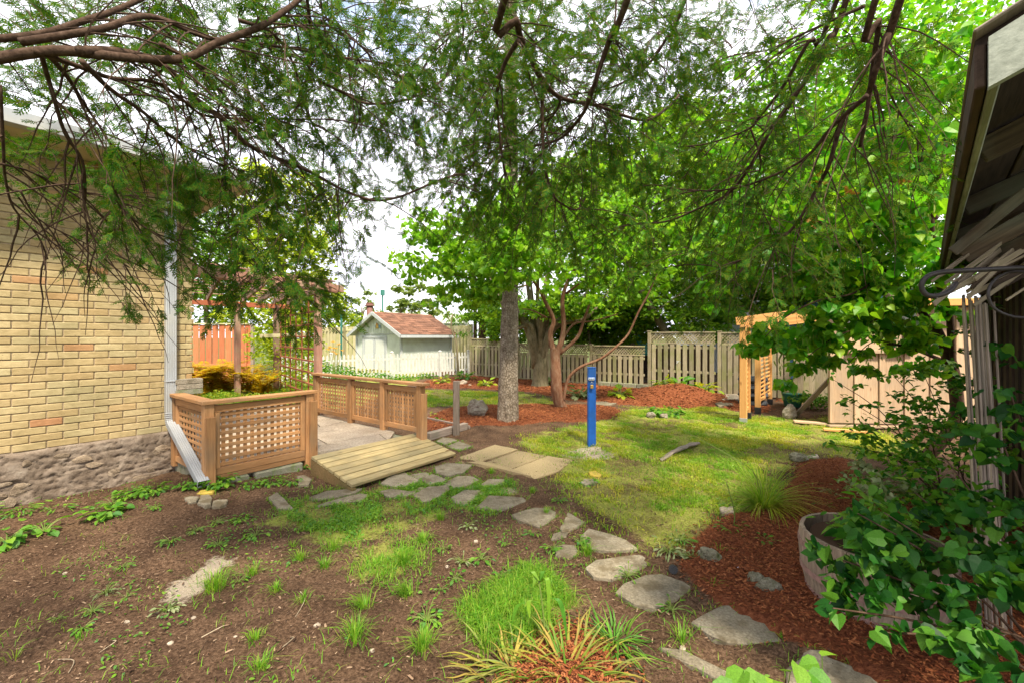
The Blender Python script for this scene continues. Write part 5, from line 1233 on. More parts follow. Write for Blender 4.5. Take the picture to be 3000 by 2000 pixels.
for j, row in enumerate(CD):
    for i, chv in enumerate(row):
        dens = int(chv)
        if dens == 0: continue
        for _ in range(int(round(dens ** 1.25 * .80 + rg.random()))):
            px = i * 113 + rg.uniform(0, 113); py = j * 95 - 10 + rg.uniform(0, 95)
            if px > 2740: continue
            Y = rg.uniform(1.9, 3.1) if px < 900 else rg.uniform(2.0, 3.9)
            if px < 700: Y = min(Y, 2.9)
            if py < 200: Y = min(Y, rg.uniform(1.8, 3.0))
            c = at(px, py, Y); kk = int(np.argmin(((AP - np.array(c)) ** 2).sum(1))); a = Vector(AP[kk]); dirn = (c - a)
            L_ = rg.uniform(.28, .5) * (.8 if Y < 2.3 else 1)
            if dirn.length < .5: st = a + dirn * .2
            else: st = c - dirn.normalized() * L_ * .5 + Vector((0, 0, .12))
            twig(st, dirn.normalized() + Vector((rg.gauss(0, .4), rg.gauss(0, .3), .1)), L_, rg.randint(7, 11), .15)
for j, row in enumerate(CD):
    for i, chv in enumerate(row):
        dens = int(chv); py0 = j * 95 - 10
        if dens < 5 or py0 > 520: continue
        if i * 113 < 680 and py0 > 120: continue
        for _ in range(int(round((dens - 3) * .75 + rg.random()))):
            px = i * 113 + rg.uniform(0, 113); py = py0 + rg.uniform(-20, 95); Y = rg.uniform(3.3, 5.2)
            if px > 2400: continue
            d = Vector((rg.gauss(0, 1), rg.gauss(0, .6), -.1)); k0 = len(sp_s); twig(at(px, py, Y) - d.normalized() * .25, d, rg.uniform(.5, .8), 12, .10, .005)
            for z in range(k0, len(sp_s)): sp_s[z] *= 1.45
# long thin side twigs that tie the foliage to the limbs
for k, (P, a, b_) in enumerate(paths):
    for i in range(3, len(P) - 1, 2):
        if P[i].y < 1.5: continue
        t = (P[i + 1] - P[i]).normalized(); d = (t + Vector((rg.gauss(0, .7), rg.gauss(0, .5), rg.gauss(-.15, .4)))).normalized(); n = 8; p = P[i].copy(); Q = [p.copy()]; L_ = rg.uniform(.35, .8)
        for q in range(n): d = (d + Vector((rg.uniform(-.2, .2), rg.uniform(-.2, .2), -.10))).normalized(); p = p + d * L_ / n; Q.append(p.copy())
        tw.tube(Q, [min(a, .0045) * (1 - .75 * z / n) for z in range(n + 1)], 4, cap=False)
        px_, py_ = pix(np.array([tuple(Q[-1])])); ci, cj = int(px_[0] // 113), int((py_[0] + 10) // 95)
        if 0 <= ci < 26 and 0 <= cj < 11 and int(CD[cj][ci]) > 1 and rg.random() < .6: twig(Q[-2], d, .25, 6, .2, .002)
# the spray that dangles alone before the bricks
Q = smooth_path([at(545, 740, 2.2), at(480, 790, 2.2), at(405, 770, 2.2), at(385, 830, 2.2), at(378, 870, 2.2)], 4); tw.tube(Q, .002, 4)
for (x, y) in ((350, 880), (372, 890), (395, 880), (410, 900), (400, 930)): twig(at(380, 868, 2.2), at(x, y, 2.2) - at(380, 860, 2.2), .10, 3, .25, .0015)
tw.build('twigs', B_CEDAR, cedar, kind='stuff')
pp_ = np.array([tuple(p) for p in sp_pos]); xx = np.array([tuple(p) for p in sp_x]); nn_ = np.array([tuple(p) for p in sp_n]); ss = np.array(sp_s)
print('cedar sprays', len(pp_))
R_ = rots(xx, nn_); px_, py_ = pix(pp_); k = 220; order = np.argsort(-(ss / pp_[:, 1]) * ((px_ > 0) & (px_ < 3000) & (py_ > 0)))
sme = D.meshes.new('spray'); sme.from_pydata([tuple(p) for p in SV], [], [tuple(int(i) for i in f) for f in SF]); sme.update(); sme.materials.append(LF_CEDAR)
for i in order[:k]: place('spray', sme, Vector(pp_[i]), Matrix(R_[i].tolist()), cedar, float(ss[i]))
r = order[k:]; V, Fs = scatter(SV, SF, pp_[r], R_[r], ss[r]); np_obj('foliage', V, Fs, LF_CEDAR, cedar, kind='stuff')
dry = [at(2485, 555, 2.5), at(2385, 640, 2.6), at(2390, 520, 2.6), at(2640, 530, 2.6)]
for q in dry:
    n = 10; ps_ = np.array(q)[None] + RNG.normal(size=(n, 3)) * .022; V, Fs = scatter(SV, SF, ps_, leaf_rots(n, .6), RNG.uniform(.03, .05, n)); np_obj('dead_spray', V, Fs, LF_DRY, cedar)

# ---------------------------------------------------------------- trees
def limbs(t, base, defs, mat):
    for name, pts, r0, r1 in defs:
        P = smooth_path(pts, 4); s = MB(); n = len(P); s.tube(P, [r0 + (r1 - r0) * (i / (n - 1)) ** .8 for i in range(n)], 9 if r0 > .05 else 6); s.build(name, mat, t, smooth=True)
def rough_trunk(pts, r0, r1, mat, parent, flare=1.35, amp=.07, n=26, k=8, seed=1):
    P = smooth_path(pts, k); s = MB(); m_ = len(P); vs = []
    for i, p in enumerate(P):
        t = i / (m_ - 1); r = r0 + (r1 - r0) * t; r *= 1 + (flare - 1) * max(0, 1 - t * m_ / 7) ** 2
        for j in range(n):
            a = 2 * math.pi * j / n; q = noise.fractal(Vector((math.cos(a) * 1.6 + seed, math.sin(a) * 1.6, p.z * 1.5)), .7, 2.2, 4); rr = r * (1 + amp * q)
            vs.append(p + Vector((math.cos(a) * rr, math.sin(a) * rr, 0)))
    s.add(vs, [(i * n + j, i * n + (j + 1) % n, (i + 1) * n + (j + 1) % n, (i + 1) * n + j) for i in range(m_ - 1) for j in range(n)]); return s.build('trunk', mat, parent, smooth=True)
# big spruce in the middle
sb = G(1487, 1243); sb = Vector((-.08, 7.72, hz(-.08, 7.72)))
spr = thing('spruce_tree', 'tall straight grey barked spruce trunk standing in the mulch in the middle', 'tree', sb)
rough_trunk([sb + UP * -.1, sb + UP * .35 + Vector((.01, 0, 0)), sb + UP * 1.2 + Vector((.03, 0, 0)), sb + UP * 2.6 + Vector((.05, .02, 0)), sb + UP * 4.5 + Vector((.06, 0, 0)), sb + UP * 8.5 + Vector((.05, 0, 0))], .205, .10, B_SPRUCE, spr, 1.25, .10, 40, 14)
for k in range(26):
    z = random.uniform(3.0, 8.3); a = random.uniform(0, 6.28); L_ = random.uniform(.7, 1.7) * (1 - .04 * z); q = sb + UP * z; s = MB()
    e = q + Vector((math.cos(a), math.sin(a), 0)) * L_ + UP * -.25 * L_; s.tube(smooth_path([q, (q + e) / 2 + UP * .12, e], 3), [.022, .006], 5); s.build('branch', B_GREY, spr, smooth=True)
bp_ = []
for k in range(60):
    z = random.uniform(3.2, 8.6); a = random.uniform(0, 6.28); L_ = random.uniform(.5, 1.6) * (1 - .04 * z); q = np.array(sb) + [math.cos(a) * L_, math.sin(a) * L_, z - .25 * L_]; bp_.append(q + RNG.normal(size=(30, 3)) * [.25, .25, .1])
bp_ = np.concatenate(bp_); V, Fs = scatter(SV, SF, bp_, leaf_rots(len(bp_), .8), RNG.uniform(.12, .22, len(bp_))); np_obj('crown', V, Fs, LF_CEDAR, spr, kind='stuff')

def clumps(specs, leaf, rng=RNG, jit=.5):
    "specs: (px, py, Y, radius in m, n); flat tiers of leaves like a redbud's"
    P = []
    for px, py, Y, r, n in specs:
        c = np.array(at(px, py, Y)); nc = max(3, int(n / 14)); cc = c + unit(rng.normal(size=(nc, 3))) * (rng.uniform(0, 1, (nc, 1)) ** .5) * r * np.array([1, 1, .8])
        k = rng.integers(0, nc, n); P.append(cc[k] + rng.normal(size=(n, 3)) * r * np.array([.22, .22, .09]))
    return np.concatenate(P)
def pods(parent, pts, n, size=(.05, .09), rng=RNG):
    k = rng.integers(0, len(pts), n); nc = max(1, n // 9); cc = pts[rng.integers(0, len(pts), nc)]; p = cc[rng.integers(0, nc, n)] + rng.normal(size=(n, 3)) * [.07, .07, .05]
    x = unit(np.stack([rng.normal(0, .16, n), rng.normal(0, .16, n), np.full(n, -1.0)], 1)); z = unit(rng.normal(size=(n, 3)) * [1, 1, .1])
    V, Fs = scatter(*TPL['lance'], p, rots(x, z), rng.uniform(*size, n)); np_obj('seed_pods', V, Fs, LF_POD, parent, kind='stuff')
# centre redbud with the reddish trunk
rb_ = Vector((1.02, 9.5, 0)); red = thing('redbud_tree', 'reddish barked tree with a low curving branch and bright heart shaped leaves', 'tree', rb_)
def A(px, py, Y): return at(px, py, Y)
rough_trunk([A(1648, 1205, 9.5), A(1632, 1150, 9.5), A(1628, 1090, 9.5), A(1626, 1050, 9.5), A(1626, 1022, 9.5)], .125, .105, B_RED, red, 1.25, .10, 20, 5, 4)
limbs(red, None, [
 ('branch', [A(1626,1045,9.5), A(1645,1000,9.5), A(1652,950,9.5), A(1648,880,9.4), A(1665,820,9.3), A(1690,780,9.3), A(1720,700,9.2)], .08, .02),
 ('branch', [A(1622,1030,9.5), A(1612,980,9.6), A(1622,940,9.6), A(1600,890,9.5), A(1580,850,9.4), A(1545,800,9.2), A(1500,760,9.0), A(1440,720,8.8)], .07, .015),
 ('branch', [A(1640,1035,9.5), A(1690,990,9.5), A(1710,940,9.5), A(1730,880,9.4), A(1748,800,9.3), A(1780,700,9.2)], .05, .015),
 ('branch', [A(1650,1175,9.45), A(1664,1110,9.4), A(1700,1075,9.3), A(1760,1050,9.2), A(1800,1020,9.1), A(1840,980,9.1), A(1868,920,9.0), A(1900,860,9.0), A(1930,790,9.0)], .040, .016),
 ('branch', [A(1640,1010,9.5), A(1680,950,9.8), A(1740,940,10), A(1810,920,10.2)], .035, .01),
 ('branch', [A(1600,930,9.5), A(1560,910,9.3), A(1530,905,9.2)], .025, .008),
 ('branch', [A(1660,860,9.4), A(1700,830,9.0), A(1760,790,8.8)], .03, .01),
 ('branch', [A(1560,830,9.2), A(1480,850,8.2), A(1400,820,8.2), A(1300,800,8.3)], .02, .006),
 ('branch', [A(1500,760,9.0), A(1400,700,8.5), A(1260,690,8.4)], .02, .006)], B_RED)
cs = [(1490,700,6.6,.35,110),(1480,620,6.6,.35,110),(1520,560,6.8,.4,110),(1460,840,7.0,.2,50),(1230,760,8.6,.55,230),(1270,700,8.6,.6,260),(1320,780,8.3,.55,260),(1330,690,8.5,.6,260),(1400,860,8.2,.5,220),(1390,760,8.0,.55,240),(1440,800,8.0,.5,200),(1460,720,7.2,.5,200),(1500,820,6.9,.32,110),(1490,760,6.8,.4,120),(1540,700,6.9,.4,110),(1470,640,7,.4,110),(1560,900,9.8,.4,80),(1650,830,9.7,.4,110),(1720,870,9.4,.35,80),(1800,850,9.2,.45,120),(1860,860,9.2,.45,120),(1950,830,9.4,.4,90),(1600,780,9,.4,100),(1560,790,7.4,.45,110),(1350,850,8.4,.45,170),(1290,850,8.6,.4,120),
      (1400,640,8.8,.6,200),(1500,650,8.8,.6,170),(1600,690,8.6,.6,190),(1620,860,8.2,.25,40),(1740,880,8.0,.2,24),(1700,760,8.7,.6,200),(1800,760,9.0,.7,240),(1850,680,9,.7,240),(1900,800,9.2,.6,200),(1750,650,8.8,.7,220),(1660,600,9,.7,200),(1560,590,9.2,.7,160),(1220,650,8.8,.4,80),(1210,820,8.8,.3,50),(1440,890,8.1,.3,60),
      (1950,620,9.5,.8,240),(1850,560,9.5,.8,220),(1980,720,9.3,.7,220),(1700,520,9.5,.8,160),(2060,650,9.6,.8,220)]
pts = clumps(cs, .12); n = len(pts)
foliage(red, 'heart', pts, leaf_rots(n, .55), RNG.uniform(.075, .135, n), LF_REDBUD, 300)
pods(red, pts, 1500)

# right hand redbud by the garage
r2b = Vector((5.35, 5.6, 0)); red2 = thing('redbud_tree', 'dark stemmed tree with seed pods drooping in front of the plank shed', 'tree', r2b)
limbs(red2, None, [
 ('trunk', [r2b + UP * -.05, A(2795,1240,5.4), A(2800,1140,5.3), A(2780,1050,5.2), A(2738,960,5.1)], .075, .06),
 ('branch', [A(2738,960,5.1), A(2700,915,5.0), A(2655,865,4.9), A(2600,800,4.8), A(2560,740,4.7), A(2480,690,4.4), A(2400,650,4.2)], .045, .012),
 ('branch', [A(2790,1080,5.2), A(2785,960,5.0), A(2775,900,4.9), A(2745,820,4.8), A(2745,740,4.7), A(2730,640,4.6), A(2760,480,4.5), A(2790,300,4.4)], .04, .015),
 ('branch', [A(2770,1060,5.2), A(2700,1030,5.1), A(2640,1012,5.0), A(2600,1008,4.9)], .025, .012),
 ('branch', [A(2600,800,4.8), A(2500,860,4.5), A(2400,880,4.4), A(2300,930,4.5), A(2240,990,4.6)], .015, .004),
 ('branch', [A(2660,870,4.9), A(2560,940,4.7), A(2440,990,4.6), A(2360,1050,4.7)], .012, .004),
 ('branch', [A(2560,740,4.7), A(2450,760,4.3), A(2350,790,4.2), A(2250,830,4.3)], .014, .004),
 ('branch', [A(2745,640,4.6), A(2650,560,4.4), A(2560,540,4.4), A(2440,520,4.4)], .02, .006),
 ('branch', [A(2760,480,4.5), A(2680,380,4.3), A(2600,300,4.2)], .02, .006),
 ('branch', [A(2640,1012,5.0), A(2560,1000,4.9), A(2490,1060,4.8)], .010, .003)], B_DARK)
cs = [(2480,870,4.8,.3,70),(2600,960,4.9,.35,80),(2680,1000,4.9,.3,60),(2420,1040,5,.25,50),(2510,1060,5,.2,30),(2260,985,4.9,.22,40),(2230,1010,4.9,.2,36),(2420,840,4.7,.3,70),(2400,930,4.7,.4,90),(2330,980,4.9,.3,60),(2360,1050,5.0,.26,45),(2400,1000,4.8,.25,40),(2480,950,4.8,.35,60),(2520,880,4.7,.35,70),(2300,1120,5.4,.2,20),(2170,1020,5.2,.15,14),
      (2230,760,4.6,.34,70),(2330,770,4.6,.36,90),(2450,770,4.5,.45,110),(2550,800,4.6,.4,90),(2620,900,4.8,.35,70),(2690,820,4.6,.4,80),(2700,720,4.5,.4,100),(2600,700,4.5,.45,110),(2480,680,4.4,.45,110),(2360,680,4.4,.45,110),(2250,680,4.6,.45,90),
      (2680,600,4.4,.4,100),(2560,600,4.4,.45,100),(2440,590,4.4,.45,100),(2330,560,4.6,.5,90),(2700,480,4.4,.4,90),(2600,470,4.4,.45,90),(2480,450,4.6,.45,70),(2720,350,4.3,.4,70),(2640,330,4.3,.4,60),(2700,230,4.2,.35,40),(2600,180,4.4,.3,20),(2790,150,4.3,.35,30),
      (2200,600,5.2,.5,90),(2100,700,5.6,.5,90),(2120,760,5.6,.4,70),(2750,950,4.9,.3,50),(2730,1060,5.0,.3,50),(2090,850,5.4,.3,30),(2350,400,5.0,.5,50),(2440,320,5.0,.5,30),(2170,450,5.6,.5,40),(1950,480,6.5,.6,60),(2050,540,6.2,.6,80),(2170,140,5,.3,12),(1990,250,5.6,.2,8)]
cs = [(a, b_, c, d, int(e * 1.7)) for a, b_, c, d, e in cs]
pts = clumps(cs, .1); n = len(pts)
foliage(red2, 'heart', pts, leaf_rots(n, .75), RNG.uniform(.07, .125, n), LF_REDBUD2, 300)
pods(red2, pts, 2200, (.045, .085))

def bigtree(name, label, base, trunkpts, r, bmat, blobs, lmat, tpl='quad', size=(.10, .18), droop=.3, nparts=0, branches=4):
    t = thing(name, label, 'tree', base); limbs(t, None, [('trunk', trunkpts, r, r * .4)], bmat)
    rg2 = random.Random(int(base.x * 10 + base.y))
    top = Vector(trunkpts[-1])
    for k in range(branches):
        q = Vector(trunkpts[len(trunkpts) // 2]) + (top - Vector(trunkpts[len(trunkpts) // 2])) * rg2.random(); bl = rg2.choice(blobs); c = Vector(bl[0]); e = q + (c - q) * .8 + Vector((rg2.gauss(0, .4), rg2.gauss(0, .4), 0)) * max(bl[1]) * .4
        limbs(t, None, [('branch', [q, (q + e) / 2 + UP * .2, e], r * .35, r * .08)], bmat)
    P = np.concatenate([blob_points(c, rr, n, max(6, n // 38), np.mean(rr) * .16) for c, rr, n in blobs]); n = len(P)
    foliage(t, tpl, P, leaf_rots(n, droop), RNG.uniform(*size, n), lmat, nparts, rest='crown'); return t
def gb(px, Y): return Vector(((px - 1500) / F * Y, Y, 0))
# old many stemmed tree by the fence
ob = gb(1583, 13.6); old = thing('old_tree', 'old thick trunk splitting into many grey limbs against the back fence', 'tree', ob)
rough_trunk([ob + UP * -.05, ob + UP * .3, ob + UP * .8, A(1575, 1030, 13.6)], .25, .24, B_GREY, old, 1.3, .12, 22, 6, 9)
for k, e in enumerate([(1480,900),(1500,830),(1540,800),(1575,790),(1600,820),(1640,850),(1560,880),(1530,940),(1690,900),(1720,930),(1500,960),(1610,760)]):
    m1 = A(1575 + (e[0] - 1575) * .35, 960, 13.6 + random.uniform(-.6, .6)); limbs(old, None, [('limb', [A(1575 + (e[0] - 1575) * .06, 1075, 13.6), m1, A(e[0], e[1], 13.2 + random.uniform(-1, 1)), A(e[0] + (e[0] - 1575) * .5, e[1] - 90, 13)], .13, .02)], B_GREY)
P = np.concatenate([blob_points(A(x, y, Y), (r, r, r * .7), n, max(5, n // 30), r * .18) for x, y, Y, r, n in ((1450,760,13,1.2,600),(1560,720,13,1.3,700),(1680,760,13.4,1.3,700),(1780,830,13.8,1.1,600),(1500,640,13,1.4,600),(1650,620,13,1.4,600),(1400,850,13.6,.8,300),(1650,900,12.6,.7,420),(1750,905,12.6,.8,420),(1550,925,12.8,.6,300),(1480,900,13,.6,300),(1830,900,14,.7,300))]); n = len(P)
foliage(old, 'wide', P, leaf_rots(n, .3), RNG.uniform(.09, .15, n), LF_MID, 200, rest='crown')
for px, Y, lab in ((1413, 19.0, 'left of the two dark conifer trunks behind the fence'), (1445, 18.4, 'right of the two dark conifer trunks behind the fence'), (1392, 20, 'thin dark conifer trunk just behind the picket fence corner')):
    b_ = gb(px, Y); t = bigtree('conifer_tree', lab, b_, [b_, b_ + UP * 2, b_ + UP * 4, b_ + UP * 6.5], .22 if px != 1392 else .12, B_DARK, [((b_.x + random.uniform(-.3, .3), b_.y, 4.4), (1.5, 1.5, 2.3), 900), ((b_.x, b_.y - .3, 2.2), (1.2, .8, .7), 250)], LF_MID, 'lance', (.16, .3), .9, 0, 5)
BT = [('broad_tree', 'bright leafy tree filling the upper right behind the drooping branches', 2700, 11.5, 9, [((2350,330),1.9,1500),((2500,180),1.9,1500),((2650,350),1.8,1500),((2750,150),1.8,1300),((2560,480),1.6,1200),((2800,480),1.3,900),((2230,480),1.5,1100),((2400,560),1.6,1200),((2700,620),1.5,1000)], LF_REDBUD2),
      ('broad_tree', 'sunny green tree whose top rises left of the tall fence', 1980, 14, 8, [((1750,560),1.7,1500),((1900,470),1.7,1500),((2050,420),1.6,1400),((1650,640),1.4,1100),((1850,680),1.7,1400),((2050,620),1.6,1300),((1980,800),1.3,1000)], LF_MID),
      ('hedge_tree', 'dense low tree right behind the fence top by the spruce trunk', 1560, 17, 4, [((1500,940),1.0,900),((1600,950),1.0,1000),((1700,950),1.1,1100),((1790,950),1.1,1100),((1420,900),.9,700),((1860,900),1.2,900)], LF_MID),
      ('hedge_tree', 'dense low tree filling the gap above the tall fence panels', 2060, 15, 4, [((1960,900),1.0,900),((2080,930),.9,800),((2200,880),1.1,1000),((2320,900),1.0,800)], LF_MID),
      ('broad_tree', 'dense mid green tree filling the view above the fence behind the blue post', 1880, 19, 9, [((1760,620),2.8,2600),((1900,760),2.2,1900),((1950,560),2.8,2300),((1820,880),1.3,900)], LF_MID),
      ('broad_tree', 'bright green tree rising above the tall fence panels', 2120, 17, 9, [((2060,720),2.2,2000),((2180,560),2.6,2200),((2140,860),1.2,900),((2010,880),.9,600),((2250,700),2.0,1500)], LF_MID),
      ('broad_tree', 'leafy tree behind the arbor and plank shed', 2500, 15, 8, [((2360,560),2.3,1900),((2500,640),2.2,1900),((2650,520),2.4,1700),((2420,800),1.2,900),((2700,760),1.6,900)], LF_MID),
      ('broad_tree', 'shaded bushy tree behind the fence in the gap right of the reddish trunk', 1740, 16, 4, [((1720,930),1.0,1000),((1800,950),.9,900),((1860,950),.9,900),((1640,900),.9,800),((1760,880),1.2,1000)], LF_MID),
      ('broad_tree', 'tall yellow green tree behind the pergola', 830, 15.5, 10, [((830,760),1.5,1500),((790,900),1.4,1400),((860,620),1.6,1300),((740,560),1.3,700),((850,1000),1.0,900),((900,850),1.0,800)], LF_YEL),
      ('broad_tree', 'deep green tree behind the red fence at the house corner', 610, 19, 7, [((600,800),2.2,1700),((650,700),2.0,1400),((570,900),1.6,900),((680,860),1.4,800)], LF_MID),
      ('broad_tree', 'green tree between the pergola and the little shed', 985, 27, 5, [((960,920),1.6,900),((1000,960),1.4,700),((930,880),1.6,700)], LF_YEL),
      ('broad_tree', 'rounded green bush behind the pale fence left of the little shed', 1040, 30, 3, [((1040,965),1.2,500),((1070,975),.9,300)], LF_MID),
      ('sparse_tree', 'thin leaved tree showing sky through it right of the stove pipe', 1190, 26, 5, [((1170,880),.9,260),((1230,860),1.1,330),((1280,900),1.1,330),((1210,905),.9,240)], LF_FAR),
      ('sparse_tree', 'thin leaved tree left of the stove pipe', 1062, 31, 5, [((1060,900),.9,200),((1085,870),.6,90),((1040,930),.7,150)], LF_FAR),
      ('sparse_tree', 'low far trees on the horizon beyond the shed roof', 1200, 45, 2, [((1150,955),2.0,300),((1250,950),2.0,300)], LF_FAR)]
for nm, lab, px, Y, H_, bl, mt in BT:
    b_ = gb(px, Y); tp_ = A(bl[0][0][0], bl[0][0][1], Y)
    bigtree(nm, lab, b_, [b_, b_ + UP * .9 + Vector((.1, 0, 0)), b_.lerp(tp_, .6), tp_], .16 * (H_ / 7), B_GREY, [(tuple(A(c[0], c[1], Y + random.uniform(-1, 1))), (r, r, r * .85), int(n * (1.9 if Y < 20 else 1))) for c, r, n in bl], mt, 'quad' if Y > 12 else 'wide', (.12, .22) if 12 < Y < 20 else (.09, .155) if Y < 20 else (.2, .38), .3, 0, 7)
# trees whose tops close off the sky on the right
# sapling at the picket fence
sp0 = pint(1338) + pn * .15; sap = thing('sapling', 'thin bare sapling leaning along the picket fence near its right end', 'tree', sp0)
limbs(sap, None, [('trunk', [sp0, A(1340, 1050, 17.3), A(1336, 1000, 17.3), A(1322, 960, 17.3), A(1326, 920, 17.3)], .055, .025), ('branch', [A(1324, 955, 17.3), A(1312, 925, 17.3)], .02, .01)], B_GREY)

# ---------------------------------------------------------------- bushes and small plants
def bush(name, label, cat, base, blobs, mat, tpl, size, n_parts=60, stems=8, droop=.3, group=None, smat=None, nz=.8):
    t = thing(name, label, cat, base, group); P = np.concatenate([blob_points(c, r, n, max(4, n // 10), np.mean(r) * .22, shell=.2) for c, r, n in blobs]); n = len(P)
    P[:, 2] = np.maximum(P[:, 2], height(P[:, 0], P[:, 1]) + .01)
    foliage(t, tpl, P, leaf_rots(n, droop, nz), RNG.uniform(*size, n), mat, n_parts)
    if stems:
        s = MB()
        for k in range(stems):
            e = Vector(P[random.randrange(n)]); s.tube(smooth_path([base + Vector((random.uniform(-.04, .04), random.uniform(-.04, .04), 0)), (base + e) / 2 + UP * .03 + Vector((random.uniform(-.05, .05),) * 2 + (0,)), e], 3), [.004, .0015], 4, cap=False)
        s.build('stems', smat or LF_STEM, t)
    return t
# foreground shrub at the right edge
fsb = Vector((2.35, 1.75, 0))
fsh = thing('foreground_shrub', 'large dark leaved shrub spilling over the barrel at the right edge', 'shrub', fsb)
cs = [(2480,1600,2.0,.14,26),(2540,1640,1.9,.16,40),(2500,1700,1.85,.12,26),(2580,1560,2.1,.16,36),(2440,1720,1.8,.07,8),(2620,1600,2.0,.2,50),(2900,1200,2.3,.16,40),(2960,1150,2.0,.12,24),(2950,1330,2.0,.18,60),(2870,1430,2.1,.2,70),(2960,1460,1.9,.18,60),(2760,1480,2.1,.2,60),(2590,1500,2.0,.10,12),(2490,1490,2.0,.05,5),
      (2640,1560,2.0,.16,40),(2560,1620,1.8,.16,34),(2470,1640,1.8,.10,16),(2680,1650,1.9,.18,50),(2780,1600,1.9,.2,70),(2880,1580,1.8,.2,70),(2960,1620,1.7,.18,60),(2600,1750,1.7,.14,26),(2500,1760,1.7,.12,18),(2440,1780,1.65,.06,7),(2700,1760,1.7,.16,40),(2800,1720,1.7,.18,60),(2900,1720,1.6,.18,60),
      (2980,1780,1.5,.16,50),(2850,1840,1.5,.14,30),(2750,1850,1.5,.1,16),(2640,1830,1.55,.06,7),(2560,1850,1.55,.04,4),(2940,1900,1.4,.14,34),(2870,1960,1.35,.1,18),(2980,1980,1.3,.1,20),(2560,1700,1.7,.1,14),(2530,1560,1.9,.08,8),(2940,1040,2.2,.1,16),(2990,1240,1.8,.12,20)]
pts = clumps(cs, .1); n = len(pts)
foliage(fsh, 'heart', pts, leaf_rots(n, .6, .7), RNG.uniform(.026, .068, n), LF_DEEP, 300)
for e in ((2590,1500,2.0),(2470,1640,1.8),(2440,1780,1.65),(2560,1850,1.55),(2760,1330,2.3),(2900,1200,2.3),(2700,1760,1.7),(2850,1840,1.5),(2680,1440,2.3),(2960,1150,2.0),(2800,1600,1.9),(2490,1490,2.0)):
    q = A(*e); limbs(fsh, None, [('stem', [fsb + Vector((random.uniform(-.1, .1), random.uniform(-.1, .1), -.02)), (fsb + q) / 2 + UP * .12, q], .009, .003)], B_DARK)
# mid shrub in front of the plank shed, small oval leaves
msb = Vector((3.7, 3.5, 0)); msh = thing('leafy_shrub', 'loose shrub of small oval leaves growing in front of the plank shed', 'shrub', msb)
cs = [(2650,1120,4.0,.24,70),(2730,1170,3.9,.26,90),(2800,1130,3.9,.24,80),(2700,1080,4.0,.14,30),(2610,1090,4.0,.10,16),(2840,1220,3.6,.28,120),(2760,1250,3.5,.3,150),(2660,1260,3.6,.28,120),(2560,1240,3.7,.2,50),(2620,1190,3.8,.2,50),(2700,1330,3.3,.3,170),(2800,1350,3.2,.3,170),(2580,1330,3.5,.24,80),(2500,1310,3.5,.14,26),(2440,1300,3.5,.08,10),
      (2640,1400,3.2,.26,110),(2750,1430,3.0,.26,130),(2850,1430,2.9,.26,130),(2680,1500,2.9,.2,70),(2790,1520,2.8,.2,80),(2460,1160,4.0,.08,12),(2500,1170,4.0,.08,12),(2440,1110,4.0,.05,6),(2510,1130,4.0,.05,6),(2480,1260,3.9,.08,14),(2900,1050,4.0,.2,60),(2860,960,4.0,.16,36),(2850,1120,3.8,.2,60),(2780,1040,4.4,.16,36),(2530,1400,3.3,.12,20),(2920,900,3.9,.14,26),(2900,1300,3.3,.26,120)]
pts = clumps(cs, .05); n = len(pts)
foliage(msh, 'oval', pts, leaf_rots(n, .3, .8), RNG.uniform(.04, .075, n), LF_SHRUB, 300)
for e in ((2610,1090,4.0),(2440,1300,3.5),(2440,1110,4.0),(2460,1160,4.0),(2500,1310,3.5),(2700,1080,4.0),(2860,960,4.0),(2800,1130,3.9),(2920,900,3.9),(2560,1240,3.7),(2580,1330,3.5),(2750,1250,3.5)):
    q = A(*e); limbs(msh, None, [('stem', [msb + Vector((random.uniform(-.2, .2), random.uniform(-.2, .2), -.02)), (msb + q) / 2 + UP * .2, q], .007, .002)], B_DARK)
# golden ferns by the pergola
for k, (px, Y, r, lab) in enumerate(((600, 10.6, .75, 'golden fern clump at the house corner beside the red fence'), (655, 11.0, .75, 'golden fern clump left of the nearer thin pergola post'), (725, 11.0, .68, 'golden fern clump right of the nearer thin pergola post'), (560, 10.2, .6, 'golden fern clump touching the brick wall corner'), (775, 10.7, .5, 'small rusty fern clump before the pergola'))):
    b_ = gb(px, Y); b_.z = hz(b_.x, b_.y); t = thing('fern', lab, 'fern', b_)
    for q in range(20):
        a = random.uniform(0, 6.28); L_ = r * random.uniform(.7, 1.2); P = smooth_path([b_ + Vector((random.uniform(-.2, .2), random.uniform(-.15, .15), 0)) * r * 2, b_ + Vector((math.cos(a) * .35, math.sin(a) * .35, .75)) * L_, b_ + Vector((math.cos(a) * .95, math.sin(a) * .95, .95)) * L_], 6); pos, xd = [], []
        for i in range(1, len(P) - 1):
            t_ = (P[i + 1] - P[i]).normalized(); sd2 = t_.cross(UP).normalized()
            for sgn in (-1, 1): pos.append(P[i]); xd.append(sd2 * sgn + t_ * .5)
            pos.append((P[i] + P[i + 1]) / 2); xd.append(sd2 + t_ * .4); pos.append((P[i] + P[i + 1]) / 2); xd.append(-sd2 + t_ * .4)
        pos = np.array([tuple(v) for v in pos]); xd = np.array([tuple(v) for v in xd]); m_ = len(pos); V, Fs = scatter(*TPL['lance'], pos, rots(xd, np.tile([[0, 0, 1.0]], (m_, 1)) + RNG.normal(size=(m_, 3)) * .2), .17 * r / .5 * np.linspace(1.1, .4, m_)); np_obj('frond', V, Fs, LF_FERN, t)
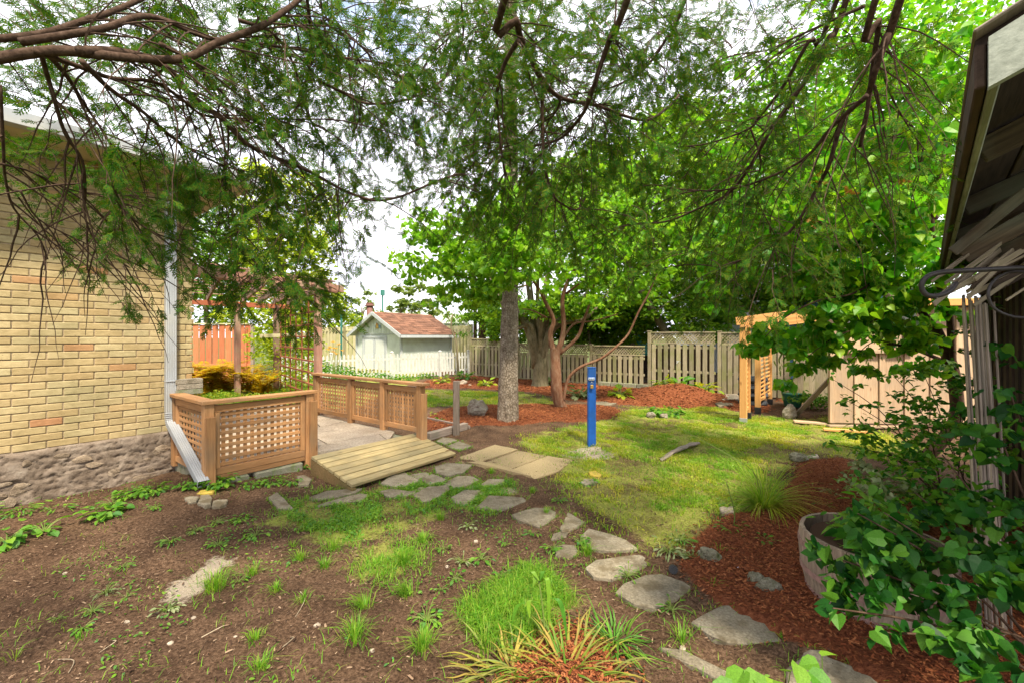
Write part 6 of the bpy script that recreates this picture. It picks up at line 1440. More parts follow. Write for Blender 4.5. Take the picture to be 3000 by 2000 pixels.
for px, py, Y, r, lab in ((640, 1150, 9.8, .5, 'low bright green ground cover behind the short railing'), (740, 1150, 9.6, .4, 'tufty green plants at the foot of the pergola post')):
    b_ = gb(px, Y); b_.z = hz(b_.x, b_.y); bush('ground_cover_plant', lab, 'plant', b_, [((b_.x, b_.y, b_.z + .08), (r, r, .08), 420)], LF_HOSTA, 'oval', (.04, .08), 30, 0)
bush('climbing_shrub', 'yellow green shrub growing through the trellis', 'shrub', gb(850, 11.6), [(tuple(A(850, 1040, 11.6)), (.7, .5, .8), 900), (tuple(A(890, 1110, 10.5)), (.5, .4, .4), 350), (tuple(A(800, 960, 11.9)), (.6, .4, .7), 500), (tuple(A(740, 1010, 12)), (.35, .3, .4), 200)], LF_YEL, 'oval', (.06, .12), 100, 12)
bush('low_bush', 'mixed green bush at the foot of the picket fence behind the long railing', 'bush', gb(1010, 13.6), [(tuple(A(1010, 1095, 13.6)), (.9, .3, .25), 500), (tuple(A(930, 1090, 12.4)), (.4, .3, .4), 300), (tuple(A(1120, 1105, 15)), (.8, .3, .18), 300)], LF_SHRUB, 'oval', (.06, .11), 60, 6)
bush('low_bush', 'green bush in front of the picket fence by the middle post', 'bush', gb(1170, 15.6), [(tuple(A(1180, 1110, 15.6)), (.5, .3, .15), 200), (tuple(A(1260, 1105, 16.2)), (.7, .3, .14), 200)], LF_SHRUB, 'oval', (.06, .11), 40, 4)
bush('low_bush', 'green plants behind the arbor by the leaning board', 'bush', gb(2370, 9.4), [(tuple(A(2350, 1165, 9.4)), (.45, .3, .12), 260), (tuple(A(2410, 1170, 9.2)), (.4, .3, .16), 260)], LF_WEED, 'oval', (.05, .1), 60, 0)
# orange flowers on tall stalks by the pole
fl = gb(985, 13.4); t = thing('orange_flowers', 'tall orange yellow flowers on thin stems beside the green pole', 'flower', fl)
for (x, y) in ((975,1000),(983,1020),(992,1008),(968,1016),(978,1030),(1000,1025),(962,1022),(988,1036)):
    q = A(x, y, 13.4); s = MB(); s.tube([fl, (fl + q) / 2 + UP * .1, q], .006, 4); s.build('stem', LF_STEM, t); m_ = 6; V, Fs = scatter(*TPL['oval'], np.tile(np.array(q), (m_, 1)), leaf_rots(m_, 0), np.full(m_, .085)); np_obj('petals', V, Fs, LF_PETAL, t)

# hostas and clump plants
def rosette(name, label, cat, b_, n, L_, mat, tpl='oval', up=.6, stalk=True, group=None, seed=0, lf=.75):
    t = thing(name, label, cat, b_, group); rr = np.random.default_rng(seed + int(b_.x * 100) % 97)
    th = rr.uniform(0, 6.28, n); el = rr.uniform(.15, 1.0, n) * up; d = np.stack([np.cos(th) * np.cos(el), np.sin(th) * np.cos(el), np.sin(el)], 1); rad = rr.uniform(.25, 1, n)[:, None] * L_
    pos = np.array(b_) + d * rad; xd = d + np.array([0, 0, -.55]); xd[:, :2] += rr.normal(0, .2, (n, 2)); foliage(t, tpl, pos, rots(xd, np.tile([[0, 0, 1.0]], (n, 1)) + rr.normal(size=(n, 3)) * .3), rr.uniform(.6, 1.1, n) * L_ * lf, mat, min(n, 60))
    if stalk:
        s = MB()
        for i in range(min(n, 26)): s.tube([b_, b_ + (Vector(pos[i]) - b_) * .55 + UP * L_ * .1, Vector(pos[i])], [.006 * L_ / .2, .003 * L_ / .2], 4, cap=False)
        s.build('stems', LF_STEM, t)
    return t
for (px, py, n, L_, mat, lab) in (
  (1000 + 0, 0, 0, 0, None, ''),
  (1293, 1122, 22, .26, LF_HOSTA, 'yellow green hosta at the left end of the back mulch bed'),
  (1362, 1112, 26, .28, LF_WEED, 'green hosta in the corner of the picket fence'),
  (1425, 1132, 22, .24, LF_HOSTA, 'pale hosta left of the spruce trunk'),
  (1595, 1128, 20, .26, LF_WEED, 'spindly green plant between the spruce and the reddish tree'),
  (1700, 1168, 34, .30, LF_SAGE, 'streaky pale green hosta just left of the blue post'),
  (1818, 1158, 30, .27, LF_HOSTA, 'yellow green hosta right of the blue post'),
  (1940, 1152, 20, .24, LF_HOSTA, 'thin yellow green hosta left of the mulch mound'),
  (1990, 1112, 30, .34, LF_WEED, 'green hosta growing on top of the mulch mound'),
  (2068, 1148, 24, .27, LF_HOSTA, 'yellow green hosta right of the mulch mound'),
  (1950, 1215, 60, .34, LF_WEED, 'low spreading leafy clump on the lawn behind the blue post'),
  (1290, 1236, 10, .10, LF_WEED, 'tiny green plant in the mulch beside the wooden post'),
  (1270, 1215, 8, .09, LF_HOSTA, 'tiny yellow plant at the grass edge by the wooden post')):
    if n == 0: continue
    b_ = G(px, py)
    if py < 1170 and px > 1380:
        yy = min(b_.y, fp_(px).y - .75); b_ = Vector(((px - 1500) / F * yy, yy, 0)); b_.z = hz(b_.x, b_.y) + .02
    if 'spreading' in lab: rosette('hosta', lab, 'plant', b_, 150, .36, mat, 'wide', .5, lf=.30)
    else: rosette('hosta', lab, 'plant', b_, int(n * 1.3), L_ * 1.15, mat, 'oval', 1.1)
hb_ = Vector((4.2, 10.9, hz(4.2, 10.9))); s = MB(); s.tube([hb_, hb_ + Vector((-.05, 0, .5)), A(1988, 1062, 10.9)], .005, 4); o = s.build('flower_stalk', LF_STEM); tag(o, 'thin stalk with a white flower above the hosta on the mound', 'flower')
m_ = 8; V, Fs = scatter(*TPL['lance'], np.tile(np.array(A(1988, 1058, 10.9)), (m_, 1)) + RNG.normal(size=(m_, 3)) * .03, leaf_rots(m_, .5), np.full(m_, .08)); np_obj('petals', V, Fs, M_WHITE, o)

# weeds against the foundation and over the soil
W = [(20,1590,.20,26,'broad leaved weed cut by the left edge of the picture','wide'),(60,1505,.20,60,'feathery weed clump at the foot of the foundation on the far left','lance'),(130,1560,.16,14,'broad leaved seedling right of the far left weeds','wide'),(170,1495,.15,40,'feathery weed beside the stone foundation','lance'),
     (300,1515,.20,50,'round leaved weed patch below the foundation','wide'),(385,1452,.18,70,'bright green weed patch by the foundation left of the downspout','oval'),(445,1445,.17,70,'tallest bright green weed left of the downspout end','oval'),(330,1480,.12,30,'thin weed between the two patches by the foundation','oval'),
     (560,1425,.15,40,'round leaved weed behind the downspout end','wide'),(645,1425,.18,60,'bluish leafy weed under the corner post','wide'),(735,1425,.13,50,'low weed under the middle of the short railing','oval'),(800,1418,.13,60,'low yellow green weed in front of the concrete curb','oval'),(760,1370,.10,24,'small weed growing between the two curb blocks','oval'),(885,1372,.12,36,'leafy weed at the foot of the ramp post','oval'),
     (855,1415,.12,40,'low green weed by the small flat stone','oval'),(580,1555,.09,30,'compact green weed below the splash stones','lance'),(632,1535,.09,26,'compact green weed right of the splash stones','lance'),(715,1525,.11,40,'blue green creeping weed on the soil','oval'),(455,1490,.09,24,'small weed before the splash stones','oval'),(500,1590,.11,34,'lacy yellow green weed on the soil','lance'),
     (750,1570,.11,30,'creeping weed left of the grassy patch','oval'),(640,1600,.10,26,'flat weed on bare soil below the grassy patch','oval'),(360,1665,.08,20,'flat weed on open soil','lance'),(310,1740,.09,30,'upright weed on open soil, left of the pale dust','lance'),(270,1795,.08,26,'feathery weed in dark soil','lance'),(372,1750,.06,14,'tiny star shaped weed','lance'),(240,1845,.07,12,'yellowish weed near the bottom left','oval'),(170,1815,.05,14,'small weed at the lower left','lance'),(490,1790,.08,20,'weed below the pale dust','oval'),
     (700,1705,.07,10,'small weed by the big grass tuft','oval'),(1300,1610,.07,12,'weed on the soil left of the small rounded stone','oval'),(1370,1545,.09,10,'pale seedling on open soil left of the triangular stone','oval'),(1410,1640,.11,12,'leggy seedling with long leaves on open soil','oval'),(1355,1650,.10,14,'wilting pale seedling next to the leggy one','lance'),(1488,1597,.07,5,'single upright leaf on open soil','wide'),(1560,1565,.09,8,'yellow green seedling beside the stone sliver','oval'),(1620,1610,.11,12,'seedling against the small rounded stone','oval'),
     (1640,1468,.08,20,'small weed between the stones and the lawn','oval'),(1700,1590,.09,24,'dark clover weed beside the pointed stone','wide'),(1840,1690,.10,18,'low weed in the corner of the half buried stone','lance'),(1968,1790,.11,16,'flat rosette weed below the broad cracked stone','lance'),(1330,1700,.08,12,'small weed on open soil','oval'),(1250,1820,.13,30,'green seedling clump above the daylilies on the left','oval'),(1290,1730,.06,10,'bluish seedling above the grass clump','oval'),(1470,1690,.08,16,'tiny leafy weed at the top of the lush grass','oval'),
     (1960,1620,.16,30,'silvery weed left of the mossy rock','lance'),(2030,1640,.13,34,'silvery rosette weed beside the mossy rock','oval'),(2240,1590,.12,20,'weed behind the mossy rock at the lawn edge','oval'),(2140,1560,.15,50,'leafy weed at the stalk by the white stone','lance'),(1990,1590,.15,30,'straggly weed at the lawn edge','lance'),(2445,1455,.14,26,'pale green plant in the far right mulch','lance'),(2380,1435,.10,14,'small green plant in the far right mulch','oval'),(2420,1490,.10,16,'flat green leaves in the mulch behind the barrel','lance'),(1720,1420,.13,40,'dark leafy weed by the broken brick pieces','oval'),(2360,1345,.14,30,'green weed at the corner of the lawn and mulch','oval'),(2130,1485,.12,26,'broad weed at the base of the lawn edge','oval')]
for px, py, L_, n, lab, tp2 in W:
    b_ = G(px, py); b_.z += .005; rosette('weed', lab, 'weed', b_, int(n * 1.5), L_ * .85, LF_SAGE if 'silver' in lab or 'pale' in lab else LF_WEED, tp2, .75, n < 40, seed=n, lf=.40 if n > 20 else .5)

# ---------------------------------------------------------------- grass
def blades(n, xy, h0, h1, w_, lean=.45, rng=RNG, base_dir=None):
    "curved blades standing on the ground: (V, F)"
    z = height(xy[:, 0], xy[:, 1]); h = rng.uniform(h0, h1, n); a = rng.uniform(0, 2 * np.pi, n); ln = np.abs(rng.normal(0, lean, n)); d = np.stack([np.cos(a), np.sin(a)], 1)
    if base_dir is not None: d = unit(d * .45 + base_dir)
    s = np.stack([-d[:, 1], d[:, 0]], 1) * w_[:, None] / 2; b0 = np.column_stack([xy, z - .005]); mid = b0 + np.column_stack([d * (ln * h * .35)[:, None], h * .6]); tip = b0 + np.column_stack([d * (ln * h)[:, None], h * np.clip(1 - ln * .35, .4, 1)])
    S3 = np.column_stack([s, np.zeros(n)]); V = np.stack([b0 - S3, b0 + S3, mid - S3 * .8, mid + S3 * .8, tip], 1).reshape(-1, 3); k = (np.arange(n) * 5)[:, None]
    Fs = np.concatenate([k + [[0, 1, 3]], k + [[0, 3, 2]], k + [[2, 3, 4]]], 0); return V, Fs
def patch(q):
    return np.array([noise.fractal(Vector((a * 1.3, b * 1.3, 5)), .8, 2, 3) for a, b in q.tolist()])
def in_polys(polys, n, ylim=(1, 14), dens_noise=True, soft=.35):
    lo = np.array([min(p[0] for q in polys for p in q), min(p[1] for q in polys for p in q)]); hi = np.array([max(p[0] for q in polys for p in q), max(p[1] for q in polys for p in q)])
    out = []; tot = 0
    while tot < n:
        q = RNG.uniform(lo - .2, hi + .2, (n * 2, 2)); m_ = mask(polys, q[:, 0], q[:, 1], soft)
        pn_ = .5 + .3 * np.sin(q[:, 0] * 7.1 + 2 * np.sin(q[:, 1] * 5)) * np.cos(q[:, 1] * 6.3 + np.sin(q[:, 0] * 4)) + .22 * np.sin(q[:, 0] * 19 + q[:, 1] * 13)
        pn_ = np.clip(pn_ * 1.25 - .3 * (patch(q) < .05) - .5 * (patch(q) < -.12), .03, 1)
        keep = (RNG.uniform(size=len(q)) < m_ ** 1.5 * (pn_ if dens_noise else 1)) & (mask(MULCH, q[:, 0], q[:, 1], .2) < .5); q = q[keep]; out.append(q); tot += len(q)
    return np.concatenate(out)[:n]
SSP = [wpoly(p) for p, _ in SS]
def off_stones(q):
    ok = np.ones(len(q), bool)
    for p in SSP: ok &= ~inside(p, q[:, 0], q[:, 1])
    return q[ok]
q = off_stones(in_polys([GRASS[0]], 62000, soft=.7)); w_ = RNG.uniform(.003, .006, len(q)); w_ = w_ * 1.5; V, Fs = blades(len(q), q, .015, .06, w_, 1.1); np_obj('lawn_grass', V, Fs, LF_GRASS, None, kind='stuff')
q = in_polys([GRASS[1]], 11000, soft=.5); w_ = RNG.uniform(.006, .010, len(q)); V, Fs = blades(len(q), q, .03, .08, w_, .8); np_obj('back_lawn_grass', V, Fs, LF_GRASS, None, kind='stuff')
q = off_stones(in_polys([GRASS[2], GRASS[5], GRASS[6]], 9000, soft=.4)); w_ = RNG.uniform(.003, .006, len(q)); V, Fs = blades(len(q), q, .03, .075, w_, 1.0); np_obj('weedy_grass', V, Fs, LF_LUSH, None, kind='stuff')
q = in_polys([GRASS[3]], 6000, soft=.25); w_ = RNG.uniform(.003, .0055, len(q)); V, Fs = blades(len(q), q, .04, .11, w_, 1.1); np_obj('lush_grass', V, Fs, LF_LUSH, None, kind='stuff')
q = in_polys([GRASS[4]], 5000, soft=.4); w_ = RNG.uniform(.006, .01, len(q)); V, Fs = blades(len(q), q, .05, .15, w_, .7); np_obj('garden_grass', V, Fs, LF_LUSH, None, kind='stuff')
q = RNG.uniform((-4.2, 1.2), (3.2, 6.2), (60000, 2)); pk_ = patch(q * 2.2); q = q[(pk_ > .16 - .25 * (q[:, 0] > -2.2)) & (RNG.uniform(size=len(q)) < .20) & (mask(MULCH, q[:, 0], q[:, 1]) < .4) & (np.abs(q[:, 0] / q[:, 1]) < 1.25) & (((q - [-4.66, 3.92]) @ [.7955, -.606]) > .1) & ~inside(pat, q[:, 0], q[:, 1])]; q = off_stones(q); w_ = RNG.uniform(.0025, .0045, len(q)); V, Fs = blades(len(q), q, .015, .06, w_, 1.1); np_obj('sparse_grass', V, Fs, LF_LUSH, None, kind='stuff')
def clover(polys, n, size, name, mat):
    q = off_stones(in_polys(polys, n, soft=.3)); n = len(q); p = np.column_stack([q, height(q[:, 0], q[:, 1]) + RNG.uniform(.01, .04, n)]); V, Fs = scatter(*TPL['oval'], p, leaf_rots(n, .1, 1.2), RNG.uniform(*size, n)); np_obj(name, V, Fs, mat, None, kind='stuff')
clover([GRASS[0]], 5000, (.015, .035), 'lawn_clover', LF_GRASS); clover([GRASS[2], GRASS[6]], 4500, (.015, .035), 'creeping_weeds', LF_WEED)
es = []
for k_, p_ in enumerate(SSP):
    if k_ >= 24: continue
    for a_ in range(len(p_)):
        if (k_ * 5 + a_ * 3) % 4 == 0 and k_ < 11: continue
        x1, y1 = p_[a_]; x2, y2 = p_[(a_ + 1) % len(p_)]; L3 = math.hypot(x2 - x1, y2 - y1); m_ = int(L3 * (420 if k_ > 10 else 170)); t_ = RNG.uniform(0, 1, m_) ; j_ = np.abs(RNG.normal(0, .014, m_)); nx_, ny_ = (y2 - y1) / L3, -(x2 - x1) / L3
        cx_, cy_ = np.mean([q[0] for q in p_]), np.mean([q[1] for q in p_]); sg = 1 if ((x1 + x2) / 2 - cx_) * nx_ + ((y1 + y2) / 2 - cy_) * ny_ > 0 else -1
        cl = np.sin(t_ * 17 + k_) > -.2; es.append(np.column_stack([x1 + (x2 - x1) * t_ + nx_ * j_ * sg, y1 + (y2 - y1) * t_ + ny_ * j_ * sg])[cl])
q = np.concatenate(es); w_ = RNG.uniform(.0025, .005, len(q)); V, Fs = blades(len(q), q, .012, .045, w_, 1.3); np_obj('joint_grass', V, Fs, LF_LUSH, None, kind='stuff')
q = RNG.uniform((-5, 1.2), (3.2, 6.4), (260000, 2)); pk_ = np.sin(q[:, 0] * 3.1 + 1.7 * np.sin(q[:, 1] * 2.3)) * np.cos(q[:, 1] * 3.7 + 1.3 * np.sin(q[:, 0] * 2.9)) + .5 * np.sin(q[:, 0] * 9 + 3 * np.sin(q[:, 1] * 7)) * np.cos(q[:, 1] * 11); q = q[(pk_ > .62) & (RNG.uniform(size=len(q)) < .10) & (mask(MULCH, q[:, 0], q[:, 1]) < .4) & (np.abs(q[:, 0] / q[:, 1]) < 1.25) & (((q - [-4.66, 3.92]) @ [.7955, -.606]) > .08) & ~inside(pat, q[:, 0], q[:, 1])]; q = off_stones(q); n = len(q); p = np.column_stack([q, height(q[:, 0], q[:, 1]) + RNG.uniform(.006, .03, n)]); V, Fs = scatter(*TPL['oval'], p, leaf_rots(n, .1, 1.2), RNG.uniform(.010, .028, n)); np_obj('creeping_weeds', V, Fs, LF_WEED, None, kind='stuff')
# single tufts
tufts = [(630,1725,.15,130,'tallest grass tuft on the left soil beside the pale dust'),(975,1610,.13,80,'upright dark grass tuft on the left of the weedy patch'),(880,1640,.09,90,'low grass tuft left of the upright dark one'),(950,1660,.08,70,'sparse grass tuft below the upright dark one'),(1180,1650,.11,150,'round lush grass tuft in the middle soil'),(1240,1585,.09,110,'grass tuft above the round lush one'),(1290,1520,.08,90,'grass tuft near the pale flagstones'),(1190,1745,.11,110,'brown green grass tuft leaning left'),(1060,1780,.10,80,'pale green grass tuft left of the leaning one'),
         (1040,1870,.12,110,'wide grass tuft near the bottom'),(1240,1900,.12,130,'grass tuft left of the daylilies'),(740,1680,.09,60,'thin upright grass tuft'),(810,1730,.07,60,'flat grass tuft right of the tallest one'),(750,1875,.07,50,'flat grass tuft on the lower left soil'),(240,1870,.08,12,'few blades of grass at the lower left'),(40,1930,.10,10,'yellow green grass blades in the bottom left corner'),(890,1760,.08,40,'wispy grass tuft on open soil'),(760,1960,.08,60,'grass tuft at the bottom edge'),
         (1720,1620,.09,90,'grass tuft between the small rounded stone and the pointed stone'),(1440,1385,.08,90,'grass tuft among the flagstones'),(1560,1440,.07,70,'grass tuft right of the small worn flagstone'),(1260,1392,.05,40,'grass tuft between two flagstones at the ramp'),(1345,1322,.05,30,'small tuft by the ramp foot'),(2110,1620,.09,26,'thin blades beside the mossy rock'),(2085,1715,.07,26,'tuft at the edge of the broad cracked stone'),(1600,1500,.06,40,'tuft at the edge of the five sided stone'),
         (1420,1900,.12,60,'grass tuft in front of the daylilies'),(2000,1880,.10,40,'grass tuft right of the daylilies'),(860,1600,.06,30,'small tuft near the grassy patch')]
for px, py, h, n, lab in tufts:
    b_ = G(px, py); n = int(n * 1.2); a = RNG.uniform(0, 6.28, n); r = np.abs(RNG.normal(0, h * .28, n)); q = np.column_stack([b_.x + r * np.cos(a), b_.y + r * np.sin(a)]); bd = np.column_stack([np.cos(a), np.sin(a)]) * (r / (h * .25))[:, None]
    if 'leaning' in lab: bd = bd + [[-1.2, 0]]
    V, Fs = blades(n, q, h * .5, h * 1.15, RNG.uniform(.0025, .005, n), .8, base_dir=bd + 1e-4); o = np_obj('grass_tuft', V, Fs, LF_LUSH); tag(o, lab, 'grass tuft')
def long_tuft(name, label, b_, n, L_, mat, w_=.004, spread=1.0, parts=0, lean=(0, 0), segs=7, up=1.0, root=0):
    t = thing(name, label, 'plant', b_); V, Fq = [], []
    for i in range(n):
        a = random.uniform(0, 6.28); L2 = L_ * random.uniform(.5, 1.1); out = random.uniform(.25, 1) * spread; d = Vector((math.cos(a) * out + lean[0], math.sin(a) * out + lean[1], up)).normalized(); p = b_ + Vector((math.cos(a), math.sin(a), 0)) * L_ * (.06 if root == 0 else random.uniform(0, root)); ww = w_ * random.uniform(.7, 1.2); k = len(V); s_ = Vector((-math.sin(a), math.cos(a), 0))
        for j in range(segs + 1):
            q = j / segs; wj = ww * (1 - q ** 2) + .0004; V += [tuple(p - s_ * wj), tuple(p + s_ * wj)]
            if j < segs: Fq.append((k + 2 * j, k + 2 * j + 1, k + 2 * j + 3, k + 2 * j + 2))
            d = (d + Vector((math.cos(a) * .05 + random.uniform(-.12, .12), math.sin(a) * .05 + random.uniform(-.12, .12), -.28 * out - .05))).normalized(); p = p + d * L2 / segs
            gz = hz(p.x, p.y) + .01
            if p.z < gz: p.z = gz
    np_obj('blades', np.array(V), np.array(Fq), mat, t, kind='stuff'); return t
gc = G(2235, 1487); long_tuft('ornamental_grass', 'wide arching ornamental grass clump at the edge of the lawn and mulch', gc, 420, .62, LF_GRASS, .0028, 1.0)
s = MB()
for k in range(6): e = gc + Vector((-.35 - .07 * k, random.uniform(-.2, .3), .45 + .05 * k)); s.tube(smooth_path([gc, gc + Vector((-.1, 0, .35)), e], 4), .0018, 3, cap=False)
o = s.build('seed_stalks', LF_STEM); tag(o, 'thin seed stalks leaning left out of the ornamental grass', 'stalks'); o['kind'] = 'stuff'
# daylily clump at the bottom
lb = G(1660, 1975); long_tuft('daylily_clump', 'wilting green and yellow daylily clump at the bottom of the picture', lb, 230, .27, LF_LILY, .0055, 1.1, up=.8, root=.8)
lb2 = G(1800, 1880); long_tuft('daylily_clump', 'grey green withered daylily clump with limp leaves right of the watered grass', lb2, 90, .19, LF_WEED, .004, 1.0, up=1.1, root=.7)
lb3 = G(1500, 1960); long_tuft('daylily_clump', 'yellow leaved daylily clump at the bottom left of the bed', lb3, 120, .24, LF_LILY, .0055, 1.1, up=.8, root=.8)
tb2 = G(1600, 1900); s = MB(); P = smooth_path([tb2, A(1592, 1800, tb2.y), A(1585, 1740, tb2.y), A(1578, 1700, tb2.y)], 4); s.tube(P, .0045, 6); tl = thing('tall_lily_stem', 'single tall green stem with drooping strap leaves above the daylilies', 'plant', tb2); s.build('stem', LF_STEM, tl, smooth=True)
for (x, y, x2, y2) in ((1560,1672,1580,1700),(1590,1672,1582,1702),(1605,1700,1608,1840),(1640,1760,1662,1880),(1570,1690,1562,1720),(1520,1770,1500,1830),(1550,1760,1552,1810)):
    p0, p1, p2 = A(1582, 1705 if y < 1750 else 1760, tb2.y), A(x, y, tb2.y - .02), A(x2, y2, tb2.y - .03); P = smooth_path([p0, p1, p2], 5); V = []; Fq = []
    for j, p in enumerate(P): q = j / (len(P) - 1); wj = .011 * math.sin(math.pi * min(1, .15 + q * .85)) + .001; V += [tuple(p + Vector((-wj, 0, 0))), tuple(p + Vector((wj, .004, 0)))]
    Fq = [(2 * j, 2 * j + 1, 2 * j + 3, 2 * j + 2) for j in range(len(P) - 1)]; np_obj('strap_leaf', np.array(V), np.array(Fq), LF_WEED, tl)
# big toothed leaves at the bottom edge
for (px, py, n, L_, lab) in ((2250, 2000, 8, .13, 'large bright veined leaves rising at the bottom edge'), (2420, 1975, 7, .09, 'bright toothed leaves at the bottom edge right of the large veined ones')):
    b_ = A(px, py + 60, 1.42); t = thing('leafy_plant', lab, 'plant', Vector((b_.x, b_.y, 0)))
    pos = np.array(A(px, py, 1.42)) + RNG.normal(size=(n, 3)) * [.06, .04, .025]; foliage(t, 'wide', pos, leaf_rots(n, .2, 1.0), RNG.uniform(.6, 1.0, n) * L_, LF_WEED, n); s = MB()
    for p in pos: s.tube([Vector((b_.x, b_.y, 0)), Vector(p)], [.004, .002], 4)
    s.build('stems', LF_STEM, t)
bush('sage_plant', 'pale grey green sage like plant in the mulch under the shrub', 'plant', G(2540, 1450), [(tuple(A(2560, 1400, 3.5)), (.22, .2, .14), 200), (tuple(A(2620, 1440, 3.2)), (.25, .2, .14), 220), (tuple(A(2530, 1350, 3.8)), (.12, .1, .10), 60)], LF_SAGE, 'oval', (.03, .065), 80, 14)
st = G(2150, 1545); s = MB(); s.tube(smooth_path([st, A(2152, 1500, st.y), A(2140, 1450, st.y), A(2128, 1410, st.y)], 4), .005, 5); o = s.build('flower_stalk', LF_STEM, smooth=True); tag(o, 'bare pale stalk standing in front of the flat white stone', 'stalk')
# ================================================================== MULCH, SOIL LITTER
def chips(name, q, L0, L1, mat, lift=.006, flat=.25, rng=RNG):
    n = len(q); tv = np.array([(-.5, -.16, 0), (.5, -.12, 0), (.46, .15, .0), (-.42, .17, .02), (0.0, 0.02, .16)]); tf = np.array([(0, 1, 4), (1, 2, 4), (2, 3, 4), (3, 0, 4)])
    p = np.column_stack([q, height(q[:, 0], q[:, 1]) + lift + rng.uniform(0, .012, n) + .03 * sstep(.4, .8, mask(MULCH, q[:, 0], q[:, 1], .3))]); th = rng.uniform(0, 6.28, n); x = np.stack([np.cos(th), np.sin(th), rng.normal(0, flat, n)], 1); z = np.stack([rng.normal(0, flat * 1.4, n), rng.normal(0, flat * 1.4, n), np.ones(n)], 1)
    V, Fs = scatter(tv, tf, p, rots(x, z), rng.uniform(L0, L1, n)); np_obj(name, V, Fs, mat, None, kind='stuff')
def pick(polys, n, lo, hi, soft=.2, view=True):
    out = []; tot = 0
    while tot < n:
        q = RNG.uniform(lo, hi, (n * 2, 2)); k = RNG.uniform(size=len(q)) < mask(polys, q[:, 0], q[:, 1], soft) ** 1.5
        if view: k &= np.abs(q[:, 0] / q[:, 1]) < 1.25
        q = q[k]; out.append(q); tot += len(q)
    return off_stones(np.concatenate(out)[:n])
chips('mulch_chips', pick([MULCH[3]], 30000, (.6, 1.4), (5, 6), .3), .007, .028, M_CHIP)
chips('mulch_chips', pick([MULCH[4]], 3500, (-.3, 1.3), (1.2, 2.6), .3), .007, .026, M_CHIP)
chips('mulch_chips', pick([MULCH[0]], 14000, (-2.5, 6), (3, 10), .3), .015, .045, M_CHIP)
chips('mulch_chips', pick([MULCH[1], MULCH[2], MULCH[5]], 12000, (-4, 8), (8, 18), .3), .03, .08, M_CHIP)
q = RNG.uniform((-4.5, 1.1), (3.5, 6), (85000, 2)); q = q[(np.abs(q[:, 0] / q[:, 1]) < 1.25) & (mask(MULCH, q[:, 0], q[:, 1]) < .6) & (q[:, 0] > -5)]
d_ = RNG.uniform(size=len(q)); pk_ = np.sin(q[:, 0] * 2.7 + np.sin(q[:, 1] * 4)) * np.cos(q[:, 1] * 3.3 + np.sin(q[:, 0] * 3)); q2 = off_stones(q[(d_ < .93) & (RNG.uniform(size=len(q)) < .45 + .4 * pk_)]); chips('soil_litter', q2, .005, .019, M_BIT, .002, .35); q3 = q[(d_ > .93)]; on = np.zeros(len(q3), bool)
for p_ in SSP: on |= inside(p_, q3[:, 0], q3[:, 1])
chips('stone_crumbs', q3[on], .005, .012, M_BIT, .014, .2); chips('wood_scraps', q3[~on][::3], .015, .035, M_BIT, .004, .2)
# little pale pebbles and twigs, one by one
peb = [(190,1680),(568,1810),(500,1885),(930,1832),(372,1822),(690,1865),(1310,1660),(1090,1905),(1110,1490),(1395,1585),(2000,1900)]
PEB = ['at the far left below the foundation weeds', 'under the pale dusty patch', 'at the lower left by the forked twig', 'left of the wide grass tuft near the bottom', 'right of the tiny star shaped weed', 'below the pale straw and grass tufts', 'left of the lush grass', 'just left of the daylily bed', 'between the flagstones and the weedy grass', 'by the pale seedling', 'right of the daylily clumps']
for k, (px, py) in enumerate(peb):
    b_ = G(px, py); s = MB(); n = 7; r = random.uniform(.009, .016); ring = [(b_.x + r * random.uniform(.8, 1.3) * math.cos(i * 6.283 / n), b_.y + r * random.uniform(.7, 1.1) * math.sin(i * 6.283 / n)) for i in range(n)]; s.prism(ring, b_.z - .004, b_.z + r * .8, r * .35); o = s.build('pebble', M_PATIO)
    tag(o, 'small pale pebble on the soil ' + PEB[k], 'pebble', 'pale pebbles on the soil')
tws = [((880,1735),(865,1810),'long thin curved twig near the tallest grass tuft'),((170,1935),(200,1975),'pale straw lying at the lower left'),((820,1905),(850,1870),'pale straw by the lower grass tufts'),((590,1870),(660,1835),'forked dry twig on the soil'),((330,1880),(290,1915),'short dry root twig')]
for a, b_, lab in tws:
    p, q = G(*a), G(*b_); s = MB(); s.tube(smooth_path([p + UP * .008, (p + q) / 2 + UP * .02 + Vector((.03, .02, 0)), q + UP * .008], 4), [.003, .0015], 4); o = s.build('twig', W_PALE); tag(o, lab, 'twig')

# ================================================================== ROCKS, LOG, CAP
def rock(px, py, r, lab, mat=M_MOSSROCK, seed=0, zs=.75, name='rock', top=None):
    c = G(px, py); s = MB(); n1, n2 = 18, 12; vs = []; rx, ry = (r if hasattr(r, '__len__') else (r, r))
    for j in range(n2 + 1):
        ph = math.pi * j / n2
        for i in range(n1):
            th = 2 * math.pi * i / n1; d = Vector((math.sin(ph) * math.cos(th), math.sin(ph) * math.sin(th), math.cos(ph)))
            k = 1 + .38 * noise.fractal(d * 1.3 + Vector((seed, 0, 0)), .8, 2.1, 4); k = min(k, 1.18 + .1 * noise.noise(d * 2 + Vector((seed, 3, 1)))); vs.append(Vector((d.x * rx * k, d.y * ry * k, d.z * rx * zs * k + rx * zs * .75)) + c)
    s.add(vs, [(j * n1 + i, j * n1 + (i + 1) % n1, (j + 1) * n1 + (i + 1) % n1, (j + 1) * n1 + i)[::-1] for j in range(n2) for i in range(n1)]); o = s.build(name, mat, smooth=False); tag(o, lab, 'rock'); return o
rock(2077, 1646, .072, 'rounded mossy pitted rock in the mulch by the stepping stones', seed=2, zs=.8)
rock(2215, 1712, .055, 'upper lump of the pitted rock pair left of the barrel', seed=5); rock(2250, 1735, (.075, .05), 'lower wide lump of the pitted rock pair left of the barrel', seed=8, zs=.6)
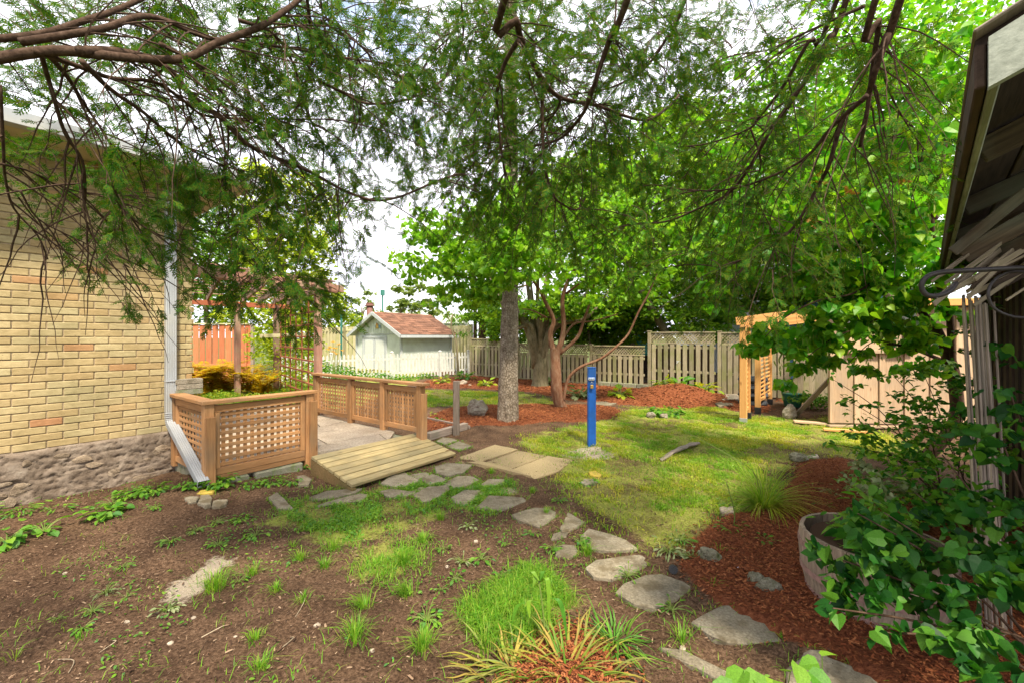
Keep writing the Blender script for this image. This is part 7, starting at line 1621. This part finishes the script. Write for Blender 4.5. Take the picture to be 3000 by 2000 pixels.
rock(1398, 1219, (.20, .14), 'pointed pale boulder in the mulch left of the spruce trunk', M_ROCK, 12, .95)
rock(1357, 1128, (.13, .1), 'white rock under the corner hosta by the picket fence', M_PATIO, 14, .8); rock(1376, 1130, .05, 'tiny rock beside the white rock by the picket fence', M_ROCK, 15)
rock(2314, 1225, (.13, .10), 'upright pale rock at the foot of the leaning board', M_ROCK, 18, 1.2)
rock(1907, 1222, .08, 'left of two small rocks under the leafy clump on the lawn', M_ROCK, 20); rock(1945, 1224, .08, 'right of two small rocks under the leafy clump on the lawn', M_ROCK, 22)
rock(1733, 1303, .035, 'tiny tan rock at the very foot of the blue post', M_ROCK, 25); rock(2340, 1350, .10, 'mossy rock at the corner between lawn and mulch', M_MOSSROCK, 27, .6)
slab('flat_stone', [(1700,1418),(1712,1408),(1750,1410),(1758,1420),(1715,1424)], 'pinkish broken brick piece lying left of the lawn edge', 'stone', M_ROCK, .03)
slab('flat_stone', [(1722,1388),(1745,1384),(1762,1396),(1755,1402),(1730,1397)], 'orange broken brick piece at the lawn edge', 'stone', M_YEL, .02)
slab('flat_stone', [(2100,1174),(2125,1162),(2165,1162),(2165,1178),(2120,1180)], 'flat pale stone half in the mulch left of the arbor', 'stone', M_PATIO, .05)
slab('flat_stone', [(2095,1186),(2110,1178),(2150,1180),(2150,1192),(2105,1194)], 'lower flat stone step left of the arbor', 'stone', M_FLAG, .04)
slab('flat_stone', [(1740,1180),(1790,1178),(1808,1184),(1780,1190),(1745,1188)], 'long flat stone in the grass strip behind the blue post', 'stone', M_FLAG, .03)
slab('flat_stone', [(2350,1338),(2395,1332),(2400,1340),(2370,1344)], 'thin white stone edging the far end of the right mulch', 'stone', M_PATIO, .03)
a, b_ = G(1935, 1350), G(2045, 1302); s = MB(); P = smooth_path([a + UP * .01, a.lerp(b_, .35) + UP * .035 + Vector((0, .03, 0)), a.lerp(b_, .7) + UP * .05, b_ + UP * .03], 6); nP = len(P); vs = []
for i, p in enumerate(P):
    for j in range(10):
        th = 2 * math.pi * j / 10; rr = (.042 - .02 * abs(i / nP - .6)) * (1 + .9 * noise.noise(Vector((i * .45, math.cos(th) * 2, math.sin(th) * 2)))); vs.append(p + Vector((0.55 * math.cos(th) * rr, -.8 * math.cos(th) * rr, math.sin(th) * rr * .45)))
s.add(vs, [(i * 10 + j, i * 10 + (j + 1) % 10, (i + 1) * 10 + (j + 1) % 10, (i + 1) * 10 + j) for i in range(nP - 1) for j in range(10)]); o = s.build('old_root', W_GREY, smooth=True); tag(o, 'grey weathered root half sunk in the lawn right of the blue post', 'root')
cc_ = G(1972, 1678); s = MB(); R0 = .028; cx = cc_ + UP * .03; fr_ = frame(Vector((-.3, -1, .25)))
s.tube([cx, cx + fr_.col[0] * .02], [R0, R0], 18)
for k in range(8): t_ = k * math.pi / 4; s.tube([cx + (fr_.col[1] * math.cos(t_) + fr_.col[2] * math.sin(t_)) * .016 + fr_.col[0] * .02, cx + (fr_.col[1] * math.cos(t_) + fr_.col[2] * math.sin(t_)) * .016 + fr_.col[0] * .026], .004, 6)
o = s.build('black_cap', M_BLACK); tag(o, 'small round black plastic cap beside the broad stepping stone', 'cap')
pb = G(2165, 1672); s = MB(); s.tube([pb + UP * .012 + Vector((-.02, 0, 0)), pb + UP * .018, pb + UP * .016 + Vector((.03, .01, 0))], [.004, .013, .003], 8); o = s.build('pale_petal', M_PLATE, smooth=True); tag(o, 'pale lilac fallen petal on the mulch', 'petal')
yb = G(592, 1462); o = bar('yellow_block', Vector((-2.99, 4.10, .045)), Vector((-2.86, 4.14, .045)), .10, .08, M_YEL, None, ch=.01); tag(o, 'mossy yellow block propping up the downspout end', 'block')

# ================================================================== BARREL PLANTER
bc = Vector((2.11, 2.52, 0)); br = thing('barrel_planter', 'half wine barrel planter of pale staves with rusty hoops, overgrown with leaves', 'planter', bc)
NS = 22; BH = .385
def brad(t): return .285 + .075 * math.sin(math.pi * (.12 + .50 * t))
me = {}
for k in range(NS):
    a0, a1 = 2 * math.pi * k / NS, 2 * math.pi * (k + .965) / NS; s = MB(); vs = []
    for j in range(7):
        t = j / 6; r = brad(t); z = BH * t
        for (a, rr) in ((a0, r), (a1, r), (a1, r - .022), (a0, r - .022)): vs.append(bc + Vector((math.cos(a) * rr, math.sin(a) * rr, z)))
    s.add(vs, [(j * 4 + i, j * 4 + (i + 1) % 4, (j + 1) * 4 + (i + 1) % 4, (j + 1) * 4 + i) for j in range(6) for i in range(4)] + [(3, 2, 1, 0), (24, 25, 26, 27)]); s.build('stave', W_BARREL, br)
for t in (.10, .42, .80):
    s = MB(); hh = .032; vs = []; n = 44
    for a in np.linspace(0, 2 * math.pi, n, endpoint=False):
        for (dr, dz) in ((.004, -hh / 2), (.004, hh / 2), (-.004, hh / 2), (-.004, -hh / 2)): vs.append(bc + Vector((math.cos(a) * (brad(t) + dr), math.sin(a) * (brad(t) + dr), BH * t + dz)))
    s.add(vs, [(i * 4 + j, ((i + 1) % n) * 4 + j, ((i + 1) % n) * 4 + (j + 1) % 4, i * 4 + (j + 1) % 4) for i in range(n) for j in range(4)]); s.build('hoop', M_HOOP, br)
s = MB(); s.tube([bc + UP * .3, bc + UP * .35], [.30, .30], 24); s.build('potting_soil', M_BIT, br)
bush('planter_greens', 'bright lance leaved greens growing inside the barrel', 'plant', bc + UP * .35, [((bc.x - .08, bc.y - .05, .42), (.24, .24, .07), 200), ((bc.x + .1, bc.y + .1, .5), (.2, .2, .12), 110)], LF_WEED, 'lance', (.08, .15), 120, 16)
# single big leaf standing over the rim
lf = A(2515, 1500, 2.3); s = MB(); s.tube([A(2520, 1560, 2.3), lf], .003, 4); o = s.build('leaf_stalk', LF_STEM); tag(o, 'big upright heart shaped leaf standing over the barrel rim', 'leaf'); _v, _f = TPL['heart']
m2 = D.meshes.new('leaf'); m2.from_pydata([tuple(p) for p in _v], [], [tuple(int(i) for i in f) for f in _f]); m2.update(); m2.materials.append(LF_DEEP)
place('leaf', m2, A(2520, 1530, 2.3), frame(Vector((-.1, .1, 1)), Vector((.2, -1, .2))), o, .13)

# ================================================================== GARAGE EAVE AT THE RIGHT
e0, e1 = Vector((1.27, 1.15, 2.30)), Vector((4.80, 4.80, 2.30)); ed = (e1 - e0).normalized(); eo = Vector((ed.y, -ed.x, 0))
slope = (eo * 1.0 + UP * .45).normalized()
gar = thing('old_garage', 'old dark wooden garage with a low overhanging eave at the right edge', 'garage', Vector((4.9, 4.35, 0)))
EN = e0 - ed * .0
s = MB(); W2 = 2.6; q = [e0, e1, e1 + slope * W2, e0 + slope * W2]; up2 = slope.cross(ed).normalized(); up2 = up2 if up2.z > 0 else -up2
s.add([p + up2 * .03 for p in q] + [p + up2 * .055 for p in q], [(0, 1, 2, 3), (7, 6, 5, 4), (0, 4, 5, 1), (1, 5, 6, 2), (2, 6, 7, 3), (3, 7, 4, 0)]); rf_ = s.build('roof', W_DARK, gar)
for k in range(7):
    a = e0 + slope * (.075 + .14 * k) + up2 * (.062 + .006 * (k % 2)); b2 = e1 + slope * (.075 + .14 * k) + up2 * (.062 + .006 * (k % 2)); bar('shingle_course', a - ed * .05, b2 + ed * .04, .155, .010, W_GREY, rf_, up=up2)
bar('fascia', e0 - eo * .012 + UP * -.02, e1 - eo * .012 + UP * -.02, .022, .12, W_DARK, gar)
bar('fascia_trim', e0 + eo * .014 + UP * -.045, e1 + eo * .014 + UP * -.045, .022, .075, W_GBOARD, gar)
for k in range(8):
    o_ = slope * (.11 + .21 * k) + up2 * .018; bar('soffit_board', e0 + o_, e1 + o_, .198, .016, W_SOFFIT if k % 3 else W_DARK, gar, up=up2, ch=.003)
for k in range(5):
    p = e0 + ed * (.75 + 1.0 * k); bar('rafter', p + eo * .03 + UP * -.035, p + slope * 1.6 + UP * -.05, .04, .09, W_SOFFIT, gar, up=up2)
# bargeboard closing the near end
bb = [e0 + Vector((.0, 0, .03)), e0 + slope * 1.7 + UP * .05, e0 + slope * 1.7 + UP * -.16, e0 + UP * -.10]; s = MB(); s.add([p - ed * .02 for p in bb] + [p - ed * .045 for p in bb], [(0, 1, 2, 3), (7, 6, 5, 4), (0, 4, 5, 1), (1, 5, 6, 2), (2, 6, 7, 3), (3, 7, 4, 0)]); s.build('bargeboard', W_GBOARD, gar)
g0, g1 = e0 + eo * .62, e1 + eo * .34 - ed * .25
gw = MB()
A1_, B1_ = Vector((g1.x, g1.y, 0)), Vector((g1.x, g1.y, 0)) - ed * 3.2 + eo * .25
nb = 16
for k in range(nb):
    p = A1_ + (B1_ - A1_) * ((k + .5) / nb); bar('wall_board', p + UP * .02, p + UP * 2.42, (B1_ - A1_).length / nb * .96, .03, W_DARK, gar, up=eo, ch=.003)
bar('corner_post', A1_ + eo * .0 + ed * .06 + UP * 0, A1_ + ed * .06 + UP * 2.40, .12, .12, W_DARK, gar, up=eo)
bk_ = MB(); bk_.box((A1_ + B1_) / 2 + eo * 1.2 + UP * 1.2, ((B1_ - A1_).length, 2.2, 2.36), (ed, -eo, UP)); bk_.build('wall', W_DARK, gar)
# bundle of split laths hung under the eave
bd = thing('lath_bundle', 'bundle of thin split laths tucked under the garage eave', 'bundle', at(2830, 760, 2.1))
rq = random.Random(4)
for k in range(30):
    t = k / 29; x0 = 2715 + 60 * rq.random() + 90 * t * rq.random(); y0 = 835 + rq.uniform(-38, 55) * (1 - .2 * t); L2 = rq.uniform(.7, 1.0)
    a = at(x0 + 130 * t, y0 + rq.uniform(-10, 25), 2.05 + rq.uniform(-.08, .12)); b2 = a + Vector((rq.uniform(.36, .46), rq.uniform(-.05, .10), rq.uniform(.20, .32)))
    bar('lath', a, b2, rq.uniform(.008, .022), rq.uniform(.004, .008), W_PALE if rq.random() < .72 else W_DARK, bd, up=Vector((rq.uniform(-.4, .4), -1, rq.uniform(-.3, .3))), ch=.001)
for (p1, p2, w_) in (((2790, 740), (3010, 560), .05), ((2820, 752), (3020, 640), .08), ((2895, 755), (3020, 700), .06)):
    bar('plank', at(p1[0], p1[1], 2.1), at(p2[0], p2[1], 1.95), w_, .012, W_SOFFIT, bd, up=Vector((0, -1, .3)))
ho = thing('hose_loop', 'dark rubber hose looped under the garage eave', 'hose', at(2760, 870, 1.9)); s = MB()
s.tube(smooth_path([at(3060, 782, 1.75), at(2950, 787, 1.8), at(2850, 792, 1.82), at(2760, 798, 1.85), at(2715, 812, 1.86), at(2700, 840, 1.87), at(2715, 864, 1.87), at(2750, 866, 1.87), at(2785, 850, 1.87), at(2800, 830, 1.88)], 6), .0105, 8); s.build('hose', M_HOSE, ho, smooth=True)
s = MB(); s.tube(smooth_path([at(3040, 800, 1.7), at(2960, 798, 1.8), at(2910, 825, 1.82), at(2895, 865, 1.82), at(2915, 905, 1.82), at(2970, 928, 1.8), at(3040, 930, 1.75)], 6), .006, 6); s.build('thin_hose', M_HOSE, ho, smooth=True)
# upright bundle of laths leaning by the garage corner
ub = Vector((2.42, 2.16, 0)); ul = thing('upright_laths', 'upright bundle of weathered laths standing behind the dark leaved shrub', 'laths', ub)
for k in range(15):
    x = ub.x + .02 + (k - 7) * .0105; z1 = 1.74 + rq.uniform(-.03, .03); bar('lath', Vector((x, ub.y + rq.uniform(-.015, .015), -.01)), Vector((x - .055 + rq.uniform(-.006, .006), ub.y + .05 + rq.uniform(-.015, .015), z1)), rq.uniform(.006, .011), .008, W_GREY if k % 3 else W_PALE, ul, up=Vector((rq.uniform(-.3, .3), -1, 0)), ch=.001)
s = MB(); q = at(2985, 1497, 2.05); s.box(q, (.06, .03, .02), ch=.006); o = s.build('blue_tag', M_BLUE); tag(o, 'small bright blue tag among the leaves at the right edge', 'tag')
